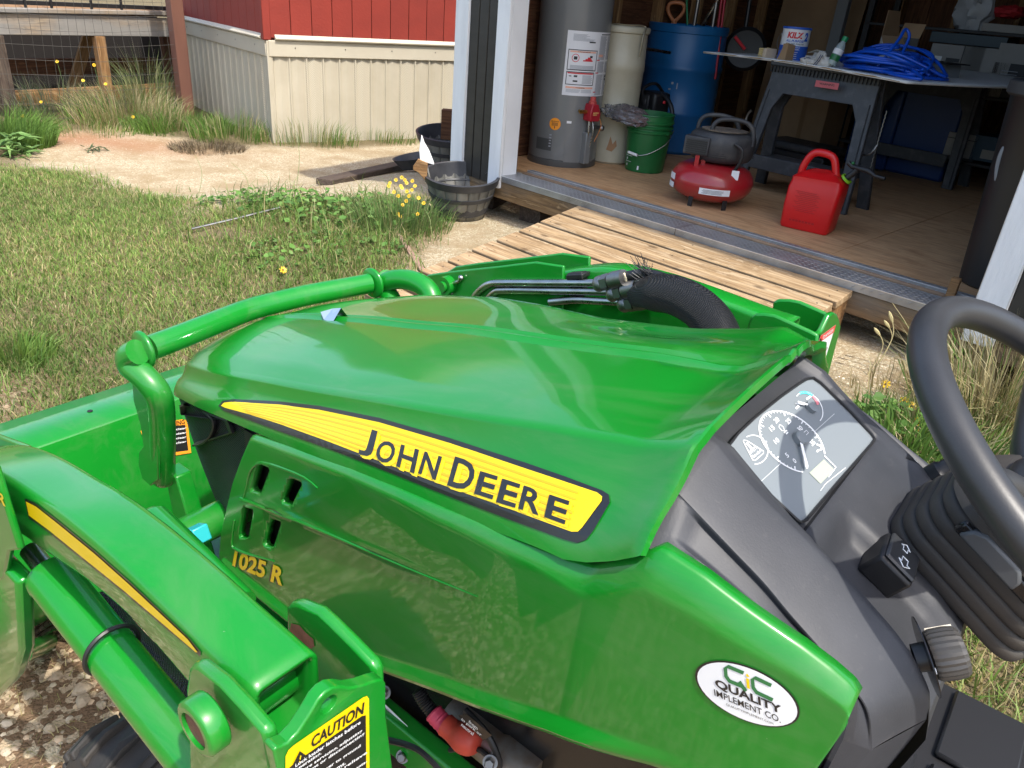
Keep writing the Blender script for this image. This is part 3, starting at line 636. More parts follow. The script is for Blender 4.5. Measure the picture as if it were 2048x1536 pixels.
def platex(F,poly_px,ax,val,th,name,parent,m=M_GL,bev=.004,mir_=False):
    pts=[at(FT,px,py,ax,val) for px,py in poly_px]
    if mir_: pts=[V((p.x,-p.y,p.z)) for p in pts]
    return obj(name,G().prism(pts,th),m,parent,F=FT,bevel=bev)
RP=[(526,1482),(533,1474),(542,1472),(556,1466),(575,1446),(597,1412),(615,1382),(630,1366),(645,1357),(662,1355),(680,1358),(704,1354),(728,1346),(745,1342),(752,1350),(753,1414),(770,1540),(800,1750),(560,1900),(537,1530)]
OPp=[(376,1338),(383,1330),(393,1332),(437,1366),(480,1412),(526,1466),(533,1490),(545,1560),(560,1800),(400,1800),(377,1560),(375,1437),(370,1381)]
IPp=[(571,1216),(580,1207),(592,1207),(634,1224),(660,1248),(700,1288),(742,1332),(749,1348),(751,1414),(764,1540),(620,1560),(590,1450),(573,1269)]
for sy in (1,-1):
    near=sy>0
    Y0=.51*sy
    P_far=None; xs_=list(np.linspace(.385 if near else .350,1.02,44)); dzf=lambda x:0 if near else .035*sstep(.92,.70,x)
    arm=obj('loader_arm',G().grid([[V((x,Y0+y,z)) for y,z in rbox(x,.062,itp(TOPS,x)+dzf(x),itp(BOTS,x)-(0 if near else .045*sstep(.36,.45,x)))] for x in xs_],wrap=True),M_GL,TR,smooth=50)
    s_=arm.modifiers.new('s','SOLIDIFY'); s_.thickness=.006; s_.offset=-1 
    # pivot tube in the open end
    obj('pivot_tube',G().tube([V((.425,Y0-.028,.905)),V((.425,Y0+.028,.905))],.020,20),M_GL,arm,F=FT)
    # knee plates and lower leg
    for yy in ((.043,.051),(-.051,-.043)):
        kp_=[(.80,.978),(.87,.968),(.96,.935),(1.10,.885),(1.17,.858),(1.20,.835),(1.20,.80),(1.16,.775),(1.02,.735),(.95,.72),(.88,.78),(.83,.850),(.79,.875)]
        if near and yy[0]<0:
            kp_=[(p.x,p.z) for p in (at(FT,a,b_,'y',Y0+yy[0]) for a,b_ in ((-60,850),(0,866),(60,888),(105,914),(128,938),(118,960),(60,985),(-60,1010)))]
        obj('knee_plate',G().prism([V((x,Y0+yy[0],z)) for x,z in kp_],(0,yy[1]-yy[0],0)),M_GL,arm,F=FT,bevel=.003)
    lg=G(); A=[(.86,.80),(.98,.80)]; 
    for x0,x1,z in ((.835,.985,.80),(.905,1.04,.64),(.985,1.12,.53),(1.16,1.28,.34),(1.36,1.44,.18)): lg.v+=[V((x0,Y0+.030*sy,z)),V((x1,Y0+.030*sy,z)),V((x1,Y0+.050*sy,z)),V((x0,Y0+.050*sy,z))]
    for i in range(4):
        for k in range(4): lg.f.append((i*4+k,i*4+(k+1)%4,(i+1)*4+(k+1)%4,(i+1)*4+k))
    lg.f+=[(3,2,1,0),(16,17,18,19)]
    obj('lower_leg',lg,M_GL,TR,bevel=.006)
    obj('leg_rib',G().box(.868,.872,Y0-.034,Y0+.034,.47,.80,Matrix.Translation((0,0,0))),M_GL,TR) if False else None
    # lift cylinder
    c0=V((.815,Y0+.014*sy,.845)); c1=V((.40,Y0+.014*sy,.50)) 
    if near: c0=at(FT,108,1160,'y',.525); c1=at(FT,372,1490,'y',.525); c1=c0+(c1-c0)*1.35
    else: c0=V((P0.x,-P0.y,P0.z)); c1=V((P1.x,-P1.y,P1.z))
    P0,P1=c0,c1; dd=(c1-c0).normalized()
    cy=obj('lift_cylinder',G().tube([c0-dd*.012,c0-dd*.010,c0,c0+dd*.004,c1],[.018,.0275,.0285,.0275,.0275],32),M_GL,TR)
    obj('cylinder_rod',G().tube([c0,c0-dd*.06],.012,16),M_CHROME,cy,F=FT)
    # mast
    if near:
        ms=platex(FT,RP,'x',.335,(-.012,0,0),'mast_rear_plate',TR); platex(FT,OPp,'y',.562,(0,-.012,0),'mast_side_plate',TR); ip_=platex(FT,IPp,'y',.455,(0,-.012,0),'mast_side_plate',TR)
    else:
        ms=platex(FT,[(1625,664),(1631,661),(1636,654),(1649,627),(1657,622),(1664,625),(1668,634),(1672,650),(1649,740),(1625,860),(1560,860),(1610,740),(1636,676)],'x',.335,(-.010,0,0),'mast_rear_plate',TR)
        platex(FT,[(1549,602),(1559,597),(1581,597),(1603,601),(1651,622),(1672,632),(1650,740),(1560,740),(1545,640)],'y',-.700,(0,.010,0),'mast_side_plate',TR)
        ip_=platex(FT,[(1491,664),(1498,641),(1509,628),(1527,627),(1549,630),(1581,644),(1620,662),(1636,670),(1625,800),(1500,800)],'y',-.458,(0,-.010,0),'mast_side_plate',TR)
    if near: boolean(ms,obj('cut',G().lathe([(.0075,-.03),(.0075,.03)],Matrix.Translation(at(FT,646,1398,'x',.33))@Ry(90),24),M_GL,TR)); 
    bc=at(FT,386,1463,'y',.586); by=bc.y*sy
    bo=obj('pivot_boss',G().lathe([(.0155,.0),(.0155,.018),(.0225,.018),(.0235,.016),(.0235,.003),(.0215,.0),(.0155,.0)],Matrix.Translation((bc.x,(bc.y)*sy,bc.z))@Rx(90 if near else -90),36),M_GL,ip_,F=FT,bevel=.002,smooth=50)
    obj('pin_bore',G().lathe([(.0153,.003),(.0153,.006),(.0001,.006)],Matrix.Translation((bc.x,(bc.y)*sy,bc.z))@Rx(90 if near else -90),24),M_RUST,ip_,F=FT)
    wc=at(FT,470,1425,'y',.549); wz=Matrix.Translation((.43,.5475*sy if True else 0,.905))@Rx(90)
    obj('pivot_washer',G().lathe([(.018,-.0035),(.033,-.0035),(.033,.0035),(.018,.0035),(.018,-.0035)],wz,36),M_RUST,arm,F=FT,bevel=.001)
    if near: ARMN=arm; MASTN=ms
    else: ARMF=arm; MASTF=ms
# worn rusty patches where the arm rubs the inner plate
rp=at(FT,610,1275,'y',.4555); M_SCUFF=mat('rubbed_primer',(.30,.12,.09),.7,col2=(.16,.07,.05),ns=60)
obj('worn_patch',lay(*polyfill([(583,1246),(600,1250),(612,1264),(628,1278),(630,1293),(618,1298),(604,1286),(592,1272),(580,1264)]),surf_plane(FT,V((0,.4552,0)),V((0,1,0))),.0006,30),M_SCUFF,TR,smooth=0)
# boom decal and model letter
SA=surf_plane(FT,V((0,.5412,0)),V((0,1,0)))
bd0=[(50,996),(72,1005),(120,1043),(190,1100),(260,1162),(330,1228),(380,1276),(403,1303),(402,1312),(394,1306),(330,1254),(250,1186),(170,1122),(100,1066),(58,1036)]
bd1=[(54,1002),(74,1012),(120,1048),(190,1105),(260,1167),(330,1232),(378,1277),(398,1303),(394,1303),(330,1248),(250,1180),(170,1116),(102,1061),(60,1030)]
decal('boom_stripe_edge',SA,bd0,M_DBLK,ARMN,.0006,60,F=FT,smooth=0); decal('boom_stripe',SA,bd1,M_YEL,ARMN,.0012,60,F=FT,smooth=0)
SA2=surf_plane(FT,V((0,.561,0)),V((0,1,0)))
text('boom_letter',SA2,'R',((-3,983),(12,990),(13,1013),(-2,1006)),M_YEL,ARMN,.0008,F=FT,bold=.03)
text('boom_letter',SA2,'0',((-30,972),(-12,980),(-11,1003),(-29,995)),M_YEL,ARMN,.0008,F=FT,bold=.03)
# caution decal on the rear plate of the near mast
SM=surf_plane(FT,V((.3228,0,0)),V((-1,0,0))); cq2=((572,1500),(735,1391),(736,1560),(568,1660))
cd=decal('caution_decal',SM,[(570,1512),(576,1499),(586,1490),(725,1394),(733,1391),(737,1397),(738,1545),(569,1650)],M_YEL,MASTN,.0006,60,F=FT,smooth=0,label='yellow caution decal')
decal('caution_field',SM,[(577,1534),(592,1521),(722,1431),(730,1429),(731,1540),(577,1640)],M_DBLK,cd,.0010,60,F=FT,smooth=0)
cl_=lambda x0,x1,yo,h_: ((572+x0*163,1500-x0*109+yo),(572+x1*163,1500-x1*109+yo),(572+x1*163,1500-x1*109+yo+h_),(572+x0*163,1500-x0*109+yo+h_))
obj('caution_lettering',lay(*merge2(text2('CAUTION',cl_(.30,.95,5,22),bold=.025,shear=.15),stroke([(584,1529),(598,1501),(613,1511),(584,1529)],1.2),polyfill([(584,1529),(598,1501),(613,1511)])),SM,.0014,300),M_DBLK,cd,F=FT,smooth=0)
obj('caution_mark',lay(*merge2(stroke([(598.5,1508),(597,1516)],1.1),stroke([(596.5,1519),(596.2,1521)],1.2)),SM,.0018,300),M_YEL,cd,F=FT,smooth=0)
tl=[('Lock loader latches before',.10,.90,36),('operating.',.10,.42,46),('Before servicing, adjusting',.10,.92,56),('pivot or disconnecting',.22,.95,65),('lower to ground',.40,.90,84),('loader arms.',.30,.72,97),('Stop and relieve',.30,.98,106),('hydraulic attachments-',.35,.98,124)]
obj('caution_text',lay(*merge2(*[text2(s_,cl_(a,b_,y,7.5),bold=.02) for s_,a,b_,y in tl]),SM,.0014,300),M_DWH,cd,F=FT,smooth=0)
# danger decal on the far mast
SM2=surf_plane(FT,V((.3245,0,0)),V((-1,0,0)))
dn=decal('danger_decal',SM2,[(1635,686),(1641,671),(1671,649),(1648,724),(1628,742),(1630,705)],M_DWH,MASTF,.0006,200,F=FT,smooth=0,label='white danger decal with red header')
decal('danger_header',SM2,[(1635,687),(1641,671),(1671,649),(1667,664)],M_DRED,dn,.0010,200,F=FT,smooth=0)
text('danger_lettering',SM2,'DANGER',((1645,671),(1667,655),(1665,662),(1644,678)),M_DWH,dn,.0014,200,F=FT,bold=.02)
obj('danger_pictogram',lay(*merge2(stroke([(1652,684),(1645,695),(1650,700),(1641,712)],.5),stroke([(1643,700),(1654,694),(1648,707)],.5),polyfill([(1637,683),(1640,675),(1643,680)])),SM2,.0014,300),M_DBLK,dn,F=FT,smooth=0)
# zip tie and hose bundle near side
zc=P0; zd=None
c0=at(FT,108,1160,'y',.525); c1=at(FT,372,1490,'y',.525); dd=(c1-c0).normalized(); za=at(FT,225,1300,'y',.525)
q1=dd.cross(V((0,1,0))).normalized(); rg=[za+dd*(.004*math.cos(t))+q1*(.0300*math.cos(t))+V((0,1,0))*(.0300*math.sin(t)) for t in np.linspace(0,2*PI,30,endpoint=False)]
obj('cable_tie',G().tube(rg,.0028,6,closed=True),M_BLK,TR)
hs=[at(FT,*p) for p in ((190,1205,'y',.47),(228,1258,'y',.47),(275,1312,'y',.475),(322,1358,'y',.475),(370,1400,'y',.48),(440,1460,'y',.48))]
obj('hose_sleeve',G().tube(spline(hs,24),.024,16),M_SLEEVE,TR)
a_=at(FT,308,1040,'y',.42); b_2=at(FT,480,1215,'y',.42); d_=(b_2-a_).normalized()
obj('curl_cylinder',G().tube([a_-d_*.014,a_-d_*.010,a_,b_2],[.004,.014,.020,.021],24),M_GL,TR,smooth=60)
for px,py,sx_,yy in ((182,1192,.014,.43),(397,1068,.012,.33)):
    c=at(FT,px,py,'y',yy); obj('port_block',G().box(-sx_,sx_,-.012,.012,-.012,.012,Matrix.Translation(c)@Ry(25)),M_TEAL,TR,bevel=.002)
for k in range(3):
    a_=at(FT,58,1255+k*14,'y',.36); b_2=at(FT,122,1222+k*16,'y',.33)
    obj('hydraulic_line',G().tube(spline([a_+V((.10,0,.01)),a_,b_2,b_2+V((-.1,-.05,-.03))],16),.006,10),M_CHROME,TR)
obj('cross_tube',G().tube([at(FT,40,1310,'y',.45),at(FT,150,1262,'y',.2)],.022,16),M_GL,TR)
obj('cross_tube',G().tube([V((1.02,.49,.60)),V((1.02,-.49,.60))],.030,20),M_GL,TR)
obj('pin_boss',G().tube([V((.945,.52,.845)),V((.945,.575,.845))],.024,24),M_GL,TR,bevel=.003)
# ---- bucket
bprof=[(1.735,.522),(1.600,.522),(1.592,.518),(1.588,.508),(1.545,.36),(1.52,.25),(1.53,.16),(1.58,.09),(1.66,.05),(1.80,.035),(2.10,.030)]
rows=[]
for y in (-.69,-.4,-.1,.2,.5,.69): rows.append([V((x,y,z)) for x,z in bprof])
bk=obj('bucket',G().grid(rows),M_GL,TR,smooth=40); s_=bk.modifiers.new('s','SOLIDIFY'); s_.thickness=.006; s_.offset=0
bk.modifiers.new('b','BEVEL').width=.002
for yy in (.69,-.696): obj('bucket_side',G().prism([V((x,yy,z)) for x,z in [(1.735,.52),(1.60,.52),(1.545,.36),(1.52,.25),(1.53,.16),(1.58,.09),(1.66,.05),(1.80,.035),(2.10,.03),(2.08,.12)]],(0,.006,0)),M_GL,bk,F=FT)
hp=at(FT,180,822,'z',.526); obj('drain_hole',G().lathe([(.006,0),(.006,.0006),(.0001,.0006)],Matrix.Translation(hp),16),M_DARK,bk,F=FT)
SB=surf_bvh(FT,G().grid(rows))
wd=decal('bucket_decal',SB,[(279,862),(283,853),(362,838),(372,840),(380,905),(298,918)],M_DOR,bk,.006,40,F=FT,smooth=0,label='orange edged warning decal')
decal('bucket_decal_field',SB,[(283,862),(318,856),(322,905),(298,912)],M_DWH,wd,.0065,40,F=FT,smooth=0)
decal('bucket_decal_text_field',SB,[(322,853),(368,849),(374,900),(328,906)],M_DBLK,wd,.0065,40,F=FT,smooth=0)
text('bucket_decal_lettering',SB,'WARNING',((318,847),(366,838),(367,847),(319,856)),M_DBLK,wd,.0070,80,F=FT,bold=.02)
obj('bucket_decal_text',lay(*merge2(*[text2('keep clear',((326,860+9*i),(370,853+9*i),(370,858+9*i),(326,865+9*i)),bold=.02) for i in range(4)]),SB,.0072,80),M_DWH,wd,F=FT,smooth=0)
# ---- brush guard
tp=[(299,696),(340,681),(376,667),(444,640),(496,620),(547,606),(615,590),(690,576),(738,567)]
pts=[at(FT,px,py,'z',.905) for px,py in tp]; pts=[V((p.x,p.y,p.z)) for p in pts]
obj('brush_guard_bar',G().tube(spline(pts,40),.0205,20),M_GL,TR)
vp=[(275,704,.262),(259,713,.268),(262,730,.268),(290,755,.262),(314,784,.256),(323,818,.25),(325,876,.245),(326,930,.24),(327,962,.235)]
pts=[at(FT,a,b_,'y',c) for a,b_,c in vp]; NV=spline(pts,40); G1=G().tube(NV,[.0205]*38+[.019,.013],20); obj('brush_guard_loop',G1,M_GL,TR,smooth=60)
obj('brush_guard_loop',mir(G1),M_GL,TR,smooth=60)
vf=[(750,575,-.255),(775,562,-.262),(805,558,-.27),(835,565,-.275),(858,582,-.275),(868,610,-.27)]
obj('brush_guard_loop',G().tube(spline([at(FT,a,b_,'y',c) for a,b_,c in vf],24),.0205,20),M_GL,TR,smooth=60)
for px,py,yy in ((287,699,.245),(745,566,-.245)):
    c=at(FT,px,py,'z',.905) ; obj('guard_flange',G().lathe([(.0001,-.004),(.029,-.004),(.031,-.002),(.031,.002),(.029,.004),(.0001,.004)],Matrix.Translation(c)@Rx(90),32),M_GL,TR,smooth=50)
gp=[(262,742),(300,785),(313,835),(316,960),(300,972),(284,958),(276,930),(277,905),(286,892),(280,850),(266,800)]
gg=[at(FT,a,b_,'y',.262) for a,b_ in gp]
obj('guard_gusset',G().prism(gg,(0,-.006,0)),M_GL,TR,bevel=.002); obj('guard_gusset',G().prism([V((p.x,-p.y,p.z)) for p in gg],(0,.006,0)),M_GL,TR,bevel=.002)
for sy in (1,-1): obj('guard_leg',G().prism([V((1.10,.20*sy,.66)),V((1.14,.20*sy,.66)),V((1.12,.20*sy,.38)),V((1.02,.20*sy,.38))],(0,.03*sy,0)),M_GL,TR,bevel=.003)
obj('frame_rail',G().box(.2,1.15,-.20,-.17,.36,.44).box(.2,1.15,.17,.20,.36,.44).box(1.05,1.12,-.24,.24,.34,.48),M_GL,TR,bevel=.004)
# ---- steel lines, clamp, fittings and sleeved hoses on the far arm
yl=-.452
for pl in ([(1215,566),(1100,566),(1010,566),(980,568),(960,580),(946,598),(938,620)],[(1240,584),(1100,582),(1010,581),(990,584),(975,598)],[(1262,605),(1200,602),(1150,600),(1100,604)]):
    obj('hydraulic_line',G().tube(spline([at(FT,a,b_,'y',yl) for a,b_ in pl],30),0.0078,12),M_CHROME,TR)
obj('line_clamp',G().prism([at(FT,a,b_,'y',-.455) for a,b_ in ((1133,547),(1163,545),(1166,594),(1138,592))],(0,-.02,0)).prism([at(FT,a,b_,'y',-.448) for a,b_ in ((1131,550),(1164,548),(1164,558),(1132,560))],(0,-.03,0)),M_BLK,TR,bevel=.002)
for a,b_ in ((1225,563),(1252,583),(1275,604)):
    p=at(FT,a-18,b_+3,'y',yl); q=at(FT,a+26,b_-8 if b_<600 else b_-4,'y',yl+.004); d=(q-p); L=d.length; d.normalize()
    g=G(); g.tube([p,p+d*.3*L],.0165,6); g.tube([p+d*.30*L,p+d*.36*L],.011,12); g.tube([p+d*.36*L,p+d*.5*L,p+d*.95*L],[.0165,.0175,.0165],14)
    g.ball(p-d*.008,.0165,8)
    obj('hose_fitting',g,M_STEEL,TR,smooth=30)
sp_=[at(FT,a,b_,'y',y) for a,b_,y in ((1272,592,-.45),(1300,586,-.44),(1340,588,-.43),(1380,604,-.42),(1415,632,-.41),(1436,664,-.40),(1446,705,-.39),(1440,760,-.37))]
SPL=spline(sp_,46); rad=[.022+.013*sstep(0,.22,i/45) for i in range(46)]
obj('hose_sleeve',G().tube(SPL,rad,28),M_SLEEVE,TR,smooth=70)
hp_=[at(FT,a,b_,'y',y) for a,b_,y in ((1252,553,-.46),(1290,548,-.455),(1325,556,-.44),(1360,575,-.43))]
obj('hydraulic_hose',G().tube(spline(hp_,16),.010,12),M_BLK,TR)
obj('hose_tie',G().tube([at(FT,a,b_,'y',-.452) for a,b_ in ((1247,547),(1253,556),(1251,566))],.0035,6),mat('cream_tie',(.55,.48,.33),.5),TR)
g=G()
for i in range(60):
    t=random.random(); base=at(FT,random.uniform(1285,1310),random.uniform(545,600) if i%3 else random.uniform(545,552),'y',-.44)
    d=V((random.uniform(.2,1),random.uniform(-.5,.5),random.uniform(.2,1.0))).normalized(); L=random.uniform(.015,.04)
    g.tube([base,base+d*L*.5,base+d*L+V((random.uniform(-.01,.01),0,random.uniform(-.006,.006)))],.0006,3)
obj('sleeve_fray',g,M_BLK,TR,smooth=0,kind='stuff')
hk=[at(FT,a,b_,'y',-.452) for a,b_ in ((903,588),(902,574),(908,566),(918,562),(922,556))]
obj('retaining_pin',G().tube(spline(hk,14),.004,8).ball(hk[-1],.007,8),M_CHROME,TR)
pc=at(FT,893,571,'y',-.45); obj('knee_pin',G().lathe([(.0001,.02),(.012,.02),(.013,.018),(.013,-.02),(.0001,-.02)],Matrix.Translation(pc)@Rx(90),20).lathe([(.014,-.012),(.022,-.012),(.022,.012),(.014,.012),(.014,-.012)],Matrix.Translation(pc)@Rx(90),24),M_GL,TR)
# ---- engine bay details seen under the side panel
eb2=obj('engine_shroud',G().box(.12,.75,-.2,.155,.30,.80),M_BLKP,TR,bevel=.004)
def eat(px,py,y=.19): return at(FT,px,py,'y',y)
p=[eat(a,b_) for a,b_ in ((756,1398),(770,1408),(815,1452),(818,1488),(800,1480),(757,1432))]
ed=obj('engine_label',G().poly(p),M_DWH,TR,smooth=0)
SE=surf_plane(FT,V((0,.19,0)),V((0,1,0)))
obj('label_lines',lay(*merge2(*[stroke([(759,1404+i*5),(812,1456+i*4.5)],.9) for i in range(6)]),SE,.0008,200),mat('label_grey_text',(.18,.18,.18),.5),TR,smooth=0)
obj('wiring_conduit',G().tube(spline([eat(835,1380),eat(850,1405),eat(868,1428)],24),[.009+.0015*(i%2) for i in range(24)],12),M_BLK,TR,smooth=30)
obj('terminal_boot',G().tube(spline([eat(866,1424),eat(880,1440),eat(893,1452)],10),[.013,.0145,.0135,.0145,.0135,.0145,.0135,.0145,.015,.015],16),mat('pink_rubber',(.55,.05,.10),.5),TR)
obj('terminal_boot',G().tube(spline([eat(892,1450),eat(915,1468),eat(938,1480),eat(955,1490)],12),[.0165,.016,.016,.017,.019,.021,.022,.022,.021,.019,.016,.012],18),mat('red_rubber',(.55,.06,.03),.55,col2=(.42,.05,.03),ns=30),TR,smooth=60)
obj('starter_motor',G().tube([eat(905,1425,.16),eat(1000,1500,.16),eat(1010,1508,.16),eat(1075,1560,.16)],[.030,.030,.036,.036],30),mat('cast_aluminium',(.42,.40,.37),.45,.8,col2=(.3,.22,.16),ns=25),TR,smooth=40)
obj('starter_label',lay(*polyfill([(918,1430),(935,1428),(985,1470),(968,1480)]),surf_plane(FT,V((0,.195,0)),V((0,1,0))),.001,100),M_DBLK,TR,smooth=0)
obj('starter_label_text',lay(*merge2(text2('from',((940,1438),(958,1453),(956,1459),(938,1444)),bold=.02),text2('in park or',((926,1434),(966,1467),(963,1473),(923,1440)),bold=.02),text2('neutral',((926,1444),(950,1464),(947,1470),(923,1450)),bold=.02)),surf_plane(FT,V((0,.195,0)),V((0,1,0))),.0016,100),M_DWH,TR,smooth=0)
obj('engine_bracket',G().prism([eat(745,1400,.18),eat(800,1470,.18),eat(860,1536,.18),eat(800,1600,.18),eat(745,1480,.18)],(0,.006,0)),M_BLKP,TR,bevel=.002)
for a,b_ in ((769,1384),(981,1524),(806,1512),(762,1520)):
    q=eat(a,b_,.20); MM=Matrix.Translation(q)@V((-.35,.75,.55)).normalized().to_track_quat('Z','X').to_matrix().to_4x4()
    obj('hex_bolt',G().lathe([(.0001,0),(.0105,0),(.0105,.003),(.0001,.003)],MM,24).lathe([(.0075,.003),(.0075,.010),(.006,.0115),(.0001,.0115)],MM,6),M_STEEL,TR,smooth=20)
obj('harness',G().tube(spline([eat(930,1420),eat(975,1470),eat(1000,1536),eat(990,1600)],16),.005,8).tube(spline([eat(900,1500),eat(960,1500),eat(1010,1560)],16),.004,8).tube(spline([eat(780,1480,.2),eat(840,1500,.2),eat(900,1560,.2)],16),.006,8),M_BLK,TR)
# ---- front wheels
M_TIRE=mat('tyre_rubber',(.018,.018,.018),.7,col2=(.045,.036,.028),ns=8,amt=(.4,.75),bs=60,bstr=.3,bd=.003)
def wheel(y0):
    Mx=Matrix.Translation((.84,y0,.206))@Matrix.Diagonal((.90,.90,.86,1))@Rx(90)
    pr=[(.105,-.085),(.12,-.098),(.165,-.106),(.200,-.102),(.215,-.085),(.2205,-.05),(.222,0),(.2205,.05),(.215,.085),(.200,.102),(.165,.106),(.12,.098),(.105,.085)]
    ty=obj('tyre',G().lathe(pr,Mx,48),M_TIRE,TR,smooth=50)
    lg=G()
    for k in range(22):
        for sgn in (1,-1):
            a0=2*PI*(k+(.5 if sgn<0 else 0))/22; vs=[]
            for (da,yy) in ((0,.006),(.10,.006),(.145,.05),(.20,.098),(.12,.100),(.07,.05)):
                for r in (.215-(.012 if yy>.09 else 0),.232-(.012 if yy>.09 else 0)): vs.append(Mx@V((r*math.cos(a0+da),r*math.sin(a0+da),yy*sgn)))
            n=6; lg.add(vs,[tuple(2*i for i in range(n)),tuple(2*i+1 for i in reversed(range(n)))]+[(2*i,2*((i+1)%n),2*((i+1)%n)+1,2*i+1) for i in range(n)])
    obj('tread_lugs',lg,M_TIRE,ty,F=FT,bevel=.003)
    obj('wheel_rim',G().lathe([(.106,-.08),(.10,-.03),(.05,-.02),(.03,.0),(.0001,.0)],Mx,32).lathe([(.106,.08),(.10,.03),(.05,.02),(.03,.01),(.0001,.01)],Mx,32),M_YEL,TR)
wheel(.435); wheel(-.435)
# ================================================================== MATERIALS OF THE PLACE
M_RAMP=wood('ramp_pine',(.50,.38,.24),(.38,.26,.14),(.14,.08,.04),.7)
M_BEAM=wood('treated_beam',(.33,.22,.11),(.21,.13,.06),(.07,.045,.025),.5,grey=(.16,.15,.13),gamt=.2)
M_WEATH=wood('weathered_pine',(.42,.33,.22),(.33,.24,.15),(.10,.08,.06),.8,grey=(.24,.235,.22),gamt=.9)
M_ORW=wood('orange_pine',(.40,.24,.11),(.28,.15,.06),(.10,.055,.03),.6)
M_OLDW=wood('old_grey_board',(.13,.10,.075),(.09,.065,.05),(.03,.025,.02),.4)
M_DKW=wood('brown_cedar',(.19,.085,.04),(.12,.05,.024),(.04,.02,.01),.4)
M_WHT=mat('white_trim_paint',(.74,.76,.77),.5,col2=(.66,.68,.69),ns=5,bs=45,bstr=.5,bd=.004,stretch=(.5,.5,3))
M_SHB=mat('black_siding_paint',(.020,.019,.017),.45,col2=(.032,.030,.027),ns=6,bs=60,bstr=.35,bd=.003,stretch=(2,2,.5))
M_RED=mat('red_siding_paint',(.27,.032,.019),.6,col2=(.22,.026,.016),ns=3,bs=55,bstr=.6,bd=.003,stretch=(1,1,.6))
M_CREAM=mat('cream_skirting',(.48,.435,.335),.45,col2=(.43,.385,.29),ns=3)
M_CREAMT=mat('cream_flashing',(.56,.52,.41),.4,col2=(.50,.45,.35),ns=2)
M_HERR,t,b=nt('perforated_skirting'); b.inputs['Roughness'].default_value=.5
tc=N(t,'ShaderNodeTexCoord'); sx_=N(t,'ShaderNodeSeparateXYZ'); t.links.new(tc.outputs['Object'],sx_.inputs[0])
ab=N(t,'ShaderNodeMath',operation='ABSOLUTE'); t.links.new(sx_.outputs['X'],ab.inputs[0]); a1=N(t,'ShaderNodeMath',operation='MULTIPLY_ADD'); a1.inputs[1].default_value=1.0; t.links.new(ab.outputs[0],a1.inputs[0]); t.links.new(sx_.outputs['Z'],a1.inputs[2])
fr=N(t,'ShaderNodeMath',operation='MULTIPLY'); fr.inputs[1].default_value=62; t.links.new(a1.outputs[0],fr.inputs[0]); f2=N(t,'ShaderNodeMath',operation='FRACT'); t.links.new(fr.outputs[0],f2.inputs[0])
t.links.new(ramp(t,f2.outputs[0],[(.35,(.52,.47,.36)),(.5,(.25,.225,.17)),(.75,(.52,.47,.36))]),b.inputs['Base Color'])
M_PLY=None
M_FLOOR,t,b=nt('shed_floor_ply'); b.inputs['Roughness'].default_value=.62; b.inputs['Specular IOR Level'].default_value=.3
v_=coords(t,(1.2,4,4),False); n1=noise(t,v_,2.2,6,.65,.8); n2=noise(t,coords(t,(1,1,1),False),1.4,5,.6); n3=noise(t,coords(t,(3,30,30),False),2,4,.6); n4=noise(t,coords(t,(1,2.5,2.5),False),14,3,.7)
c=ramp(t,n1,[(.3,(.50,.28,.13)),(.5,(.60,.37,.19)),(.7,(.42,.225,.10))]); c=mix(t,ramp(t,n3,[(.45,(0,0,0)),(.7,(.4,.4,.4))]),c,(.14,.07,.035))
c=mix(t,ramp(t,n2,[(.5,(0,0,0)),(.75,(.75,.75,.75))]),c,(.20,.115,.06)); c=mix(t,ramp(t,n4,[(.68,(0,0,0)),(.73,(.8,.8,.8))]),c,(.48,.38,.26)); t.links.new(c,b.inputs['Base Color']); bump(t,b,n3,.3,.002)
M_DIA,t,b=nt('diamond_plate'); b.inputs['Metallic'].default_value=.7; b.inputs['Roughness'].default_value=.42; b.inputs['Base Color'].default_value=(.42,.43,.43,1)
vd=coords(t,(1,1,1),False); nn_=noise(t,vd,3,4,.6); t.links.new(ramp(t,nn_,[(.4,(.46,.47,.48)),(.65,(.27,.265,.26))]),b.inputs['Base Color'])
M_LIP=mat('bright_tread',(.78,.79,.79),.28,.7); M_LOZ=mat('worn_tread',(.46,.47,.48),.38,.75); M_DIRT=mat('dusty_edge',(.30,.20,.12),.8,col2=(.22,.15,.1),ns=20)
# ================================================================== GROUND
def wob(X,Y,f=1.3): 
    return (np.sin(X*f*2.1+np.sin(Y*f*1.7)*1.3)+np.sin(Y*f*3.3+1.3+np.cos(X*f*1.9))+.6*np.sin((X+Y)*f*5.1+.7)+.5*np.sin((X-Y)*f*7.3))/3.1
def _ss(a,b,x): t=np.clip((x-a)/(b-a),0,1); return t*t*(3-2*t)
def hills(X,Y):
    a=X-FS[0][3]; b_=Y-FS[1][3]; sx=a*XV.x+b_*XV.y; sy=a*DV.x+b_*DV.y
    return .018*wob(X,Y,.55)+.006*wob(X+3,Y-2,2.2)-.012+.20*_ss(-2.3,-.9,sy)*_ss(-2.4,-1.1,sx)
def gnd(px,py):
    z=0.
    for _ in range(8): p=at(FW,px,py,'z',z); z=float(hills(np.array(p.x),np.array(p.y)))
    return p
def pxw(pts,z=0): return [tuple(gnd(a,b_)[:2]) for a,b_ in pts]
def inpoly(X,Y,P):
    r=np.zeros(X.shape,bool); n=len(P); j=n-1
    for i in range(n):
        xi,yi=P[i]; xj,yj=P[j]; c=((yi>Y)!=(yj>Y)); d=(xj-xi)*(Y-yi)/((yj-yi) if abs(yj-yi)>1e-9 else 1e-9)+xi
        r^=c&(X<d); j=i
    return r
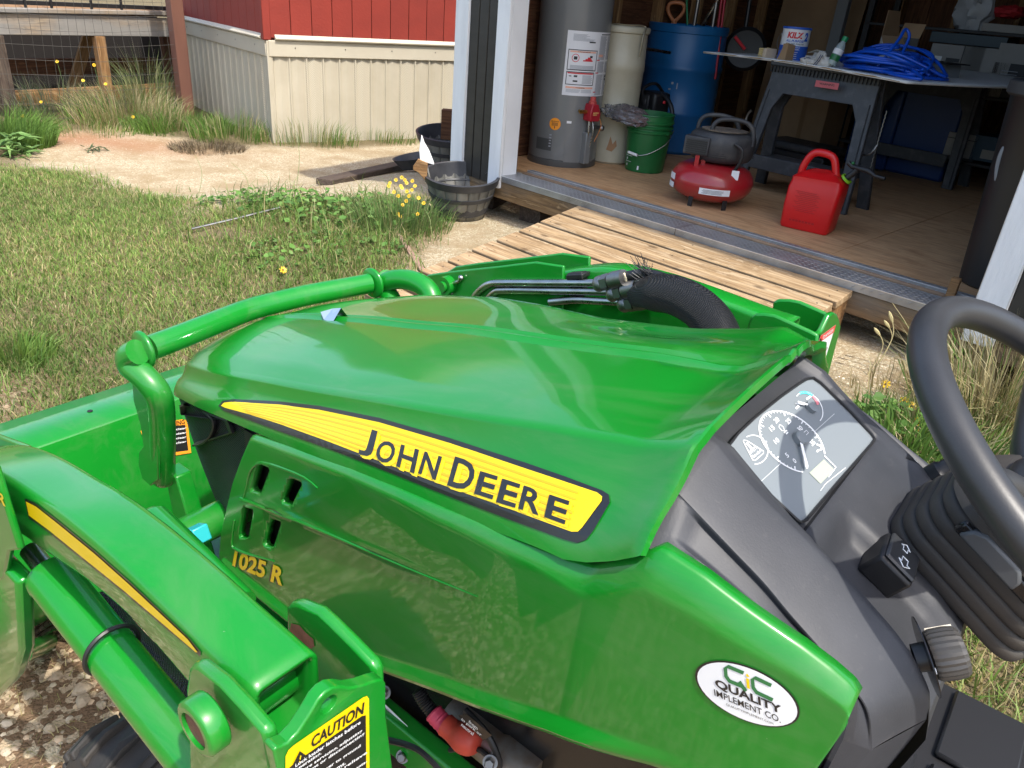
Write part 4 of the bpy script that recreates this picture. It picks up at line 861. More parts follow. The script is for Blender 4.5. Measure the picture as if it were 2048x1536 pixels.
def blur_in(X,Y,P,s=.12,k=14):
    a=np.zeros(X.shape)
    for i in range(k):
        t=2*PI*i/k; q=s*(.5 if i%2 else 1); a+=inpoly(X+q*math.cos(t),Y+q*math.sin(t),P)
    return a/k
PATH=pxw([(40,330),(60,262),(300,262),(420,300),(540,292),(700,296),(840,285),(930,262),(1010,300),(1060,420),(1250,400),(1500,500),(1250,600),(1000,640),(850,600),(800,520),(850,470),(885,450),(850,395),(740,400),(600,404),(420,428),(330,404),(200,378),(150,345)])
PATH2=[(1.6,3.0),(2.6,2.0),(2.25,1.75),(1.35,2.3),(1.3,2.9)]
UNDER=[tuple((FS@V(p))[:2]) for p in ((-1.0,-.5,0),(4.5,-.15,0),(4.5,4,0),(-1.0,4,0))]
def loc_tr(X,Y):
    a=X-FT[0][3]; b_=Y-FT[1][3]; return a*FV.x+b_*FV.y,-(a*RV.x+b_*RV.y)
gx=np.unique(np.concatenate([np.linspace(-90,-9,14),np.linspace(-9,-7,14),np.linspace(-7,4.5,330),np.linspace(4.5,9,20),np.linspace(9,90,14)]))
gy=np.unique(np.concatenate([np.linspace(-70,-2,14),np.linspace(-2,10.5,330),np.linspace(10.5,14,14),np.linspace(14,110,14)]))
GX,GY=np.meshgrid(gx,gy); tx_,ty_=loc_tr(GX,GY)
wz_=.10*wob(GX,GY,2.2)
pth=np.clip(blur_in(GX+wz_,GY+wz_,PATH)+blur_in(GX,GY,PATH2,.2)+blur_in(GX,GY,UNDER,.15),0,1)
soil=1/(1+np.exp(-(ty_+.25+.25*wob(GX,GY,1.1))*7))*(1/(1+np.exp((tx_-1.9)*5)))
soil=np.clip(soil+np.exp(-(((GX+2.15)/.35)**2+((GY-2.35)/.22)**2)),0,1)*(1-pth)
red=np.exp(-(((GX+4.0)/1.1)**2+((GY-6.9)/.35)**2))
gm=bpy.data.meshes.new('ground'); Z=hills(GX,GY)
nv=np.stack([GX,GY,Z],-1).reshape(-1,3); ny_,nx_=GX.shape
ii=(np.arange(ny_-1)[:,None]*nx_+np.arange(nx_-1)[None]).ravel(); fc=np.stack([ii,ii+1,ii+nx_+1,ii+nx_],-1)
gm.vertices.add(len(nv)); gm.vertices.foreach_set('co',nv.ravel()); gm.loops.add(fc.size); gm.loops.foreach_set('vertex_index',fc.ravel().astype(np.int32))
gm.polygons.add(len(fc)); gm.polygons.foreach_set('loop_start',(np.arange(len(fc))*4).astype(np.int32)); gm.update(); gm.validate()
at_=gm.color_attributes.new('zone','FLOAT_COLOR','POINT'); at_.data.foreach_set('color',np.stack([pth,soil,red,np.ones_like(pth)],-1).reshape(-1).astype(np.float32))
M_GR,t,b=nt('ground_soil'); b.inputs['Roughness'].default_value=.95; b.inputs['Specular IOR Level'].default_value=.15
za=N(t,'ShaderNodeAttribute',attribute_name='zone'); sp=N(t,'ShaderNodeSeparateColor'); t.links.new(za.outputs['Color'],sp.inputs[0])
v_=coords(t,(1,1,1),False)
def vor(scale,feat='F1'):
    o=N(t,'ShaderNodeTexVoronoi',feature=feat); o.inputs['Scale'].default_value=scale; t.links.new(v_,o.inputs['Vector']); return o
lf=noise(t,v_,3.,5,.65); mf=noise(t,v_,11,5,.6); hf=noise(t,v_,60,3,.7)
lawn=mix(t,mf,(.13,.095,.055),(.22,.175,.10)); lawn=mix(t,ramp(t,hf,[(.5,(0,0,0)),(.62,(.7,.7,.7))]),lawn,(.08,.09,.03))
vf=vor(95); vfe=vor(95,'DISTANCE_TO_EDGE'); sepc=N(t,'ShaderNodeSeparateColor'); t.links.new(vf.outputs['Color'],sepc.inputs[0])
pale=ramp(t,sepc.outputs[0],[(0,(.31,.25,.15)),(.35,(.44,.375,.25)),(.7,(.57,.515,.38)),(1,(.37,.28,.16))])
pale=mix(t,ramp(t,vfe.outputs['Distance'],[(.0,(.85,.85,.85)),(.10,(0,0,0))]),pale,(.28,.20,.12))
pale=mix(t,ramp(t,lf,[(.45,(0,0,0)),(.62,(.8,.8,.8))]),pale,(.31,.23,.13)); rm=N(t,'ShaderNodeMath',operation='MULTIPLY'); t.links.new(sp.outputs[2],rm.inputs[0]); rm.inputs[1].default_value=.75
pale=mix(t,rm.outputs[0],pale,(.33,.155,.08))
vs1=vor(26); sc1=N(t,'ShaderNodeSeparateColor'); t.links.new(vs1.outputs['Color'],sc1.inputs[0]); vs2=vor(70); sc2=N(t,'ShaderNodeSeparateColor'); t.links.new(vs2.outputs['Color'],sc2.inputs[0])
so1=mix(t,mf,(.115,.066,.038),(.19,.125,.075)); so1=mix(t,ramp(t,sc2.outputs[0],[(.62,(0,0,0)),(.66,(.9,.9,.9))]),so1,(.42,.33,.22)); 
m1=N(t,'ShaderNodeMath',operation='MULTIPLY'); t.links.new(ramp(t,sc1.outputs[0],[(.90,(0,0,0)),(.92,(1,1,1))]),m1.inputs[0]); t.links.new(ramp(t,vs1.outputs['Distance'],[(.30,(1,1,1)),(.42,(0,0,0))]),m1.inputs[1]); so1=mix(t,m1.outputs[0],so1,(.50,.42,.29))
c=mix(t,sp.outputs[0],lawn,pale); c=mix(t,sp.outputs[1],c,so1); t.links.new(c,b.inputs['Base Color'])
hsum=N(t,'ShaderNodeMath',operation='ADD'); t.links.new(hf,hsum.inputs[0]); t.links.new(vfe.outputs['Distance'],hsum.inputs[1]); bump(t,b,hsum.outputs[0],.8,.01)
obj('ground',gm,M_GR,smooth=0,kind='structure')
# ================================================================== SHED
SHD=thing('shed','black sided shed with white trim, open double door, plywood floor and wooden ramp','shed',FS)
X0=at(FS,905,300,'y',0).x; XT1=at(FS,930,290,'y',0).x; XT2=at(FS,983,300,'y',0).x; XT3=at(FS,1007,300,'y',0).x
ZT=2.35
def sbox(name,m,x0,x1,y0,y1,z0,z1,parent=SHD,bev=.004,**k):
    "box as its own object, length along its local x"
    d=(x1-x0,y1-y0,z1-z0); i=max(range(3),key=lambda q:d[q]); o=V((x0,y0,z0))
    F=WM[parent.name]
    if i==0: LFm=F@Matrix.Translation(o); s_=(d[0],d[1],d[2])
    elif i==1: LFm=F@Matrix.Translation(V((x1,y0,z0)))@Rz(90); s_=(d[1],d[0],d[2])
    else: LFm=F@Matrix.Translation(V((x1,y0,z0)))@Ry(-90); s_=(d[2],d[1],d[0])
    return obj(name,G().box(0,s_[0],0,s_[1],0,s_[2]),m,parent,F=LFm,bevel=bev,seg=1,**k)
# front wall, left of the door: dark boards between white trims
sbox('trim_board',M_WHT,X0,XT1,-.020,.004,-.13,ZT); sbox('trim_board',M_WHT,XT2,XT3,-.022,.004,-.075,ZT)
sbox('jamb_board',M_WHT,XT3-.022,XT3+.0,.004,.125,-.002,ZT,bev=.002)
sbox('jamb_board',M_DKW,XT3-.034,XT3-.024,.125,.155,.0,ZT,bev=.002)
nb=3
for i in range(nb):
    a=lerp(XT1,XT2,i/nb); b_=lerp(XT1,XT2,(i+1)/nb); sbox('siding_board',M_SHB,a+.001,b_-.004,-.006,.004,-.06,ZT,bev=.003)
sbox('wall_sheathing',M_SHB,X0+.02,XT3-.03,.006,.018,-.10,ZT)
sbox('corner_trim',M_WHT,X0,X0+.02,.006,.10,-.13,ZT); sbox('side_wall',M_SHB,X0+.006,X0+.02,.10,4.2,-.10,ZT); sbox('side_wall_lining',M_DKW,X0+.03,X0+.045,.02,4.1,.0,ZT)
# right of the door
XR=at(FS,1953,590,'y',-.022).x
sbox('trim_board',M_WHT,XR,XR+.115,-.022,.004,-.09,ZT); sbox('jamb_board',M_WHT,XR,XR+.02,.006,.12,.0,ZT,bev=.002)
for i in range(6): sbox('siding_board',M_SHB,XR+.118+i*.2,XR+.314+i*.2,-.008,.004,-.06,ZT,bev=.003)
sbox('trim_board',M_WHT,XR+1.32,XR+1.44,-.02,.004,-.09,ZT); sbox('side_wall',M_SHB,XR+1.42,XR+1.44,.006,4.2,-.1,ZT)
sbox('header',M_WHT,XT3+.002,XR-.002,-.020,.004,2.26,ZT); sbox('header_board',M_SHB,X0+.0,XR+1.44,-.006,.02,ZT+.002,ZT+.35)
# back and inside
for i in range(18): sbox('wall_board',M_DKW,X0+.05+i*.235,X0+.05+i*.235+.231,4.08,4.10,0,2.6,bev=.002)
for i in range(9): sbox('stud',M_ORW,X0+.10+i*.45,X0+.14+i*.45,3.98,4.075,0,2.6)
for i in range(8): sbox('stud',M_ORW,X0+.05,X0+.14,.35+i*.5,.39+i*.5,0,2.4)
for i in range(8): sbox('stud',M_ORW,XR+1.30,XR+1.40,.35+i*.5,.39+i*.5,0,2.4)
rf=G(); rf.prism([V((X0-.15,-.25,2.68)),V((X0-.15,2.1,3.5)),V((X0-.15,4.4,2.68)),V((X0-.15,4.4,2.74)),V((X0-.15,2.1,3.57)),V((X0-.15,-.25,2.74))],(XR+1.75-X0,0,0))
obj('roof',rf,M_SHB,SHD)
for xx in (X0+.002,XR+1.42): obj('gable',G().prism([V((xx,0,ZT)),V((xx,0,2.70)),V((xx,2.1,3.48)),V((xx,4.2,2.70)),V((xx,4.2,ZT))],(.018,0,0)),M_SHB,SHD)
sbox('back_wall',M_SHB,X0,XR+1.44,4.12,4.14,-.1,2.75)
# floor sheets, plates, rim joists, skids
for i in range(4):
    for j in range(2): obj('floor_sheet',G().box(X0+.05+i*1.2,X0+.05+i*1.2+1.197,.255+j*1.92,.255+j*1.92+1.916,-.018,.001),M_FLOOR,SHD,bevel=.001,seg=1)
sbox('floor_edge',M_DIRT,XT3-.02,XR+.02,.196,.252,-.02,.004)
def dplate(x0,x1,y0,y1,z,name='threshold_plate'):
    g=G(); g.box(x0,x1,y0,y1,z-.003,z); g.box(x0,x1,y0-.003,y0-.0002,z-.036,z-.001)
    o=obj(name,g,M_DIA,SHD,bevel=.001,seg=1); obj('plate_edge',G().tube([V((x0,y0-.001,z-.0005)),V((x1,y0-.001,z-.0005))],.0028,6),M_LIP,o,F=FS); lg=G(); p=.032; j=0; y=y0+.012
    while y<y1-.008:
        x=x0+.01+(p/2 if j%2 else 0)
        while x<x1-.012:
            a=.6 if (j%2) else -.6; ca,sa=math.cos(a),math.sin(a); L,W=.0125,.0035
            q=[(L*ca,L*sa),(W*-sa,W*ca),(-L*ca,-L*sa),(W*sa,-W*ca)]; n=len(lg.v)
            lg.v+=[V((x+u,y+v,z+.0001)) for u,v in q]+[V((x,y,z+.0026))]; lg.f+=[(n+k,n+(k+1)%4,n+4) for k in range(4)]
            x+=p
        y+=p*.5; j+=1
    for x in np.arange(x0+.02,x1,.04): 
        n=len(lg.v); lg.v+=[V((x-.012,y0-.0035,z-.024)),V((x,y0-.0035,z-.012)),V((x+.014,y0-.0035,z-.004)),V((x,y0-.0075,z-.014))]; lg.f+=[(n,n+1,n+3),(n+1,n+2,n+3),(n+2,n,n+3)]
    obj('plate_pattern',lg,M_LOZ,o,F=FS,smooth=0,kind='stuff'); return o
for a,b_ in ((XT3-.16,1.20),(1.204,XR+.02)): dplate(a,b_,-.002,.165,.002)
for a,b_ in ((XT3+.003,1.30),(1.304,XR-.002)): dplate(a,b_,.222,.262,.018)
sbox('rim_joist',M_BEAM,X0-.02,1.55,.004,.042,-.142,-.004); sbox('rim_joist',M_BEAM,1.553,3.96,.004,.042,-.142,-.004)
for x in (-.02,1.2,2.9): sbox('skid_block',M_OLDW,x,x+.14,.10,.5,-.46,-.30); sbox('skid_block',M_OLDW,x-.02,x+.16,.12,.5,-.298,-.146)
sbox('floor_beam',M_OLDW,X0,3.9,.9,.99,-.30,-.02)
# ---- ramp
FRp=FS@Matrix.Translation((.553,.006,-.026)) 
RAM=thing('ramp','sloping wooden ramp of wide pine boards leading up to the shed door','ramp',FRp)
sl=math.atan(.162); ca,sa=math.cos(sl),math.sin(sl)
edges=[(.100,-.004)]+[(-.020-.162*i,-.169+.006-.162*i) for i in range(9)]
for i,(a,b_) in enumerate(edges):
    L=1.60+random.uniform(-.012,.012); xo=random.uniform(-.004,.004)
    Fb=FRp@Matrix.Translation((xo,b_/1,b_*.162))@Rx(math.degrees(sl))
    obj('ramp_board',G().box(0,L,0,(a-b_)/ca,-.034,0),M_RAMP,RAM,F=Fb,bevel=.004,label=None)
    sg=G()
    for xx in (.05,L/2,L-.05):
        for yy in (.03,.10): sg.lathe([(.0001,.0008),(.0035,.0008),(.0035,0),(.0001,0)],Matrix.Translation((xx,min(yy,(a-b_)*.8),.0004)),8)
    if i<9: obj('screw_heads',sg,M_DARK,RAM.children[-1] if False else bpy.data.objects[[o.name for o in COL.objects if o.name.startswith('ramp_board')][-1]],F=Fb)
for x in (.015,.78,1.545):
    obj('stringer',G().prism([V((x,-.004,-.040)),V((x,-1.46,-.040-1.46*.162)),V((x,-1.46,-.30)),V((x,-1.2,-.30)),V((x,-.004,-.19))],(.038,0,0)),M_ORW,RAM,bevel=.003)
# ================================================================== MOBILE HOME
cor=at(FW,548,283,'z',0)
def dirf(deg): return V((math.cos(math.radians(deg)),math.sin(math.radians(deg)),0))
MH=thing('mobile_home','red sided mobile home with cream ribbed skirting','mobile home',frame(cor,dirf(37.5),dirf(127.5)))
def rib_panel(m_name,w,h):
    g=G(); pr=[(-w/2,.0),(-w/2+.004,-.012),(-w/2+.016,-.014),(-w/2+.022,-.002),(-w/2+.03,.004),(0,-.008),(w/2-.012,.004),(w/2,.0)]
    g.grid([[V((x,y,z)) for x,y in pr] for z in (0,h)]); me=g.mesh(m_name); return me
pme=rib_panel('skirting_panel',.168,.80); 
for mm in (M_CREAM,): pme.materials.append(mm)
pme2=rib_panel('skirting_panel',.168,.80); pme2.materials.append(M_HERR)
DL=dirf(130.)
for wi,(d,n) in enumerate(((dirf(37.5),26),(DL,15))):
    Fm=frame(cor,d,(dirf(127.5) if wi==0 else dirf(37.5)*1)) if wi==0 else frame(cor+d*0,-d,V((0,0,1)).cross(-d))
    sgn=1 if wi==0 else -1
    for i in range(n):
        obj('skirting_panel',pme2 if (i%3==(2 if wi==0 else 0)) else pme,M_CREAM,MH,F=Fm@Matrix.Translation((sgn*(.10+.168*i),0,-.03)),smooth=20)
    L=sgn*.168*n; x0,x1=min(0,L)-(0.01 if wi==1 else 0),max(0,L)
    obj('flashing',G().prism([V((x0,y,z)) for y,z in ((-.020,.765),(-.024,.77),(-.030,.900),(-.018,.905),(-.018,.765))],(x1-x0,0,0)),M_CREAMT,MH,F=Fm,bevel=.002)
    xa,xb=(x0+.06,x1) if wi==0 else (x0,x1-.07)
    obj('drip_cap',G().prism([V((xa,y,z)) for y,z in ((-.018,.903),(-.052,.912),(-.056,.925),(-.018,.955))],(xb-xa,0,0)),M_CREAMT,MH,F=Fm,bevel=.003)
    nb_=int(abs(L)/.205)+1
    for i in range(nb_):
        a=.02+.205*i; a,b_=sorted((sgn*a,sgn*(a+.200)))
        obj('siding_board',G().box(0,1.9,0,.012,0,b_-a+.0025),M_RED,MH,F=Fm@Matrix.Translation((b_,-.016,.925))@Ry(-90),bevel=.003,seg=1)
    obj('wall_backing',G().box(x0,x1,.012,.03,-.02,2.85),mat('red_backing',(.2,.024,.014),.7),MH,F=Fm)
    for i in range(0,n,3): obj('screw_head',G().lathe([(.0001,.004),(.005,.003),(.006,0)],Fm.inverted()@Fm@Matrix.Translation((sgn*(.25+.168*i),-.028,.845))@Rx(90),8),M_STEEL,MH,F=Fm)
obj('corner_flashing',G().box(-.018,.020,-.018,.03,-.02,.90),M_CREAM,MH,bevel=.004)
obj('corner_post',G().box(-.045,.03,-.022,.05,.905,2.82),M_RED,MH,bevel=.006)
obj('roof',G().prism([V((-.3,-.3,2.85)),V((5,-.3,2.85)),V((5,4,2.85)),V((-.3,4,2.85))],(0,0,.12)),M_CREAM,MH)
# ================================================================== DECK with wire mesh
d0=at(FW,215,215,'z',.02); FDk=frame(V((d0.x,d0.y,0)),dirf(54.5),dirf(144.5))
DK=thing('deck','raised wooden deck with weathered rim boards and dark balusters beside the mobile home','deck',FDk)
def dq(px,py,y=0): return at(FDk,px,py,'y',y)
def dboard(name,m,p,q,w,h,y0,parent=DK):
    "board whose front face runs from p to q (top edge), h high, w deep"
    a=V((p.x,y0,p.z)); b_=V((q.x,y0,q.z)); L=(b_-a).length; Fb=FDk@along(a,b_)
    return obj(name,G().box(0,L,0,w,-h,0),m,parent,F=Fb,bevel=.005,seg=1)
p,q=dq(-60,14),dq(386,24); dboard('deck_edge_board',M_WEATH,p,q,.14,.040,-.03)
p2,q2=dq(-60,33),dq(372,42); dboard('rim_joist',M_WEATH,V((p2.x,0,p.z-.042)),V((q2.x,0,p.z-.042)),.04,.19,0)
zdk=p.z; qe=q.x
for i in range(5): obj('deck_board',G().box(0,abs(qe-p.x)+.2,0,.135,-.035,0),M_ORW,DK,F=FDk@Matrix.Translation((p.x,.115+.142*i,zdk-.002)),bevel=.004,seg=1)
for i,px in enumerate((58,190,110,-40,250)):
    c=dq(px,10); obj('baluster',G().box(-.011,.011,.02,.042,0,.95),M_BLK,DK,F=FDk@Matrix.Translation((c.x,.05,zdk+.002)),bevel=.002)
obj('baluster_panel',G().box(0,abs(qe-p.x),.06,.085,.03,.07),M_BLK,DK,F=FDk@Matrix.Translation((p.x,.03,zdk)))
p3,q3=dq(12,190),dq(330,176); dboard('ground_beam',M_ORW,V((p3.x-1.2,0,.20)),V((q3.x+.2,0,.24)),.04,.15,.05)
c=dq(205,100); sbox('deck_post',M_ORW,c.x-.06,c.x+.04,-.02,.07,-.02,zdk-.235,parent=DK)
c=dq(8,150); sbox('deck_post',M_OLDW,c.x-.09,c.x+.05,-.05,.04,-.02,zdk-.235,parent=DK)
c=dq(185,100,.8); obj('brace',G().box(0,1.0,-.02,.02,-.06,.06),M_ORW,DK,F=FDk@along(V((c.x,.75,zdk-.2)),V((c.x-.35,.75,.05))),bevel=.003)
c=dq(330,100,.8); sbox('deck_post',M_DKW,c.x-.06,c.x+.04,.7,.8,-.02,zdk-.235,parent=DK)
obj('underdeck_shade_sheet',G().box(p.x-.5,qe+.3,1.3,1.34,0,zdk-.1),mat('underdeck_shade',(.012,.009,.008),.9),DK)  # near-black sheet, its colour stands in for the shade under the deck
sbox('stacked_plank',M_DKW,p.x,qe,.9,.95,.25,.42,parent=DK)
# brown post
pb=at(FW,374,234,'z',0); PO=thing('brown_post','square brown painted post standing at the deck corner','post',frame(V((pb.x,pb.y,0)),dirf(50),dirf(140)))
tp_=at(PO.matrix_basis,350,0,'y',0); lean=V((0,0,0))
obj('post_shaft',G().box(-.065,.065,-.06,.06,0,2.6),mat('brown_stain',(.17,.075,.05),.6,col2=(.13,.055,.038),ns=5,bs=40,bstr=.3,bd=.003,stretch=(1,1,.2)),PO,bevel=.006)
# wire mesh
WFm=frame(V((pb.x,pb.y,0)),dirf(52),dirf(142)); g=G(); cols=34; W_=.085
wl=lambda x,z:.03*math.sin(x*3.1)*math.sin(z*4)*1
for i in range(cols):
    x=-.06-i*W_; g.tube([V((x+.02*math.sin(z*2+i*.4),wl(x,z)-.02,z)) for z in np.linspace(.05,2.3,16)],.0016,4,caps=False)
zz=.06; k=0
while zz<2.3:
    g.tube([V((x,wl(x,zz)-.02,zz+.018*math.sin(x*2.6+zz)*(1 if zz<1 else .3))) for x in np.linspace(-.06,-.06-(cols-1)*W_,50)],.0016,4,caps=False); zz+=.13 if zz<1.6 else .1
tag(obj('wire_mesh_fence',g,mat('dark_wire',(.10,.095,.085),.5,.6),F=WFm,smooth=0),'thin rectangular wire mesh stretched in front of the wooden deck','wire fence')
# ================================================================== THINGS IN AND AT THE SHED
def fs(px,py,z=0): return at(FS,px,py,'z',z)
def fsy(px,py,y): return at(FS,px,py,'y',y)
def fr_at(p,rot=0,F=FS): return F@Matrix.Translation(p)@Rz(rot)
def fsr(px,py,r):
    p=fs(px,py); o=FS.inverted()@V((0,0,CAMH)); d=V((p.x-o.x,p.y-o.y,0)).normalized(); return p+d*r
def camdir(F): # unit horizontal direction away from the camera in frame F at its origin
    o=F.inverted()@V((0,0,CAMH)); d=V((-o.x,-o.y,0)); return d.normalized()
M_GREY=mat('heater_grey_enamel',(.17,.175,.17),.32,col2=(.15,.155,.15),ns=3,coat=.3)
M_PVC=mat('cream_plastic',(.50,.46,.34),.45,col2=(.42,.38,.27),ns=4)
M_BLUE=mat('blue_drum_plastic',(.010,.12,.30),.38,col2=(.008,.10,.26),ns=4)
M_BGRN=mat('green_bucket_plastic',(.015,.14,.035),.38,col2=(.012,.12,.03),ns=5)
M_CRED=mat('compressor_red',(.36,.012,.018),.3,coat=.4,col2=(.30,.05,.04),ns=6,amt=(.45,.8))
M_CANR=mat('fuel_can_red',(.62,.008,.010),.34,col2=(.56,.007,.009),ns=6,spec=.6)
M_DGREY=mat('dusty_black_plastic',(.035,.036,.038),.55,col2=(.10,.095,.085),ns=12,amt=(.5,.9))
M_SAW=mat('sawhorse_plastic',(.045,.048,.052),.5,col2=(.10,.10,.10),ns=18,amt=(.5,.85),bs=60,bstr=.3)
M_HOSE=mat('blue_hose',(.006,.085,.55),.32,coat=.2)
M_CARD=mat('cardboard',(.30,.19,.10),.8,col2=(.25,.155,.08),ns=6)
M_CARDW=mat('grey_carton',(.30,.28,.25),.7,col2=(.25,.235,.21),ns=4)
M_WBRD=mat('white_hardboard',(.80,.80,.78),.45,col2=(.72,.72,.69),ns=4)
M_LBL=mat('label_paper',(.72,.72,.72),.5)
M_FIL=mat('clear_film',(.75,.75,.75),.08,tr=.9)
TXT=mat('print_black',(.03,.03,.03),.6); TXTG=mat('print_grey',(.30,.31,.33),.6); TXTR=mat('print_red',(.62,.03,.04),.5); TXTB=mat('print_blue',(.02,.10,.48),.5)
def cyl_text(s,R,a0,a1,z0,z1,**k):
    "lettering wrapped on a vertical cylinder of radius R from angle a0 to a1 (radians)"
    vs,fs_=textmesh(s,**k); return [V((R*math.cos(lerp(a0,a1,v.x)),R*math.sin(lerp(a0,a1,v.x)),lerp(z0,z1,v.y))) for v in vs],fs_
def cyl_rect(R,a0,a1,z0,z1,n=10):
    g=G().grid([[V((R*math.cos(lerp(a0,a1,i/n)),R*math.sin(lerp(a0,a1,i/n)),z)) for i in range(n+1)] for z in (z0,z1)]); return g.v,g.f
def gm_(*parts):
    g=G(); [g.add(a,b_) for a,b_ in parts]; return g
def facing(F): # angle (deg) in F of the direction towards the camera
    d=F.inverted()@V((0,0,CAMH)); return math.atan2(d.y,d.x)
# ---- water heater
hc=fs(1122,322); HF=fr_at(V((hc.x,hc.y,0))); WH=thing('water_heater','tall dark grey cylindrical water heater with white warning labels and a red gas valve','water heater',HF)
R=.232; obj('tank',G().lathe([(R-.004,.02),(R-.004,.045),(R,.046),(R,1.6),(R-.03,1.63),(.0001,1.64)],None,72),M_GREY,WH,smooth=40)
obj('base_ring',G().lathe([(R-.03,0),(R+.002,0),(R+.004,.004),(R+.002,.042),(R-.003,.044),(R-.03,.044)],None,72),mat('heater_base_grey',(.075,.077,.075),.4),WH)
fa=facing(HF)
def arcdeg(px,z): # angle on tank for an image x at height z
    best=None
    for i in range(241):
        a=fa-1.45+2.9*i/240; w_=HF@V((R*math.cos(a),R*math.sin(a),z)); c=RC.transposed()@(w_-V((0,0,CAMH))); x=CX+FPX*c.x/c.z
        if best is None or abs(x-px)<best[0]: best=(abs(x-px),a,CY+FPX*c.y/c.z)
    return best[1],best[2]
def zfor(px,py):
    lo,hi=0.,1.6
    for _ in range(30):
        m=(lo+hi)/2
        if arcdeg(px,m)[1]>py: lo=m
        else: hi=m
    return (lo+hi)/2
za=zfor(1130,190); zb=zfor(1139,60); a0=arcdeg(1123,za)[0]; a1=arcdeg(1214,(za+zb)/2)[0]; am=lerp(a0,a1,.56); lh=zb-za
lb=obj('label_sheet',gm_(cyl_rect(R+.0012,a0,a1,za,zb,16)),M_LBL,WH,smooth=0)
fa_=lambda u:lerp(a0,a1,u); fz=lambda v:lerp(za,zb,v)
def bx(u0,u1,v0,v1,d=.0022): return cyl_rect(R+d,fa_(u0),fa_(u1),fz(v0),fz(v1),6)
def frm(u0,u1,v0,v1,w=.012,d=.0022): return [bx(u0,u1,v1-w,v1,d),bx(u0,u1,v0,v0+w,d),bx(u0,u0+w,v0+w,v1-w,d),bx(u1-w,u1,v0+w,v1-w,d)]
obj('label_frames',gm_(*frm(.04,.56,.40,.72),*frm(.04,.54,.17,.38)),TXT,lb,F=HF,smooth=0)
[obj('label_red_bar',gm_(q_),TXTR,lb,F=HF,smooth=0) for q_ in (bx(.06,.52,.345,.365),bx(.57,.64,.565,.58),bx(.57,.64,.365,.38),bx(.56,.62,.06,.075))]
M_SAL=mat('print_salmon',(.80,.42,.30),.5)
[obj('label_salmon_bar',gm_(q_),M_SAL,lb,F=HF,smooth=0) for q_ in (bx(.07,.53,.675,.70),bx(.05,.54,.115,.145),bx(.60,.72,.62,.66))]
lines=[]
rr=random.Random(4)
for k in range(14): lines.append(bx(.10,.30+rr.random()*.2,.955-.012*k-.006,.955-.012*k-.001)) if k<9 else None
for k in range(64):
    v=.94-.0145*k
    if abs(v-.57)<.012 or abs(v-.37)<.012: continue
    lines.append(bx(.60,.76+rr.random()*.03,v-.008,v)); lines.append(bx(.82,.94+rr.random()*.05,v-.008,v))
for k in range(5): lines.append(bx(.09,.50+rr.random()*.02,.47-.014*k,.477-.014*k))
for k in range(8): lines.append(bx(.32,.48+rr.random()*.03,.32-.017*k,.327-.017*k))
for k in range(4): lines.append(bx(.06,.28+rr.random()*.03,.095-.014*k,.10-.014*k)); lines.append(bx(.32,.52,.095-.014*k,.10-.014*k))
obj('label_print',gm_(*[l for l in lines if l]),TXTG,lb,F=HF,smooth=0)
obj('label_lettering',gm_(cyl_text('! WARNING',R+.0028,fa_(.20),fa_(.42),fz(.679),fz(.696),bold=.02),cyl_text('! WARNING',R+.0028,fa_(.22),fa_(.38),fz(.122),fz(.138),bold=.02),bx(.62,.97,.958,.972),bx(.38,.50,.83,.85)),TXT,lb,F=HF,smooth=0)
def cring(u,v,r0,r1,n=26):
    g=G(); cz=fz(v); ca_=fa_(u)
    rows=[[V(((R+.0026)*math.cos(ca_+rr_*math.cos(t)/R),(R+.0026)*math.sin(ca_+rr_*math.cos(t)/R),cz+rr_*math.sin(t))) for t in np.linspace(0,2*PI,n,endpoint=False)] for rr_ in (r0,r1)]
    g.grid(rows,wrap=True); return g.v,g.f
obj('label_pictograms',gm_(cring(.17,.59,.020,.024),bx(.30,.48,.545,.565),bx(.34,.46,.565,.585),bx(.38,.44,.585,.61)),TXTR,lb,F=HF,smooth=0)
obj('label_pictograms',gm_(bx(.14,.20,.565,.615),bx(.42,.47,.60,.635),bx(.09,.13,.30,.315),bx(.17,.23,.295,.325),bx(.16,.24,.22,.245),bx(.88,.95,.30,.33),bx(.88,.95,.25,.28)),TXT,lb,F=HF,smooth=0)
aO,_=arcdeg(1111,.30); zO=zfor(1111,248)
og=G(); og.grid([[V(((R+.0015)*math.cos(aO+q*math.cos(t)/R),(R+.0015)*math.sin(aO+q*math.cos(t)/R),zO+q*math.sin(t))) for t in np.linspace(0,2*PI,28,endpoint=False)] for q in (.0001,.02,.038)],wrap=True)
os_=obj('orange_sticker',og,M_DOR,WH,smooth=0)
obj('sticker_print',gm_(cyl_text('IMPORTANT',R+.0022,aO-.11,aO+.11,zO+.012,zO+.019,bold=.02),cyl_text('!',R+.0022,aO-.015,aO+.015,zO-.028,zO-.014,bold=.05),*[cyl_rect(R+.0022,aO-.09,aO+.09,zO+.004-.007*k,zO+.007-.007*k) for k in range(3)]),TXT,os_,F=HF,smooth=0)
aT,_=arcdeg(1101,.2); zT=zfor(1103,275); tz=zfor(1072,278)
obj('rating_strip',gm_(cyl_rect(R+.001,aT-.48,aT+.05,tz-.055,tz+.02)),mat('dark_strip',(.065,.068,.066),.5),WH,smooth=0)
obj('rating_print',gm_(*[cyl_rect(R+.0018,aT-.035,aT+.03,zT-.06+.018*k,zT-.052+.018*k) for k in range(5)]),TXTG,WH,smooth=0)
aP0,_=arcdeg(1128,.1); aP1,_=arcdeg(1184,.1); zP0=zfor(1150,325); zP1=zfor(1150,275)
obj('burner_access_panel',G().add(*cyl_rect(R+.004,aP0,aP1,zP0,zP1,10)).add(*cyl_rect(R+.0045,aP0,aP1,zP1-.004,zP1+.001,10)),M_GREY,WH,smooth=30)
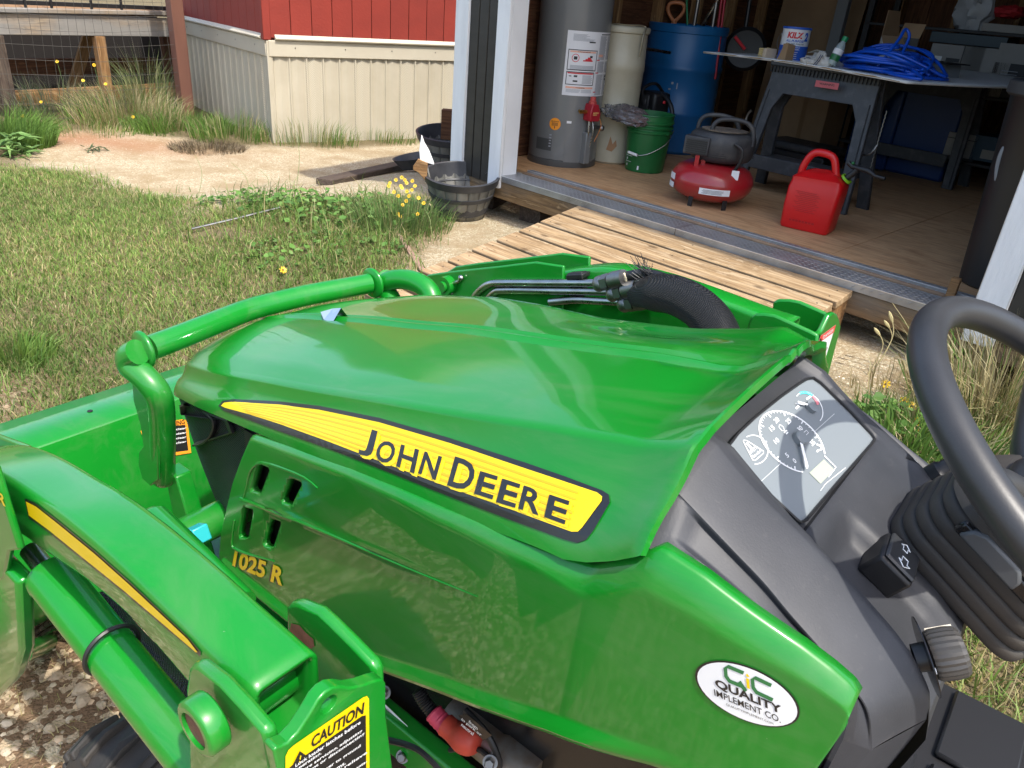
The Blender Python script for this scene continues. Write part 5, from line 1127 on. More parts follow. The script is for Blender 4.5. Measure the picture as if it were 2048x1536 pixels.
aV,_=arcdeg(1178,.4); zV=zfor(1178,222)
VF=HF@Matrix.Rotation(aV,4,'Z')@Matrix.Translation((R,0,zV))
obj('pipe_cover',G().box(-.01,.045,-.028,.022,-.33,-.13),M_GREY,WH,F=VF,bevel=.006)
gv=obj('gas_valve',G().prism([V((0,-.040,-.055)),V((0,.040,-.055)),V((0,.046,-.01)),V((0,.020,.05)),V((0,-.030,.05)),V((0,-.040,.0))],(.075,0,0)),mat('valve_red',(.34,.015,.025),.4),WH,F=VF,bevel=.006)
obj('valve_knob',G().lathe([(.026,.05),(.026,.062),(.019,.068),(.018,.092),(.0001,.095)],Matrix.Translation((.038,-.003,0)),20),mat('valve_knob_red',(.45,.06,.05),.5),gv,F=VF)
obj('valve_print',G().box(.0755,.0765,-.02,.025,-.005,.002).box(.0755,.0765,-.02,.012,-.017,-.010),mat('print_gold',(.6,.35,.12),.5),gv,F=VF)
obj('valve_fitting',G().tube([V((.03,-.04,0)),V((.03,-.085,.0))],.012,8).tube([V((.03,-.085,-.005)),V((.03,-.10,.01))],.010,6),mat('brass',(.5,.33,.1),.35,1),WH,F=VF)
obj('gas_line',G().tube(spline([(.035,-.012,-.055),(.04,-.012,-.12),(.035,-.012,-.2)],12),.007,10).tube(spline([(.04,.010,-.055),(.055,.012,-.12),(.045,.006,-.22)],12),.004,8),M_CHROME,WH,F=VF)
obj('igniter_wire',G().tube(spline([(.06,.035,-.02),(.09,.045,-.08),(.07,.02,-.18)],14),.0022,6),mat('orange_wire',(.6,.2,.05),.5),WH,F=VF)
obj('drain_valve',G().tube([V((-.02,.07,-.1)),V((.045,.085,-.1))],.012,10).ball(V((.05,.086,-.1)),.02,8),M_STEEL,WH,F=VF)
obj('vent_paper_tag',gm_(cyl_rect(R+.0015,arcdeg(1134,.3)[0],arcdeg(1143,.3)[0],zfor(1138,247),zfor(1138,242))),M_LBL,WH,smooth=0)
# ---- cream barrel
cc_=fsr(1214,328,.13); CF=fr_at(V((cc_.x,cc_.y,0))); CB=thing('cream_barrel','tall cream plastic barrel with a wire bail between the water heater and the blue drum','barrel',CF)
obj('barrel_body',G().lathe([(.135,0),(.150,.015),(.160,.30),(.160,.34),(.163,.345),(.163,.36),(.160,.365),(.163,.60),(.166,.605),(.166,.66),(.163,.665),(.158,.83),(.170,.835),(.172,.86),(.166,.87),(.154,.868),(.148,.83),(.148,.7),(.0001,.695)],None,56),M_PVC,CB,smooth=40)
fc_=math.degrees(facing(CF)); BW=CF@Rz(fc_)
obj('bail_wire',G().tube(spline([(.13,-.158,.65),(.145,-.156,.79),(.12,-.148,.87),(.152,.02,.880),(.12,.13,.878),(.15,.125,.82),(.155,.12,.70)],40),.005,8),mat('tarnished_wire',(.30,.26,.18),.4,.8),CB,F=BW)
obj('grip_tube',G().tube([V((.15,-.158,.68)),V((.168,-.133,.60))],.018,14),M_BLK,CB,F=BW)
obj('peeled_stain',G().poly([V((.1565,y,z)) for y,z in ((-.02,.10),(.02,.09),(.05,.13),(.04,.17),(.02,.14),(.0,.19),(-.01,.14))]),mat('brown_stain_mark',(.35,.19,.09),.7),CB,F=BW,smooth=0)
# ---- blue drum with tools
DF=fr_at(fsr(1336,308,.27)); BD=thing('blue_drum','large open blue plastic drum holding long-handled tools behind the green bucket','drum',DF)
obj('drum_body',G().lathe([(.27,0),(.288,.02),(.292,.27),(.299,.28),(.299,.31),(.292,.32),(.292,.58),(.299,.59),(.299,.62),(.292,.63),(.288,.84),(.296,.845),(.298,.89),(.290,.90),(.280,.89),(.278,.4),(.0001,.35)],None,64),M_BLUE,BD,smooth=40)
fb_=math.degrees(facing(DF)); DW=DF@Rz(fb_)
obj('ratchet_handle',G().tube([V((.30,-.27,.72)),V((.42,-.10,.715))],.011,10),M_CHROME,BD,F=DW)
obj('drum_print',G().box(.2915,.2925,-.06,-.045,.50,.515).box(.2915,.2925,-.02,-.012,.47,.51).box(.2915,.2925,-.075,-.06,.46,.47),TXTG,BD,F=DW,smooth=0)
def pole(name,label,cat,px,py,px2,py2,r,m,y0,extra=None,grp=None):
    p=at(DF,px,py,'y',y0); q=at(DF,px2,py2,'y',y0); d=(p-q).normalized()
    Fp=DF@along(q,p); L=(p-q).length
    g=G().tube([V((-.35,0,0)),V((L+.02,0,0))],r,12); o=obj(name,g,m,F=Fp); tag(o,label,cat,grp); return o,Fp,L
fbx=DF.inverted()@V((0,0,CAMH)); 
pole('long_handle','black broom handle with a yellow collar standing in the cream barrel','tool handle',1236,-20,1234,70,.014,M_BLK,.05)
yc=at(DF,1237,3,'y',.05); tag(obj('yellow_collar',G().tube([V((0,0,-.02)),V((0,0,.02))],.016,12),M_YEL,F=DF@Matrix.Translation(yc)),'small yellow collar on the black broom handle','collar')
pole('long_handle','black grip of a garden tool leaning beside the blue drum','tool handle',1290,-20,1284,46,.02,M_BLK,.05)
pole('metal_pole','steel tube leaning between black grip and orange shovel handle','pole',1300,-20,1313,44,.012,M_STEEL,.05)
pole('green_pole','thin bright green pole standing in the blue drum','pole',1373,-20,1375,55,.008,mat('green_pole_paint',(.01,.22,.08),.4),.05)
for k,(a,b_,c,d,m,lab) in enumerate(((1400,-20,1388,52,M_STEEL,'grey pole leaning left of the thick silver pole in the blue drum'),(1447,-20,1404,54,M_CHROME,'thick silver pole leaning far right in the blue drum'),(1437,-20,1425,54,M_STEEL,'grey pole standing in the drum behind the thick silver pole'))):
    pole('metal_pole',lab,'pole',a,b_,c,d,.014,m,.0)
for k,(a,b_,c,d,lab) in enumerate(((1446,-20,1436,54,'left red pole at the right rim of the blue drum'),(1452,-20,1443,54,'right red pole at the right rim of the blue drum'))): pole('red_pole',lab,'pole',a,b_,c,d,.009,mat('red_pole_paint',(.35,.012,.03),.4),.0)
sh_=at(DF,1349,38,'y',.05); SF=DF@Matrix.Translation(sh_)@Rz(fb_-90+180); SV=thing('garden_shovel','shovel with an orange D-shaped handle standing in the blue drum','shovel',SF)
M_ORP=mat('orange_plastic',(.60,.21,.08),.45)
obj('handle_grip',G().tube(spline([(0,0,-.02),(-.045,0,.03),(-.062,0,.075),(-.045,0,.105),(0,0,.112),(.045,0,.105),(.062,0,.075),(.045,0,.03),(0,0,-.02)],40),.0135,12),M_ORP,SV,F=SF)
obj('handle_socket',G().tube([V((0,0,.0)),V((0,0,-.06))],[.02,.022],14),M_ORP,SV,F=SF); obj('shaft',G().tube([V((0,0,-.05)),V((0,0,-.45))],.016,12),M_OLDW,SV,F=SF)
# ---- green bucket and bag
gc=fs(1287,340); GF=fr_at(V((gc.x,gc.y,0))); GB=thing('green_bucket','green plastic five gallon bucket with a wire handle and white print','bucket',GF)
gp=[(.120,0),(.128,.004),(.131,.02)]
for z in (.255,.285,.315): gp+=[(.131+.018*z/.35,z-.004),(.131+.018*z/.35+.008,z),(.131+.018*z/.35+.009,z+.012),(.131+.018*z/.35+.002,z+.017)]
gp+=[(.150,.362),(.155,.366),(.154,.372),(.145,.372),(.125,.03),(.0001,.03)]
obj('bucket_body',G().lathe(gp,None,56),M_BGRN,GB,smooth=35)
ga=math.degrees(facing(GF)); GW=GF@Rz(ga)
ws=spline([(.02,.158,.28),(.09,.12,.20),(.135,.02,.135),(.13,-.06,.115),(.105,-.10,.120)],30)
obj('wire_handle',G().tube([p+V((.012,0,0)) for p in ws],.0025,8),M_CHROME,GB,F=GW)
obj('handle_grip',G().tube([V((.152,-.055,.117)),V((.122,-.115,.127))],.0095,12),mat('white_plastic',(.75,.75,.73),.4),GB,F=GW)
obj('handle_ear',G().lathe([(.014,0),(.012,.008),(.0001,.010)],GW.inverted()@GW@Matrix.Translation((.09,.115,.262))@Ry(60)@Rx(-30),16),M_BGRN,GB,F=GW)
def gr(a0,a1,z0,z1): return cyl_rect(.1335+.018*z0/.35,math.radians(a0),math.radians(a1),z0,z1,5)
obj('bucket_print',gm_(gr(-66,-40,.100,.103),gr(-66,-42,.062,.065),gr(-62,-57,.075,.088),gr(-62,-57,.113,.126),gr(-62,-57,.035,.048),gr(-20,-15,.02,.045)),TXTG if False else M_DWH,GB,F=GW,smooth=0)
def blob(F,seed,n,m,sx,sy,sz,amp,freq=4.):
    vs=[];rows=[]
    for i in range(n+1):
        th=PI*i/n; r=[]
        for k in range(m):
            ph=2*PI*k/m; d=V((math.sin(th)*math.cos(ph),math.sin(th)*math.sin(ph),math.cos(th)))
            q=1+amp*mnoise.noise(d*freq+V((seed,0,0)))+amp*.5*mnoise.noise(d*freq*2.7+V((0,seed,0)))
            r.append(V((d.x*sx*q,d.y*sy*q,d.z*sz*q)))
        rows.append(r)
    return G().grid(rows,wrap=True)
bgF=GW@Matrix.Translation((.10,-.125,.350))@Ry(28)@Rz(-15)
bag=blob(bgF,3,22,36,.075,.125,.040,.28); BG=obj('mortar_bag',bag,mat('brown_bag_contents',(.10,.055,.045),.6,col2=(.16,.10,.09),ns=30),F=bgF,smooth=40); tag(BG,'clear plastic bag of dark brown powder draped over the green bucket rim','bag')
obj('clear_film',G().add([v*1.10+V((0,-.02,0)) for v in bag.v],bag.f),M_FIL,BG,F=bgF,smooth=30)
obj('film_end',blob(bgF,9,14,20,.055,.05,.02,.5).__class__().add([V((v.x,v.y*1.2-.15,v.z)) for v in blob(bgF,9,14,20,.055,.05,.018,.5).v],blob(bgF,9,14,20,.055,.05,.02,.5).f),M_FIL,BG,F=bgF,smooth=20)
# ---- chainsaw behind the bucket
sp0=fsy(1315,205,1.45); KF=fr_at(V((sp0.x,1.45,sp0.z)),-10); KS=thing('chainsaw','black chainsaw with a red trigger lying behind the green bucket','chainsaw',KF)
obj('engine_housing',G().box(-.13,.05,-.08,.08,-.08,.07),M_BLK,KS,bevel=.025,seg=3); obj('housing_cover',G().box(-.11,.0,-.095,-.08,-.05,.05).box(-.08,-.02,-.10,-.09,-.02,.02),M_DGREY,KS,bevel=.006)
obj('rear_handle',G().tube(spline([(.03,0,.06),(.09,0,.035),(.14,0,-.01),(.165,0,-.07),(.15,0,-.12),(.08,0,-.13)],24),.016,12),M_BLK,KS)
obj('throttle_trigger',G().box(.055,.085,-.01,.01,.035,.055).box(.06,.075,-.01,.01,.0,.02),TXTR,KS,bevel=.004); obj('fuel_cap',G().lathe([(.017,0),(.017,.012),(.0001,.014)],Matrix.Translation((-.0,-.08,-.05))@Rx(90),16),M_STEEL,KS)
obj('front_handle',G().tube(spline([(-.05,-.09,-.03),(-.06,-.10,.08),(-.05,0,.12),(-.05,.09,.06)],20),.011,10),M_BLK,KS)
obj('chainsaw_support',G().box(-.2,.06,-.09,.12,-sp0.z,-.082),M_BLK,KS,bevel=.01)
# ---- air compressor
cp_=fsr(1412,418,.18); AF=fr_at(V((cp_.x,cp_.y,-.022)),math.degrees(facing(fr_at(V((cp_.x,cp_.y,0)))))+90)
AC=thing('air_compressor','red pancake air compressor with a dusty black motor housing and two carry handles','air compressor',AF)
obj('air_tank',G().lathe([(.0001,.045),(.10,.047),(.16,.058),(.205,.085),(.228,.118),(.234,.147),(.2345,.150),(.2345,.160),(.234,.163),(.228,.19),(.205,.222),(.16,.245),(.10,.254),(.0001,.256)],None,64),M_CRED,AC,smooth=50)
for a in (-120,-60,60,120): obj('rubber_foot',G().box(-.012,.012,-.016,.016,.0,.02,Rz(a)@Matrix.Translation((.19,0,0))).box(-.004,.004,-.014,.014,.018,.09,Rz(a)@Matrix.Translation((.19,0,0))),M_BLK if a<0 else M_BLK,AC,bevel=.002)
for x in (-.10,-.065): obj('tank_bracket',G().box(x-.012,x+.012,-.13+(.03 if x>-.08 else 0),-.122+(.03 if x>-.08 else 0),.22,.30),M_CRED,AC,bevel=.002)
mh=G(); mh.lathe([(.10,.262),(.13,.275),(.145,.30),(.150,.36),(.148,.405),(.13,.425),(.0001,.43)],Matrix.Translation((.02,0,0)),40,1.22,.98)
obj('motor_housing',mh,M_DGREY,AC,smooth=45,bevel=.004)
obj('housing_panel',G().box(-.185,-.04,-.165,-.10,.30,.400,Matrix.Translation((.03,.0,0))@Rz(-14)),M_DGREY,AC,bevel=.008)
fg=G()
for k in range(9):
    for x0,x1 in ((-.06,.03),(.10,.165)): 
        pts=[V((x*1.12+.02,-math.sqrt(max(.152**2-(x)**2,0))*.93,.300+.011*k)) for x in np.linspace(x0,x1,7)]; fg.tube(pts,.0028,6)
obj('cooling_fins',fg,M_BLK,AC)
ln_=G()
for k in range(7): ln_.box(-.17,-.05,-.170,-.164,.31+.011*k,.314+.011*k,Matrix.Translation((.03,-.0,0))@Rz(-14))
obj('panel_louvres',ln_,M_BLK,AC)
obj('top_deck',G().lathe([(.115,.43),(.118,.436),(.0001,.44)],Matrix.Translation((.02,0,0)),32,1.1,.9),mat('dust_brown',(.22,.17,.12),.9,col2=(.12,.10,.08),ns=20),AC)
for yy,xo in ((-.06,.05),(.07,-.03)): obj('carry_handle',G().tube(spline([(xo-.10,yy,.40),(xo-.095,yy,.46),(xo-.06,yy,.492),(xo+.02,yy,.50),(xo+.09,yy,.485),(xo+.125,yy,.44),(xo+.13,yy,.37)],30),.0125,12),M_DGREY,AC)
obj('pressure_hose',G().tube(spline([(.085,-.15,.385),(.13,-.165,.36),(.135,-.165,.30),(.11,-.15,.24)],20),.009,10),M_BLK,AC)
def arc_rect(R,a0,a1,z0,z1,th=0): return cyl_rect(R,math.radians(a0),math.radians(a1),z0,z1,8)
al=obj('tank_sticker',gm_(arc_rect(.2362,-104,-62,.112,.146)),M_LBL,AC,smooth=0); obj('tank_sticker',gm_(arc_rect(.2362,-170,-150,.15,.185)),M_LBL,AC,smooth=0); obj('tank_sticker',gm_(arc_rect(.2366,-172,-150,.105,.135)),M_LBL,AC,smooth=0)
obj('sticker_print',gm_(*[arc_rect(.2370,-101+rr.random()*3,-66-rr.random()*8,.118+.006*k,.120+.006*k) for k in range(4)]),TXT,al,F=AF,smooth=0)
obj('hang_tag',G().box(.10,.14,-.178,-.175,.20,.25,Rx(0)),M_LBL,AC)
# ---- sawhorses
def sawhorse(F,label,vis=True):
    S=thing('sawhorse',label,'sawhorse',F,'black plastic sawhorses under the white board')
    # x along the beam (width .69), legs splay fore and aft and sideways; front frame faces -y
    for s_ in (-1,1):
        ysp=lambda z:s_*(.04+.11*(1-z/.74)) ; 
        fr=[(-.345,.74),(.345,.74),(.345,.66),(.40,.0),(.325,.0),(.275,.50),(.225,.585),(-.225,.585),(-.275,.50),(-.325,.0),(-.40,.0),(-.345,.66)]
        g=G(); a=[V((x,ysp(z),z)) for x,z in fr]; b_=[V((x,ysp(z)-s_*.030,z)) for x,z in fr]; n=len(fr)
        g.add(a+b_,[tuple(range(n)),tuple(reversed(range(n,2*n)))]+[(i,(i+1)%n,n+(i+1)%n,n+i) for i in range(n)])
        obj('leg_frame',g,M_SAW,S,bevel=.005)
        [obj('leg_edge_rib',G().tube([V((w_*.372,ysp(.02)+s_*.004,.02)),V((w_*.325,ysp(.6)+s_*.004,.6))],.006,6),M_SAW,S) for w_ in (1,-1)]
    obj('top_beam',G().box(-.36,.36,-.055,.055,.735,.765),M_SAW,S,bevel=.006)
    tg=G()
    for k in range(30): tg.box(-.35+.0235*k,-.34+.0235*k,-.058,-.050,.70,.735)
    obj('beam_teeth',tg,M_BLK,S)
    obj('shelf',G().box(-.30,.30,-.15,.15,.17,.20).box(-.30,.30,-.155,-.145,.14,.225),M_SAW,S,bevel=.005)
    return S
s1=fs(1510,380); s2=fs(1700,430); mid=(s1+s2)/2; d=(s2-s1); ang=math.degrees(math.atan2(d.y,d.x))
SF1=fr_at(V((mid.x-.075,mid.y+.11,0)),ang*1.0); SH1=sawhorse(SF1,'black plastic sawhorse with a red sticker standing behind the red fuel can')
obj('red_sticker',G().box(-.01,.135,-.0995,-.0985,.655,.69,Matrix.Translation((0,0,0))),mat('faded_red_sticker',(.52,.11,.12),.5),SH1)
STq=textmesh('WARNING',bold=.02)
obj('sticker_print',G().add([V((.015+v.x*.095,-.1002,.670+v.y*.011)) for v in STq[0]],STq[1]),TXT,SH1,smooth=0)
obj('rope_latch',G().tube([V((.41+.004*(i%2),-.02,.58-.012*i)) for i in range(30)],.004,6).tube(spline([(.35,-.05,.33),(.41,-.07,.35),(.43,-.06,.40)],10),.007,8),M_STEEL,SH1)
obj('latch_hook',G().tube(spline([(-.40,-.06,.36),(-.44,-.06,.38),(-.44,-.06,.43),(-.42,-.06,.46)],12),.009,8),M_STEEL,SH1)
bp2=fs(1870,375); SF2=fr_at(V((bp2.x-.28,bp2.y+.2,0)),-5); SH2=sawhorse(SF2,'second black sawhorse, deeper in the dark under the right end of the board')
# ---- white board on the sawhorses
ZB=.757; bz=lambda px,py:at(FS,px,py,'z',ZB)
fl=bz(1413,104); frt=bz(1843,163)
fl=V((.22,1.49,ZB)); frt=V((1.72,1.14,ZB))
e=(frt-fl); L=e.length; BF=FS@along(fl,frt); Lb=L
BDT=thing('white_board','thin white hardboard panel with a worn edge lying across the sawhorses','board',BF)
rows=[]; nn_=30
def bz_(x,y): return -.006*sstep(.55,1.6,x)*sstep(1.0,0,y)-.014*sstep(.4,.0,x)*0+.012*math.sin(x*2)
outl=[]
W_=1.75
for i in range(nn_+1):
    y=W_*i/nn_; xr=Lb-.02+ .13*math.sin(min(y/.9,1)*PI/2)
    rows.append([V((lerp(0-.02*math.sin(y*2),xr,k/24),y,bz_(lerp(0,xr,k/24),y))) for k in range(25)])
top=G().grid(rows); bo=obj('panel_sheet',top,M_WBRD,BDT,smooth=30); sm_=bo.modifiers.new('s','SOLIDIFY'); sm_.thickness=.012; sm_.offset=-1
ce=G().grid([[V((x,-.0015-.0005*math.sin(x*40),bz_(x,0)-.0035-.0018*math.sin(x*23)-.001*math.sin(x*61))) for x in np.linspace(0,Lb-.06,90)],[V((x,-.0015,bz_(x,0)-.0075-.0014*math.sin(x*31))) for x in np.linspace(0,Lb-.06,90)]])
obj('chipped_edge',ce,mat('raw_hardboard',(.38,.25,.12),.85,col2=(.28,.17,.08),ns=40),BDT,smooth=0)
def onb(px,py,z=0): 
    p=at(BF,px,py,'z',z); return p
def onby(px,py,y): return at(BF,px,py,'y',y)
def bfr(px,py,rot=0,y=None):
    p=onby(px,py,y); return BF@Matrix.Translation((p.x,y,.0))@Rz(rot)
rot_c=math.degrees(facing(BF@Matrix.Translation((.5,.2,0))))
# paint can
PF=bfr(1583,112,rot_c+0,.20); PC=thing('paint_can','white and blue can of all-purpose primer standing at the front of the white board','paint can',PF)
obj('can_body',G().lathe([(.082,0),(.084,.004),(.0835,.008),(.0835,.182),(.085,.186),(.085,.192),(.0001,.190)],None,48),M_DWH,PC,smooth=40)
obj('blue_band',gm_(cyl_rect(.0842,-1.7,1.7,.006,.092,30)),TXTB,PC,smooth=0); obj('blue_rim',G().lathe([(.0855,.184),(.0875,.188),(.0855,.196),(.078,.196),(.0855,.184)],None,48),TXTB,PC,smooth=60)
obj('can_lettering',gm_(cyl_text('KILZ',.0848,-.62,.52,.133,.168,bold=.05,shear=.1)),TXTR,PC,smooth=0)
obj('can_lettering',gm_(cyl_text('ALL-PURPOSE',.0848,-.66,.66,.113,.126,bold=.03,shear=.1),cyl_text('2',.0848,.66,.98,.120,.17,bold=.06)),TXTB,PC,smooth=0)
obj('can_small_print',gm_(cyl_text('PRIMER - SEALER - STAINBLOCKER',.0848,-.6,.7,.099,.107,bold=.01)),TXT,PC,smooth=0)
obj('can_white_print',gm_(cyl_text('MULTI-SURFACE',.0853,-.30,.45,.080,.087,bold=.01),cyl_text('STAIN & ENAMEL',.0853,-.50,.45,.069,.076,bold=.01),*[cyl_rect(.0853,-.48,.2+.2*rr.random(),.055-.011*k,.058-.011*k) for k in range(5)]),M_DWH,PC,smooth=0)
obj('bail',G().tube(spline([(.0,-.088,.150),(.02,-.102,.12),(.05,-.09,.07),(.088,-.02,.04)],16),.0018,6).lathe([(.01,0),(.008,.006),(.0001,.007)],Matrix.Translation((0,-.083,.15))@Rx(90),12),M_STEEL,PC)
# brush, torn cartons, gloves, bottle, hose, tray
q=onby(1536,105,.11); BRF=BF@Matrix.Translation((q.x,.11,0.001))@Rz(-8); BR=thing('scrub_brush','wooden block brush with pale yellow bristles left of the paint can','brush',BRF)
obj('brush_block',G().box(.0,.030,-.045,.045,.0,.062),mat('beech',(.55,.43,.30),.6),BR,bevel=.006)
g=G()
for i in range(5):
    for j in range(6):
        p=V((0,-.036+.0145*j,.007+.0125*i)); g.tube([p,p+V((-.040,random.uniform(-.004,.004),random.uniform(-.004,.003)))],[.0045,.0065],7)
obj('bristles',g,mat('bristle_yellow',(.62,.47,.20),.7,bs=300),BR,kind='stuff')
q=onby(1572,106,.06); CFm=BF@Matrix.Translation((q.x,.06,.001))@Rz(12); CA=thing('torn_carton','small torn brown and blue carton flap standing in front of the paint can','carton',CFm)
obj('carton_side',G().prism([V((-.055,0,0)),V((.0,0,0)),V((.0,0,.105)),V((-.030,0,.10)),V((-.030,0,.075)),V((-.048,0,.02))],(0,.003,0)),M_CARD,CA); obj('carton_side',G().prism([V((.0,0,0)),V((.022,.05,0)),V((.022,.05,.095)),V((.0,0,.105))],(.003,0,0)),M_CARD,CA); obj('carton_print',G().prism([V((-.052,.02,.03)),V((-.026,.02,.02)),V((-.024,.02,.10)),V((-.040,.02,.10))],(0,.002,0)),TXTB,CA)
q=onby(1628,112,.10); CM=BF@Matrix.Translation((q.x,.10,.001))@Rz(-6); CC=thing('torn_carton','small torn grey carton with an open flap right of the paint can','carton',CM)
obj('carton_box',G().prism([V((-.055,0,0)),V((.05,0,0)),V((.05,0,.070)),V((.0,0,.072)),V((-.02,0,.04)),V((-.05,0,.032)),V((-.02,0,.02))],(0,.05,0)),mat('grey_card',(.40,.39,.36),.7),CC); obj('carton_flap',G().prism([V((-.055,0,.065)),V((.01,0,.085)),V((.06,.02,.080)),V((-.01,.03,.070))],(0,0,.002)),mat('grey_card_top',(.45,.43,.38),.7),CC)
q=onby(1632,117,.045); GL=BF@Matrix.Translation((q.x,.045,.03)); gl=thing('work_gloves','crumpled white cotton work gloves with dark stripes beside the green bottle','gloves',GL)
M_COT=mat('white_cotton',(.60,.58,.54),.9,col2=(.42,.39,.34),ns=25,bs=120,bstr=.6); 
for k,(x,y,z,sx,sy,sz,rz) in enumerate(((-.03,0,-.002,.06,.035,.026,20),(.03,.005,.02,.05,.03,.035,-30),(.065,.0,.0,.05,.03,.03,10),(.0,-.02,-.01,.035,.02,.018,50))):
    obj('glove_fold',blob(None,k*3+1,16,24,sx,sy,sz,.35,2.5),M_COT,gl,F=GL@Matrix.Translation((x,y,z))@Rz(rz),smooth=60)
obj('glove_stripes',G().tube(spline([(.02,-.034,-.02),(.045,-.038,.01),(.055,-.034,.04)],12),.0022,5).tube(spline([(.035,-.036,-.022),(.058,-.039,.008),(.068,-.034,.038)],12),.0022,5).tube(spline([(-.06,-.034,.0),(-.04,-.038,.012),(-.01,-.036,.014)],10),.002,5),mat('navy_stripe',(.03,.05,.12),.8),gl)
q=onby(1668,112,.05); B0=V((q.x-.005,.05,.018)); q2=onby(1690,74,.09); BOF=BF@along(B0,V((q2.x,.10,q2.z-.0)))
BT=thing('green_bottle','clear bottle with a green cap and green label leaning on the gloves','bottle',BOF); Lq=(V((q2.x,.10,q2.z))-B0).length
LM=Ry(90); Lq=max(Lq,.15)
obj('bottle_body',G().lathe([(.0001,0),(.024,.002),(.027,.01),(.027,Lq*.55),(.022,Lq*.72),(.012,Lq*.82),(.012,Lq*.86),(.0001,Lq*.86)],LM,28),mat('clear_bottle',(.55,.65,.62),.15,tr=.5),BT); obj('bottle_label',G().lathe([(.0276,Lq*.18),(.0276,Lq*.34)],LM,28).__class__().grid([[LM@V((.0277*math.cos(t),.0277*math.sin(t),z)) for t in np.linspace(0,2*PI,28,endpoint=False)] for z in (Lq*.16,Lq*.36)],wrap=True),M_BGRN,BT)
obj('bottle_label',G().grid([[LM@V((.0278*math.cos(t),.0278*math.sin(t),z)) for t in np.linspace(0,2*PI,28,endpoint=False)] for z in (Lq*.38,Lq*.56)],wrap=True),M_LBL,BT); obj('bottle_cap',G().lathe([(.0001,Lq*.84),(.016,Lq*.84),(.016,Lq),(.0001,Lq*1.01)],LM,20),mat('green_cap',(.01,.22,.07),.35),BT)
# blue hose: many loose loops
q=onby(1775,128,.30); HO=BF@Matrix.Translation((q.x,.30,0)); hr=random.Random(12); g=G()
TOT=[]; ph=0
nl=15
for k in range(nl):
    cx_,cy_=hr.uniform(-.07,.06),hr.uniform(-.05,.05); a_,b_3=hr.uniform(.20,.36),hr.uniform(.11,.19); ti=hr.uniform(-.35,.35); z0=.009+.0078*k; tw=hr.uniform(.0,.045)*(1 if k>5 else .2); p0=hr.uniform(0,6.28)
    for j in range(12):
        t=2*PI*j/12; x=cx_+a_*math.cos(t)*math.cos(ti)-b_3*math.sin(t)*math.sin(ti); y=cy_+a_*math.cos(t)*math.sin(ti)+b_3*math.sin(t)*math.cos(ti)
        TOT.append(V((x,y,max(.008,z0*(1-.5*sstep(.12,.3,abs(x)))+tw*math.sin(t+p0)))))
g.tube(spline(TOT,len(TOT)*5),.0085,9)
tag(obj('hose_coil',g,M_HOSE,F=HO,smooth=70),'loose coil of bright blue hose piled on the white board','hose')
hl=V((0,0,0)); g=obj
loopA=spline([(.02,-.12,.03),(.05,-.1,.10),(.045,-.02,.19),(.03,.03,.235),(.06,.04,.20),(.075,.0,.12),(.12,-.06,.07),(.19,-.11,.04)],60)
loopB=spline([(.10,-.16,.02),(.22,-.20,.012),(.34,-.22,.010),(.36,-.20,.012),(.28,-.13,.03),(.18,-.06,.05)],50); loopC=spline([(.14,.05,.06),(.22,.0,.085),(.285,-.04,.07),(.28,-.10,.03),(.22,-.12,.02)],40); loopD=spline([(-.16,-.10,.05),(-.05,-.02,.12),(.02,.02,.14),(-.02,.06,.15),(-.06,.05,.13)],40)
hx=bpy.data.objects['hose_coil']
for lp in (loopA,loopB,loopC,loopD): obj('hose_loop',G().tube(lp,.0085,9),M_HOSE,hx,F=HO,smooth=70)
q=onby(1868,100,.72); TY=BF@Matrix.Translation((q.x,.72,.002))@Rz(-14); tr=thing('metal_tray','grey metal tool tray on the far part of the board behind the hose','tray',TY)
obj('tray_shell',G().prism([V((-.17,-.05,0)),V((-.17,.08,0)),V((-.19,.09,.075)),V((-.19,-.07,.075))],(.34,0,0)),mat('grey_tray',(.22,.23,.23),.45),tr,bevel=.006); obj('tray_rim',G().box(-.20,.20,-.08,.10,.073,.080),M_BLK,tr,bevel=.002)
# ---- fuel can
c1_=fs(1556,452); c2_=fs(1652,474); dd_=(c2_-c1_); FCn=FS@Matrix.Translation((c1_.x,c1_.y,0))@Rz(math.degrees(math.atan2(dd_.y,dd_.x))); W=dd_.length
FC=thing('fuel_can','bright red plastic fuel can with an open handle and black spout on the shed floor','fuel can',FCn)
def canrow(z,x0,x1,y0,y1,r):
    P=[]
    for sx,sy,t0 in ((1,1,0),(0,1,90),(0,0,180),(1,0,270)):
        for i in range(5):
            t=math.radians(t0+22.5*i); P.append(V(((x1-r if sx else x0+r)+r*math.cos(t),(y1-r if sy else y0+r)+r*math.sin(t),z if not callable(z) else 0)))
    return P
Wc=W; 
bd=G(); rows=[]
for z,x0,x1,y0,y1,r in ((0,.02,Wc-.02,.02,.15,.02),(.004,.006,Wc-.006,.006,.164,.022),(.018,0,Wc,0,.17,.025),(.12,-.004,Wc+.006,-.002,.172,.028),(.215,-.002,Wc+.012,.0,.17,.028),(.245,.004,Wc+.012,.006,.165,.03)): rows.append(canrow(z,x0,x1,y0,y1,r))
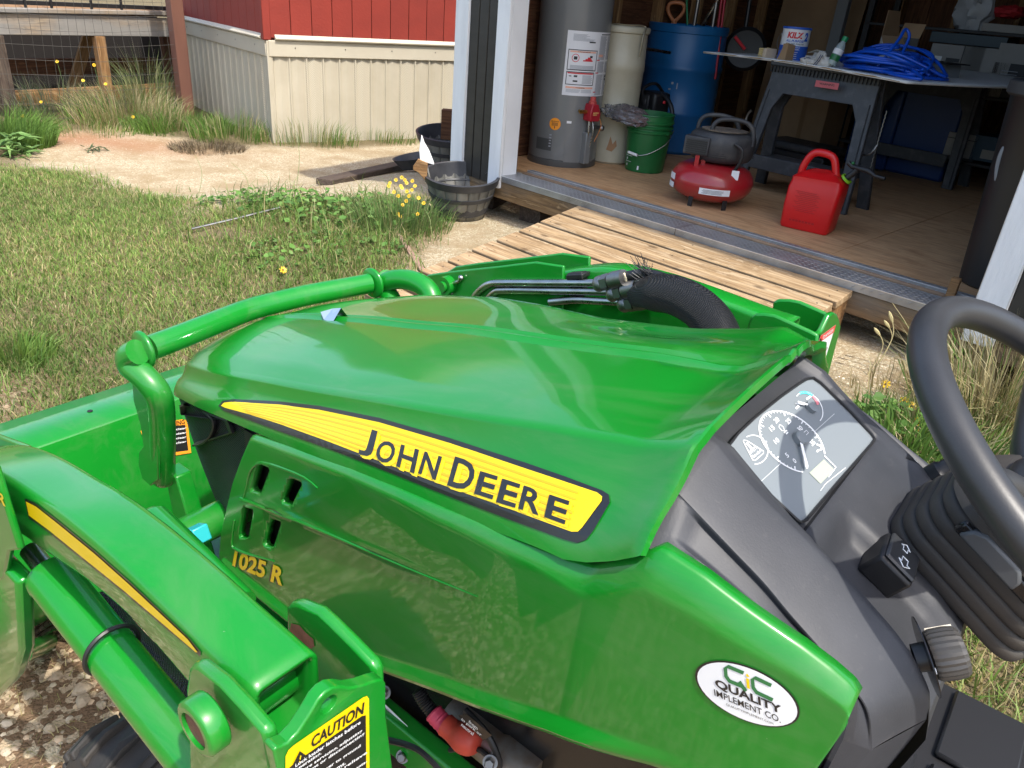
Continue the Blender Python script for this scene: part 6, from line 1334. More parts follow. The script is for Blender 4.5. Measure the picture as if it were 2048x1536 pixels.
# sloping shoulders: peak towards the middle top
def mor(z0,k,zc,inx,iny):
    base=canrow(0,0,Wc+.01,0,.17,.03); c=V((Wc*.50,.085,0)); return [V((lerp(p.x,c.x,k*inx),lerp(p.y,c.y,k*iny),z0+(zc)*(1-abs(p.x-Wc*.55)/(Wc*.6)))) for p in base]
rows.append(mor(.262,.10,.035,.35,.8)); rows.append(mor(.278,.35,.05,.5,1)); rows.append(mor(.290,.62,.052,.6,1)); rows.append(mor(.300,.88,.045,.7,1))
obj('can_body',G().grid(rows,wrap=True).add(list(rows[0]),[tuple(range(len(rows[0])))]).add(list(rows[-1]),[tuple(range(len(rows[-1])))]),M_CANR,FC,smooth=45)
obj('can_handle',G().tube(spline([(.035,.085,.235),(.030,.085,.30),(.052,.085,.365),(.085,.085,.392),(.14,.085,.392),(.175,.085,.375),(.195,.085,.33),(.215,.085,.26)],40),[.019]*40,16),M_CANR,FC,smooth=60)
obj('front_crease',G().prism([V((Wc*.52,-.001,.10)),V((Wc*.93,.004,.235)),V((Wc*.60,.02,.285)),V((Wc*.46,.02,.285))],(0,-.006,0)),M_CANR,FC,bevel=.008,seg=3) if False else None
er=G()
for k in range(12): er.box(.05+.01*(k%3),.05+Wc*(.42+.12*((k*7)%5)/5),-.0035,-.0015,.20-.009*k,.2022-.009*k)
for k in range(8): er.box(.05+.017*k,.062+.017*k,-.0035,-.0015,.045,.055)
obj('embossed_lines',er,mat('fuel_can_emboss',(.42,.006,.008),.4),FC,kind='stuff')
obj('green_collar',G().lathe([(.031,0),(.031,.012),(.024,.012),(.024,0),(.031,0)],Matrix.Translation((Wc+.0,.085,.285))@Ry(38),24),mat('lime_collar',(.22,.50,.02),.4),FC)
obj('spout',G().tube(spline([(Wc+.0,.085,.29),(Wc+.03,.085,.325),(Wc+.045,.085,.35)],10),.016,14).tube([V((Wc+.02,.085,.355)),V((Wc+.10,.06,.352)),V((Wc+.14,.05,.335)),V((Wc+.19,.04,.332))],[.012,.015,.009,.009],12).tube([V((Wc+.02,.085,.35)),V((Wc-.01,.085,.37))],.012,10),M_BLK,FC,smooth=50)
obj('spout_button',G().ball(V((Wc+.015,.08,.372)),.008,6),M_BGRN,FC)
# ---- black bin at the right door post with a grey hose
b0=fs(1946,575); BNF=fr_at(fsr(1985,592,.16),0); BN=thing('black_bin','tall black garbage bin just inside the right door post','bin',BNF)
obj('bin_body',G().lathe([(.14,0),(.155,.01),(.185,.50),(.205,.80),(.215,.81),(.215,.84),(.20,.84),(.15,.05),(.0001,.04)],None,48,1,.9),M_BLK,BN,smooth=40); obj('bin_rim',G().lathe([(.212,.79),(.224,.80),(.224,.845),(.212,.85),(.205,.845),(.212,.79)],None,48,1,.9),M_DGREY,BN)
hq=[at(FS,a,b_,'y',b0.y) for a,b_ in ((2060,292),(2030,286),(2008,300),(1996,340),(1998,390),(2012,435))]
tag(obj('grey_hose',G().tube(spline(hq,30),.013,12),mat('grey_conduit',(.20,.215,.23),.4),F=FS,smooth=70),'thick grey hose curving down over the black bin by the right door post','hose')
tag(obj('wood_chip_block',G().box(0,.035,0,.04,0,.09),M_ORW,F=fr_at(V((2.46,.16,0)),5),bevel=.003),'short orange wood offcut standing at the foot of the right door post','wood block')
# ---- hand truck and cartons, deep in the shed
htp=fsy(1490,98,2.35); HT=fr_at(htp,30); ht=thing('hand_truck','dark hand truck wheel with a pale rim leaning behind the blue drum','hand truck',HT)
obj('wheel_tyre',G().lathe([(.085,-.04),(.13,-.045),(.155,-.02),(.155,.02),(.13,.045),(.085,.04)],Rx(90),36),M_BLK,ht); obj('wheel_rim',G().lathe([(.0001,.03),(.03,.03),(.035,.01),(.08,.01),(.086,.03),(.086,-.03),(.0001,-.03)],Rx(90),30),mat('grimy_rim',(.16,.155,.14),.5),ht)
obj('truck_frame',G().tube([V((-.02,.06,0)),V((-.06,.10,.9))],.016,10).tube([V((-.08,.06,.1)),V((.0,.06,.0))],.012,8),M_BLK,ht); obj('axle_bracket',G().tube([V((-.09,-.06,.08)),V((0,-.06,0))],.012,8),TXTR,ht)
def carton(name,label,cat,F,w,d,h,m,parts=()):
    o=thing(name,label,cat,F); obj('box_shell',G().box(-w/2,w/2,-d/2,d/2,0,h),m,o,bevel=.004); 
    for i,(nm,a,mm) in enumerate(parts): obj(nm,a,mm,o,smooth=0)
    return o
def face(w0,w1,z0,z1,d): return G().box(w0,w1,-d/2-.0015,-d/2-.0005,z0,z1)
p=fsy(1690,240,2.9); cf=fr_at(V((p.x-.25,2.9,0)),-8); carton('cardboard_box','tall brown cardboard box standing in the gap under the board','cardboard box',cf,.42,.35,.62,M_CARD,(('box_label',face(-.18,-.14,.03,.11,.35),M_LBL),('box_tape',face(-.01,.03,0,.62,.35),mat('brown_tape',(.22,.13,.06),.4))))
cs_=fsy(1620,60,3.3); co=obj('cardboard_sheet',G().box(-.36,.36,0,.012,0,1.75),M_CARD,F=fr_at(V((cs_.x,3.3,0)),0)@Rx(-6),bevel=.002); tag(co,'large flat sheet of brown cardboard leaning behind the paint can','cardboard sheet')
for px,yy,lab in ((1662,3.1,'grey upright post behind the board, right of the cardboard sheet'),): 
    p=fsy(px,100,yy); po=obj('grey_post',G().box(-.045,.045,0,.06,0,2.2),mat('grey_painted_post',(.16,.165,.165),.6),F=fr_at(V((p.x,yy,0))),bevel=.004); tag(po,lab,'post')
p=fsy(1600,330,2.35); tb=thing('tool_box','low black plastic tool box on the floor behind the sawhorse','tool box',fr_at(V((p.x,2.35,0)),-6)); obj('box_lower',G().box(-.26,.26,-.14,.14,0,.13),M_BLK,tb,bevel=.012); obj('box_lid',G().box(-.265,.265,-.145,.145,.132,.19),M_DGREY,tb,bevel=.02,seg=3)
for i,(px,yy,w_,h_,lab) in enumerate(((1745,3.0,.34,.72,'left dark blue plastic panel standing under the board'),(1850,3.0,.44,.74,'wider dark blue plastic panel standing under the board, right of the narrow one'))):
    p=fsy(px,260,yy); bb=obj('blue_sheet',G().box(-w_/2,w_/2,0,.22,0,h_),mat('dark_blue_plastic',(.006,.035,.14),.4),F=fr_at(V((p.x,yy,0)),-4),bevel=.02); tag(bb,lab,'plastic panel')
# boxes behind the board on a rack
RK=fr_at(V((fsy(1950,120,3.15).x,3.15,0)),0); rk=thing('storage_rack','dark steel storage rack against the back of the shed','rack',RK)
for x in (-.75,.75): obj('rack_upright',G().box(x-.02,x+.02,-.2,-.16,0,1.7).box(x-.02,x+.02,.26,.30,0,1.7),M_DARK,rk)
for z in (.18,.62,1.02,1.5): obj('rack_shelf',G().box(-.77,.77,-.2,.30,z-.02,z),M_DARK,rk,bevel=.003)
def rackbox(px,py,w_,h_,z,m,name,label,cat,extra=()):
    p=fsy(px,py,2.96); return carton(name,label,cat,fr_at(V((p.x,3.10,z)),0),w_,.26,h_,m,extra)
def dl(*a): return face(*a,.26)
wp=fsy(1795,95,1.95); WPF=fr_at(V((wp.x,1.95,ZB)),-10); wo=thing('sander_box','grey and white sander carton with its brown flaps open, behind the hose','carton',WPF)
obj('box_shell',G().box(-.07,.07,-.09,.09,0,.19),M_CARDW,wo); obj('box_face',G().box(-.069,.069,-.0915,-.0905,0,.125),M_LBL,wo); obj('box_flap',G().prism([V((-.07,-.09,.19)),V((.07,-.09,.19)),V((.16,-.20,.15)),V((.02,-.2,.15))],(0,0,.003)).prism([V((-.07,.09,.19)),V((.07,.09,.19)),V((.06,.14,.27)),V((-.08,.14,.27))],(0,.003,0)).prism([V((-.07,-.09,.19)),V((-.07,.09,.19)),V((-.09,.07,.33)),V((-.09,-.06,.33))],(.003,0,0)),M_CARD,wo)
def ftext(s,x0,x1,z0,z1,y,**k):
    vs,f_=textmesh(s,**k); return [V((lerp(x0,x1,v.x),y,lerp(z0,z1,v.y))) for v in vs],f_
obj('box_lettering',gm_(ftext('WORKPRO',-.055,.06,.142,.158,-.0915,bold=.03)),M_LBL,wo,smooth=0); obj('box_lettering',gm_(ftext('Electric',-.058,.0,.100,.114,-.0920,bold=.01),ftext('Palm Sander',-.058,.045,.080,.092,-.0920,bold=.03),([V((-.06,-.0920,.062)),V((.06,-.0920,.062)),V((.06,-.0920,.066)),V((-.06,-.0920,.066))],[(0,1,2,3)])),TXT,wo,smooth=0)
rackbox(1915,100,.36,.30,.62,M_CARDW,'carton','grey carton with a hand hole on the rack, directly behind the metal tray','carton',(('hand_hole',dl(-.06,.03,.19,.215),TXT),('carton_label',dl(-.14,-.09,.19,.22),M_LBL)))
rackbox(1975,105,.33,.30,.62,M_CARDW,'carton','grey carton on the rack to the right of the one with the hand hole','carton',(('carton_seam',dl(-.155,-.15,0,.3),TXT),))
rackbox(2035,95,.22,.34,.62,mat('black_carton',(.015,.016,.018),.6),'carton','black and grey printed carton at the right end of the rack','carton',(('carton_top_print',dl(-.11,.11,.22,.34),M_CARDW),('carton_lines',gm_(*[(G().box(-.05,.05,-.1325,-.1315,.17-.02*k,.174-.02*k).v,G().box(0,1,0,1,0,1).f) for k in range(6)]),TXTG)))
rackbox(1940,60,.5,.07,.925,mat('teal_dark_case',(.02,.04,.05),.5),'flat_case','flat dark teal case lying on the grey cartons','case')
rackbox(2015,45,.30,.05,1.02,M_CARDW,'flat_tray','pale shallow tray on the upper shelf, at the right','tray')
rd=fsy(2005,22,2.95); tag(obj('red_cloth',blob(None,5,12,20,.10,.07,.04,.4,3),mat('red_cloth',(.35,.01,.015),.8),F=fr_at(V((rd.x,3.1,rd.z-.0)))),'red cloth heaped on the pale shallow tray','cloth')
pb_=fsy(1940,18,2.95); tag(obj('plastic_sheet',blob(None,8,14,22,.12,.05,.16,.35,3),mat('milky_plastic',(.30,.31,.32),.4),F=fr_at(V((pb_.x,3.05,pb_.z))),smooth=30),'crumpled milky plastic sheet standing above the teal case','plastic sheet')
rackbox(1945,215,.20,.16,.20,M_CARDW,'small_carton','small grey carton on the low shelf, left of the dark one','carton',(('carton_band',dl(-.10,.10,.12,.125),TXT),)); rackbox(2010,215,.24,.17,.20,mat('blue_black_carton',(.02,.05,.08),.6),'small_carton','small dark blue carton on the low shelf at the right','carton',(('carton_label',dl(-.05,.06,.02,.08),M_CARDW),))
# ================================================================== OUTSIDE THE SHED: planters, lumber, bits
M_PLT=mat('faux_barrel_grey',(.11,.11,.10),.6,col2=(.26,.25,.22),ns=7,amt=(.4,.75),bs=30,bstr=.5,bd=.004,stretch=(1,1,.25)); M_PLR=mat('planter_rim_charcoal',(.022,.024,.028),.5,col2=(.05,.05,.055),ns=9)
def planter(c,label,gap=False,sc_=1.0,rot=0):
    F=T(c.x,c.y,float(hills(np.array(c.x),np.array(c.y)))-.01)@Rx(7)@Rz(rot); P=thing('planter',label,'planter',F,'half barrel planters beside the shed')
    R0_,R1,Hh=.140*sc_,.232*sc_,.282*sc_; n=18
    for i in range(n):
        if gap and i in (9,): continue
        a0=2*PI*i/n+.006; a1=2*PI*(i+1)/n-.006; rows=[]
        for v in np.linspace(0,1,5):
            r=lerp(R0_,R1,v**.85)*(1+.0); z=Hh*v; rows.append([V((r*math.cos(lerp(a0,a1,u))*(1+.008*math.sin(PI*u)),r*math.sin(lerp(a0,a1,u))*(1+.008*math.sin(PI*u)),z)) for u in (0,.25,.5,.75,1)])
        o=obj('stave',G().grid(rows),M_PLT,P,smooth=30); m_=o.modifiers.new('s','SOLIDIFY'); m_.thickness=.008; m_.offset=-1
    span=(0,2*PI) if not gap else (2*PI*10/n+.05,2*PI*27/n-.05)
    for z0,z1,e in ((Hh*.84,Hh*1.0,.009),(Hh*.55,Hh*.64,.007)):
        rr0=lerp(R0_,R1,(z0/Hh)**.85)+e; rr1=lerp(R0_,R1,(z1/Hh)**.85)+e; ts=np.linspace(span[0],span[1],60)
        o=obj('hoop',G().grid([[V((r*math.cos(t),r*math.sin(t),z)) for t in ts] for r,z in ((rr0-e*1.2,z0),(rr0,z0),(rr1,z1),(rr1-.016,z1+.003),(rr1-.022,z1-.004))]),M_PLR,P,smooth=30)
    ts=np.linspace(span[0],span[1],50); obj('liner',G().grid([[V((r*math.cos(t),r*math.sin(t),z)) for t in ts] for r,z in ((R1-.012,Hh),(R0_+.03,.06),(R0_*.6,.03),(.001,.03))]),M_PLR,P,smooth=40)
    return P
pc_=at(FW,921,424,'z',.195); P1=planter(pc_,'cracked grey half barrel planter in front of the shed corner, nearest the ramp',gap=True,rot=-12)
pc2=at(FW,899,268,'z',.40); planter(pc2,'intact grey half barrel planter behind the cracked one, partly hidden by the white trim',sc_=1.12)
pd=gnd(838,345); dsh=thing('planter_dish','shallow dark planter saucer tipped on the ground left of the cracked planter','saucer',T(pd.x-.03,pd.y+.12,pd.z+.02)@Ry(-12)); obj('dish_shell',G().lathe([(.0001,.0),(.13,.0),(.185,.09),(.195,.092),(.19,.085),(.14,.012),(.0001,.01)],None,44),M_PLR,dsh)
def near(px,py,y): return at(FW,px,py,'y',y)
yq=pc_.y-.14
w0=[near(a,b_,yq) for a,b_ in ((838,300),(843,270),(848,285),(857,300),(866,322),(868,330),(840,322))]; o=obj('white_scrap',G().prism(w0,(0.0,.02,0)),mat('white_foam',(.80,.81,.82),.6),bevel=.004); tag(o,'pointed white foam scrap sticking up from the broken side of the near planter','scrap')
w1=[near(a,b_,yq-.01) for a,b_ in ((826,332),(836,318),(855,326),(854,350),(850,361),(842,352),(836,345),(826,340))]; o=obj('wood_scrap',G().prism(w1,(0,.022,0)),M_ORW,bevel=.003); tag(o,'split orange wood scrap wedged in the broken side of the near planter','wood scrap')
br_=near(893,250,pc2.y-.0); o=obj('brown_block',G().box(-.05,.07,-.04,.05,-.11,.12),M_DKW,F=T(br_.x+.01,br_.y,br_.z),bevel=.004); tag(o,'dark brown wood block standing in the rear planter against the white trim','wood block')
def lumber(name,label,px0,px1,w_,h_,m,z=0,cat='board'):
    a=gnd(*px0); b_=gnd(*px1); F=along(a+V((0,0,.004)),b_+V((0,0,.004))); return tag(obj(name,G().box(0,(b_-a).length,-w_/2,w_/2,0,h_),m,F=F,bevel=.004,seg=1),label,cat)
lumber('old_plank','weathered grey-brown plank lying on the pale gravel left of the planters',(648,372),(838,328),.13,.045,M_OLDW,.0)
lumber('edging_strip','thin reddish wooden strip lying on the ground left of the ramp',(793,468),(845,545),.03,.015,mat('red_brown_strip',(.30,.19,.14),.8),.0)
rdp=[gnd(a,b_)+V((0,0,.03)) for a,b_ in ((385,468),(470,448),(560,425))]; tag(obj('metal_rod',G().tube(rdp,.006,8),M_STEEL),'thin grey metal rod lying in the grass','rod')
lumber('skid_timber','dark timber end lying under the shed corner behind the near planter',(972,418),(1002,402),.10,.09,M_OLDW,.0,'timber')
# ================================================================== VEGETATION AND STONES
def leafmat(name,rough=.6):
    m,t,b=nt(name); a=N(t,'ShaderNodeAttribute',attribute_name='Col'); t.links.new(a.outputs['Color'],b.inputs['Base Color']); b.inputs['Roughness'].default_value=rough
    b.inputs['Specular IOR Level'].default_value=.25; b.inputs['Transmission Weight'].default_value=0
    tl=N(t,'ShaderNodeBsdfTranslucent'); t.links.new(a.outputs['Color'],tl.inputs[0]); mx=N(t,'ShaderNodeMixShader'); mx.inputs[0].default_value=.28
    o=t.nodes['Material Output']; t.links.new(b.outputs[0],mx.inputs[1]); t.links.new(tl.outputs[0],mx.inputs[2]); t.links.new(mx.outputs[0],o.inputs[0]); return m
M_LEAF=leafmat('foliage')
def blades(name,P,h,w,lean,col,seed=0,F=None,curl=.5,**k):
    "P (n,3) roots; h,w (n,); lean (n,2) sideways reach as a share of h; col (n,3)"
    n=len(P); r=np.random.default_rng(seed); ang=r.uniform(0,2*PI,n); dx=np.cos(ang)*w/2; dy=np.sin(ang)*w/2
    V_=np.zeros((n,5,3)); lx,ly=lean[:,0]*h,lean[:,1]*h
    V_[:,0]=P+np.stack([-dx,-dy,-.004+0*dx],-1); V_[:,1]=P+np.stack([dx,dy,-.004+0*dx],-1)
    m=np.stack([lx*(.5-curl*.25),ly*(.5-curl*.25),h*.62],-1); V_[:,2]=P+m+np.stack([dx,dy,0*dx],-1)*.75; V_[:,3]=P+m-np.stack([dx,dy,0*dx],-1)*.75
    V_[:,4]=P+np.stack([lx,ly,h*(1-.30*np.hypot(lean[:,0],lean[:,1])*curl)],-1)
    me=bpy.data.meshes.new(name); b=np.arange(n)[:,None]*5
    q=np.concatenate([b+np.array([[0,1,2,3]]),b+np.array([[3,2,4]])],1).astype(np.int32)
    me.vertices.add(n*5); me.vertices.foreach_set('co',V_.reshape(-1)); me.loops.add(n*7); me.loops.foreach_set('vertex_index',q.ravel())
    ls=np.stack([np.arange(n)*7,np.arange(n)*7+4],-1).ravel().astype(np.int32); me.polygons.add(n*2); me.polygons.foreach_set('loop_start',ls); me.update(calc_edges=True)
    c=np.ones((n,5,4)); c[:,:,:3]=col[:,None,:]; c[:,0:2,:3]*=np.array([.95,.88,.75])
    ca=me.color_attributes.new('Col','FLOAT_COLOR','POINT'); ca.data.foreach_set('color',c.reshape(-1).astype(np.float32))
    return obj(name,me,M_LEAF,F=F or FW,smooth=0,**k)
def pal(n,stops,r,var=.22):
    idx=r.integers(0,len(stops),n); c=np.array(stops)[idx]*(1+r.uniform(-var,var,(n,1))); return np.clip(c+r.uniform(-.006,.006,(n,3)),0,1)
LG=[(.15,.26,.055),(.19,.30,.075),(.12,.225,.045),(.16,.28,.060),(.10,.19,.040),(.19,.30,.08),(.25,.32,.11),(.08,.16,.035)]; LD=[(.36,.32,.16),(.28,.26,.12),(.40,.36,.20),(.24,.24,.09)]
def ground_z(x,y): return hills(x,y)
def scatter(n,x0,x1,y0,y1,r): return r.uniform(x0,x1,n),r.uniform(y0,y1,n)
r=np.random.default_rng(3)
LAWN=pxw([(-700,340),(0,335),(60,345),(150,348),(215,372),(330,398),(420,424),(600,402),(740,400),(850,396),(880,445),(835,475),(800,500),(815,545),(850,590),(1000,640),(600,900),(350,1000),(-900,1150)])
def lawn_density(X,Y):
    d=blur_in(X,Y,LAWN,.13); t_x,t_y=loc_tr(X,Y)
    nz=wob(X,Y,1.9)*.5+wob(X+5,Y+2,5.3)*.5
    bare=np.exp(-(((X+2.15)/.38)**2+((Y-2.35)/.22)**2))+.9*np.exp(-(((X+1.7)/.33)**2+((Y-4.15)/.10)**2))+.5*np.exp(-(((X+2.35)/.2)**2+((Y-3.1)/.1)**2))
    return np.clip(d*(.95+.35*nz)-bare,0,1)
def field(name,n,box,dens,hmin,hmax,wd,dry,seed,lean=.7,pw=1.6,**k):
    r=np.random.default_rng(seed); X,Y=scatter(n,*box,r); keep=r.random(n)<dens(X,Y); X,Y=X[keep],Y[keep]; m=len(X)
    cl=.5+.5*wob(X*1.0,Y*1.0,3.1); h=(hmin+(hmax-hmin)*r.random(m)**pw)*(.7+.5*cl); a=r.uniform(0,2*PI,m); l=r.uniform(.1,lean,m)
    cg=pal(m,LG,r); cd=pal(m,LD,r); dm=r.random(m)<np.clip(dry*(.5+1.1*(.5+.5*wob(X+9,Y-4,1.6))),0,1)
    col=np.where(dm[:,None],cd,cg); tint=(.5+.5*wob(X-3,Y+7,.9))[:,None]; col=col*(.72+.55*tint*np.array([1.15,1.0,.9]))
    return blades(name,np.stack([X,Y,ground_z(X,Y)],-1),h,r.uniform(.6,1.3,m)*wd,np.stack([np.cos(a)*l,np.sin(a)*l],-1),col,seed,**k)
field('lawn_grass',600000,(-5.2,1.2,1.4,7.9),lawn_density,.012,.055,.0040,.26,21,lean=1.4,kind='stuff')
def clump_d(X,Y): return lawn_density(X,Y)*np.clip(wob(X,Y,4.7)*1.6-.2,0,1)
field('long_grass',60000,(-5.2,1.2,1.6,7.9),clump_d,.05,.12,.0045,.2,22,lean=1.0,kind='stuff')
WEED=pxw([(430,410),(600,395),(760,395),(860,420),(850,470),(800,520),(810,570),(640,600),(480,560),(400,470)])
field('weedy_grass',16000,(-3.5,.6,3.2,6.4),lambda X,Y:blur_in(X,Y,WEED,.2)*np.clip(.55+.6*wob(X,Y,3.3),0,1),.06,.20,.0050,.12,25,lean=1.1,kind='stuff')
field('path_edge_grass',9000,(-5.2,0,4.6,7.9),lambda X,Y:np.clip(blur_in(X,Y,LAWN,.38)*(1-blur_in(X,Y,LAWN,.1))*3,0,1)*np.clip(wob(X,Y,3.1)*1.5+.2,0,1),.03,.09,.0045,.15,26,lean=1.2,kind='stuff')
# thatch: dry flattened stems
field('dry_thatch',20000,(-5.0,1.0,1.6,7.5),lambda X,Y:np.clip(lawn_density(X,Y)*(.4+wob(X+2,Y,2.4)),0,1),.02,.06,.0030,1.6,23,lean=2.6,kind='stuff')
# right side of the tractor
R1=pxw([(1690,900),(1760,860),(1850,830),(1950,800),(2100,740),(2400,700),(2700,900),(2600,1600),(1900,1600),(1850,1250),(1790,960),(1720,860)])
def rd_(X,Y): return blur_in(X,Y,R1,.12)*np.clip(.85+.3*wob(X,Y,2.2),0,1)
field('side_grass',150000,(.6,4.2,.2,3.3),rd_,.02,.10,.0042,.45,24,lean=1.2,kind='stuff')
# single plants: tufts, weeds ------------------------------------------------
def tuft(name,label,cat,c,n,rad,hmin,hmax,wd,stops,seed,lean=.6,group=None,extra=None,wx=1.0,curl=.6,z=None):
    r=np.random.default_rng(seed); a=r.uniform(0,2*PI,n); q=np.sqrt(r.random(n))*rad; X=c[0]+np.cos(a)*q*wx; Y=c[1]+np.sin(a)*q
    h=r.uniform(hmin,hmax,n)*(1-.4*(q/rad)**2); b=a+r.uniform(-.8,.8,n); l=r.uniform(.1,lean,n)*(.3+q/rad)
    F=T(c[0],c[1],0); P=np.stack([X-c[0],Y-c[1],ground_z(X,Y)+(z or 0)],-1)
    o=blades(name,P,h,r.uniform(.6,1.2,n)*wd,np.stack([np.cos(b)*l,np.sin(b)*l],-1),pal(n,stops,r),seed,F=F,curl=curl); tag(o,label,cat,group); return o
GS=[(.11,.21,.04),(.14,.25,.05),(.085,.16,.03)]; DS=[(.38,.32,.17),(.30,.25,.12),(.46,.41,.24)]; MXS=GS+DS
def wp_(px,py): p=gnd(px,py); return (p.x,p.y)
tuft('grass_tuft','bright green grass tuft growing at the foot of the brown post','grass tuft',wp_(360,262),1100,.42,.10,.26,.007,GS,31,lean=.7,wx=1.3)
tuft('grass_tuft','green grass tuft against the skirting just left of the mobile home corner','grass tuft',wp_(465,275),800,.40,.08,.34,.006,MXS+GS,32,wx=1.0)
tuft('grass_tuft','green grass growing against the right skirting beside the mobile home corner','grass tuft',wp_(615,287),600,.32,.05,.32,.005,MXS+GS,33,wx=1.6)
tuft('grass_tuft','low green grass at the skirting halfway to the shed','grass tuft',wp_(730,282),500,.28,.04,.20,.005,MXS+GS,34,wx=2.0)
tuft('grass_tuft','taller grass at the skirting behind the planters','grass tuft',wp_(845,255),420,.30,.12,.36,.006,GS,35,wx=1.5)
tuft('dry_weeds','tangle of dry straw and green weeds against the deck bottom beam','weeds',wp_(258,248),1900,.40,.14,.50,.0055,DS+DS+GS,36,lean=.9,wx=1.5)
tuft('dry_weeds','low dry weeds in front of the left part of the deck','weeds',wp_(160,262),700,.35,.04,.16,.005,DS+GS,37,lean=1.0,wx=1.4)
tuft('dark_straw_clump','clump of dark dead roots and straw on the gravel near the mobile home corner','dead clump',wp_(415,298),1400,.26,.03,.10,.005,[(.10,.075,.05),(.16,.125,.08),(.22,.18,.11)],38,lean=1.9,wx=1.3)
tuft('grass_tuft','tall green weeds at the left edge of the picture below the deck','weeds',wp_(0,290),2200,.42,.15,.40,.008,GS,39,lean=.8)
tuft('grass_tuft','light green tuft beside the bucket at the left edge','grass tuft',wp_(20,720),700,.17,.05,.14,.006,GS+[(.18,.27,.06)],40,lean=1.0)
tuft('grass_tuft','straggly green weed among the stones beside the front tyre','weed',(-.52,1.02),130,.12,.05,.15,.004,GS+DS[:1],41,lean=1.4)
tuft('grass_tuft','sparse dry weed behind the lift cylinder among the stones','weed',(-.42,1.16),90,.10,.03,.09,.003,GS+DS,42,lean=1.6)
tuft('dry_grass_clump','tall pale dry grass clump beyond the steering wheel at the shed corner','dry grass',wp_(1985,830),1500,.30,.14,.42,.0055,DS+DS+GS[:1],43,lean=1.1)
tuft('dry_grass_clump','dry grass mixed with green blades below the tall pale clump','dry grass',wp_(1900,915),900,.28,.06,.22,.005,DS+GS,44,lean=1.1)
tuft('dry_grass_clump','seeding dry grass beside the ramp stringer under the shed edge','dry grass',wp_(1800,800),120,.18,.06,.20,.004,DS,45,lean=.7)
tuft('weed_patch','leafy green weeds right beyond the dash with small yellow flowers','weeds',wp_(1790,905),900,.24,.05,.20,.010,GS+[(.16,.28,.06)],46,lean=1.2)
tuft('sage_bush','grey green bush growing through the wire mesh under the deck','bush',wp_(118,232),900,.36,.15,.50,.006,[(.10,.13,.075),(.14,.17,.10),(.08,.11,.05),(.20,.19,.12)],47,lean=.9,wx=1.6)
# leafy vine and broad leaved plants
def leaves(name,label,cat,c,n,rx,ry,hm,size,stops,seed,kind=None,dens=None,rnd=True):
    r=np.random.default_rng(seed); me=bpy.data.meshes.new(name); vs=[];fs_=[];cs=[]
    cols=pal(n,stops,r)
    for i in range(n):
        a=r.uniform(0,2*PI); q=math.sqrt(r.random()); x=rx*q*math.cos(a); y=ry*q*math.sin(a)
        z=float(ground_z(np.array(c[0]+x),np.array(c[1]+y)))+r.uniform(.01,hm)*(1-.5*q); s_=size*r.uniform(.6,1.2); yaw=r.uniform(0,2*PI); tilt=r.uniform(-.6,.6); 
        M=Matrix.Translation((x,y,z))@Matrix.Rotation(yaw,4,'Z')@Matrix.Rotation(tilt,4,'X')@Matrix.Rotation(r.uniform(-.5,.5),4,'Y'); b=len(vs)
        shp=[(0,0,0),(.35,.42,.06),(.75,.45,.05),(1.05,.0,-.05),(.75,-.45,.05),(.35,-.42,.06)] if rnd else [(0,0,0),(.3,.16,.04),(.9,.14,.02),(1.7,0,-.25),(.9,-.14,.02),(.3,-.16,.04)]
        vs+=[M@(V(p)*s_) for p in shp]; fs_+=[(b,b+1,b+2,b+3),(b,b+3,b+4,b+5)]; cs+=[tuple(cols[i])+(1,)]*6
    me.from_pydata([tuple(p) for p in vs],[],fs_); ca=me.color_attributes.new('Col','FLOAT_COLOR','POINT'); ca.data.foreach_set('color',np.array(cs,np.float32).ravel())
    o=obj(name,me,M_LEAF,F=T(c[0],c[1],0),smooth=0); tag(o,label,cat,None,kind); return o
VG=[(.10,.22,.045),(.13,.26,.055),(.08,.17,.04),(.17,.28,.08)]
leaves('ground_vine','round leaved green vine creeping over the grass edge left of the flowering bush','vine',wp_(690,425),520,.62,.34,.12,.038,VG,51)
leaves('ground_vine','patch of round leaves on the gravel edge below the pale path','vine',wp_(520,400),150,.40,.12,.09,.038,VG,52)
leaves('ground_vine','light green leafy runner in the lawn above the brush guard','vine',wp_(640,500),200,.45,.28,.06,.034,VG,53)
leaves('leafy_weed','pale green broad leaved weed at the left edge in front of the deck','weed',wp_(40,312),60,.10,.10,.22,.085,[(.19,.32,.10),(.15,.27,.08)],54,rnd=False)
leaves('leafy_weed','small dark green weed alone on the reddish gravel','weed',wp_(188,302),40,.09,.06,.06,.035,[(.08,.13,.06)],55,rnd=False)
leaves('leafy_weed','bright leaved weed between the dash and the shed','weed',wp_(1760,860),120,.16,.14,.14,.035,VG,56)
# flowering bush
fb=gnd(800,455)
r=np.random.default_rng(61); n=850; a=r.uniform(0,2*PI,n); q=np.sqrt(r.random(n)); Pb=np.stack([np.cos(a)*q*.30,np.sin(a)*q*.22,ground_z(fb.x+0*q,fb.y+0*q)],-1); Fb=T(fb.x,fb.y,0)
FBU=thing('flowering_bush','low feathery green bush with small yellow daisies in front of the cracked planter','bush',Fb)
o=blades('foliage',Pb,r.uniform(.10,.30,n)*(1.1-.5*q),r.uniform(.002,.005,n),np.stack([np.cos(a)*.6*q,np.sin(a)*.6*q],-1),pal(n,[(.12,.22,.06),(.16,.26,.08),(.09,.16,.05),(.26,.28,.12)],r),62,F=Fb); o.parent=FBU; o.matrix_basis=Matrix.Identity(4)
fm=G(); M_PET=mat('yellow_petals',(.80,.50,.01),.5); M_CTR=mat('brown_flower_centre',(.16,.06,.01),.8)
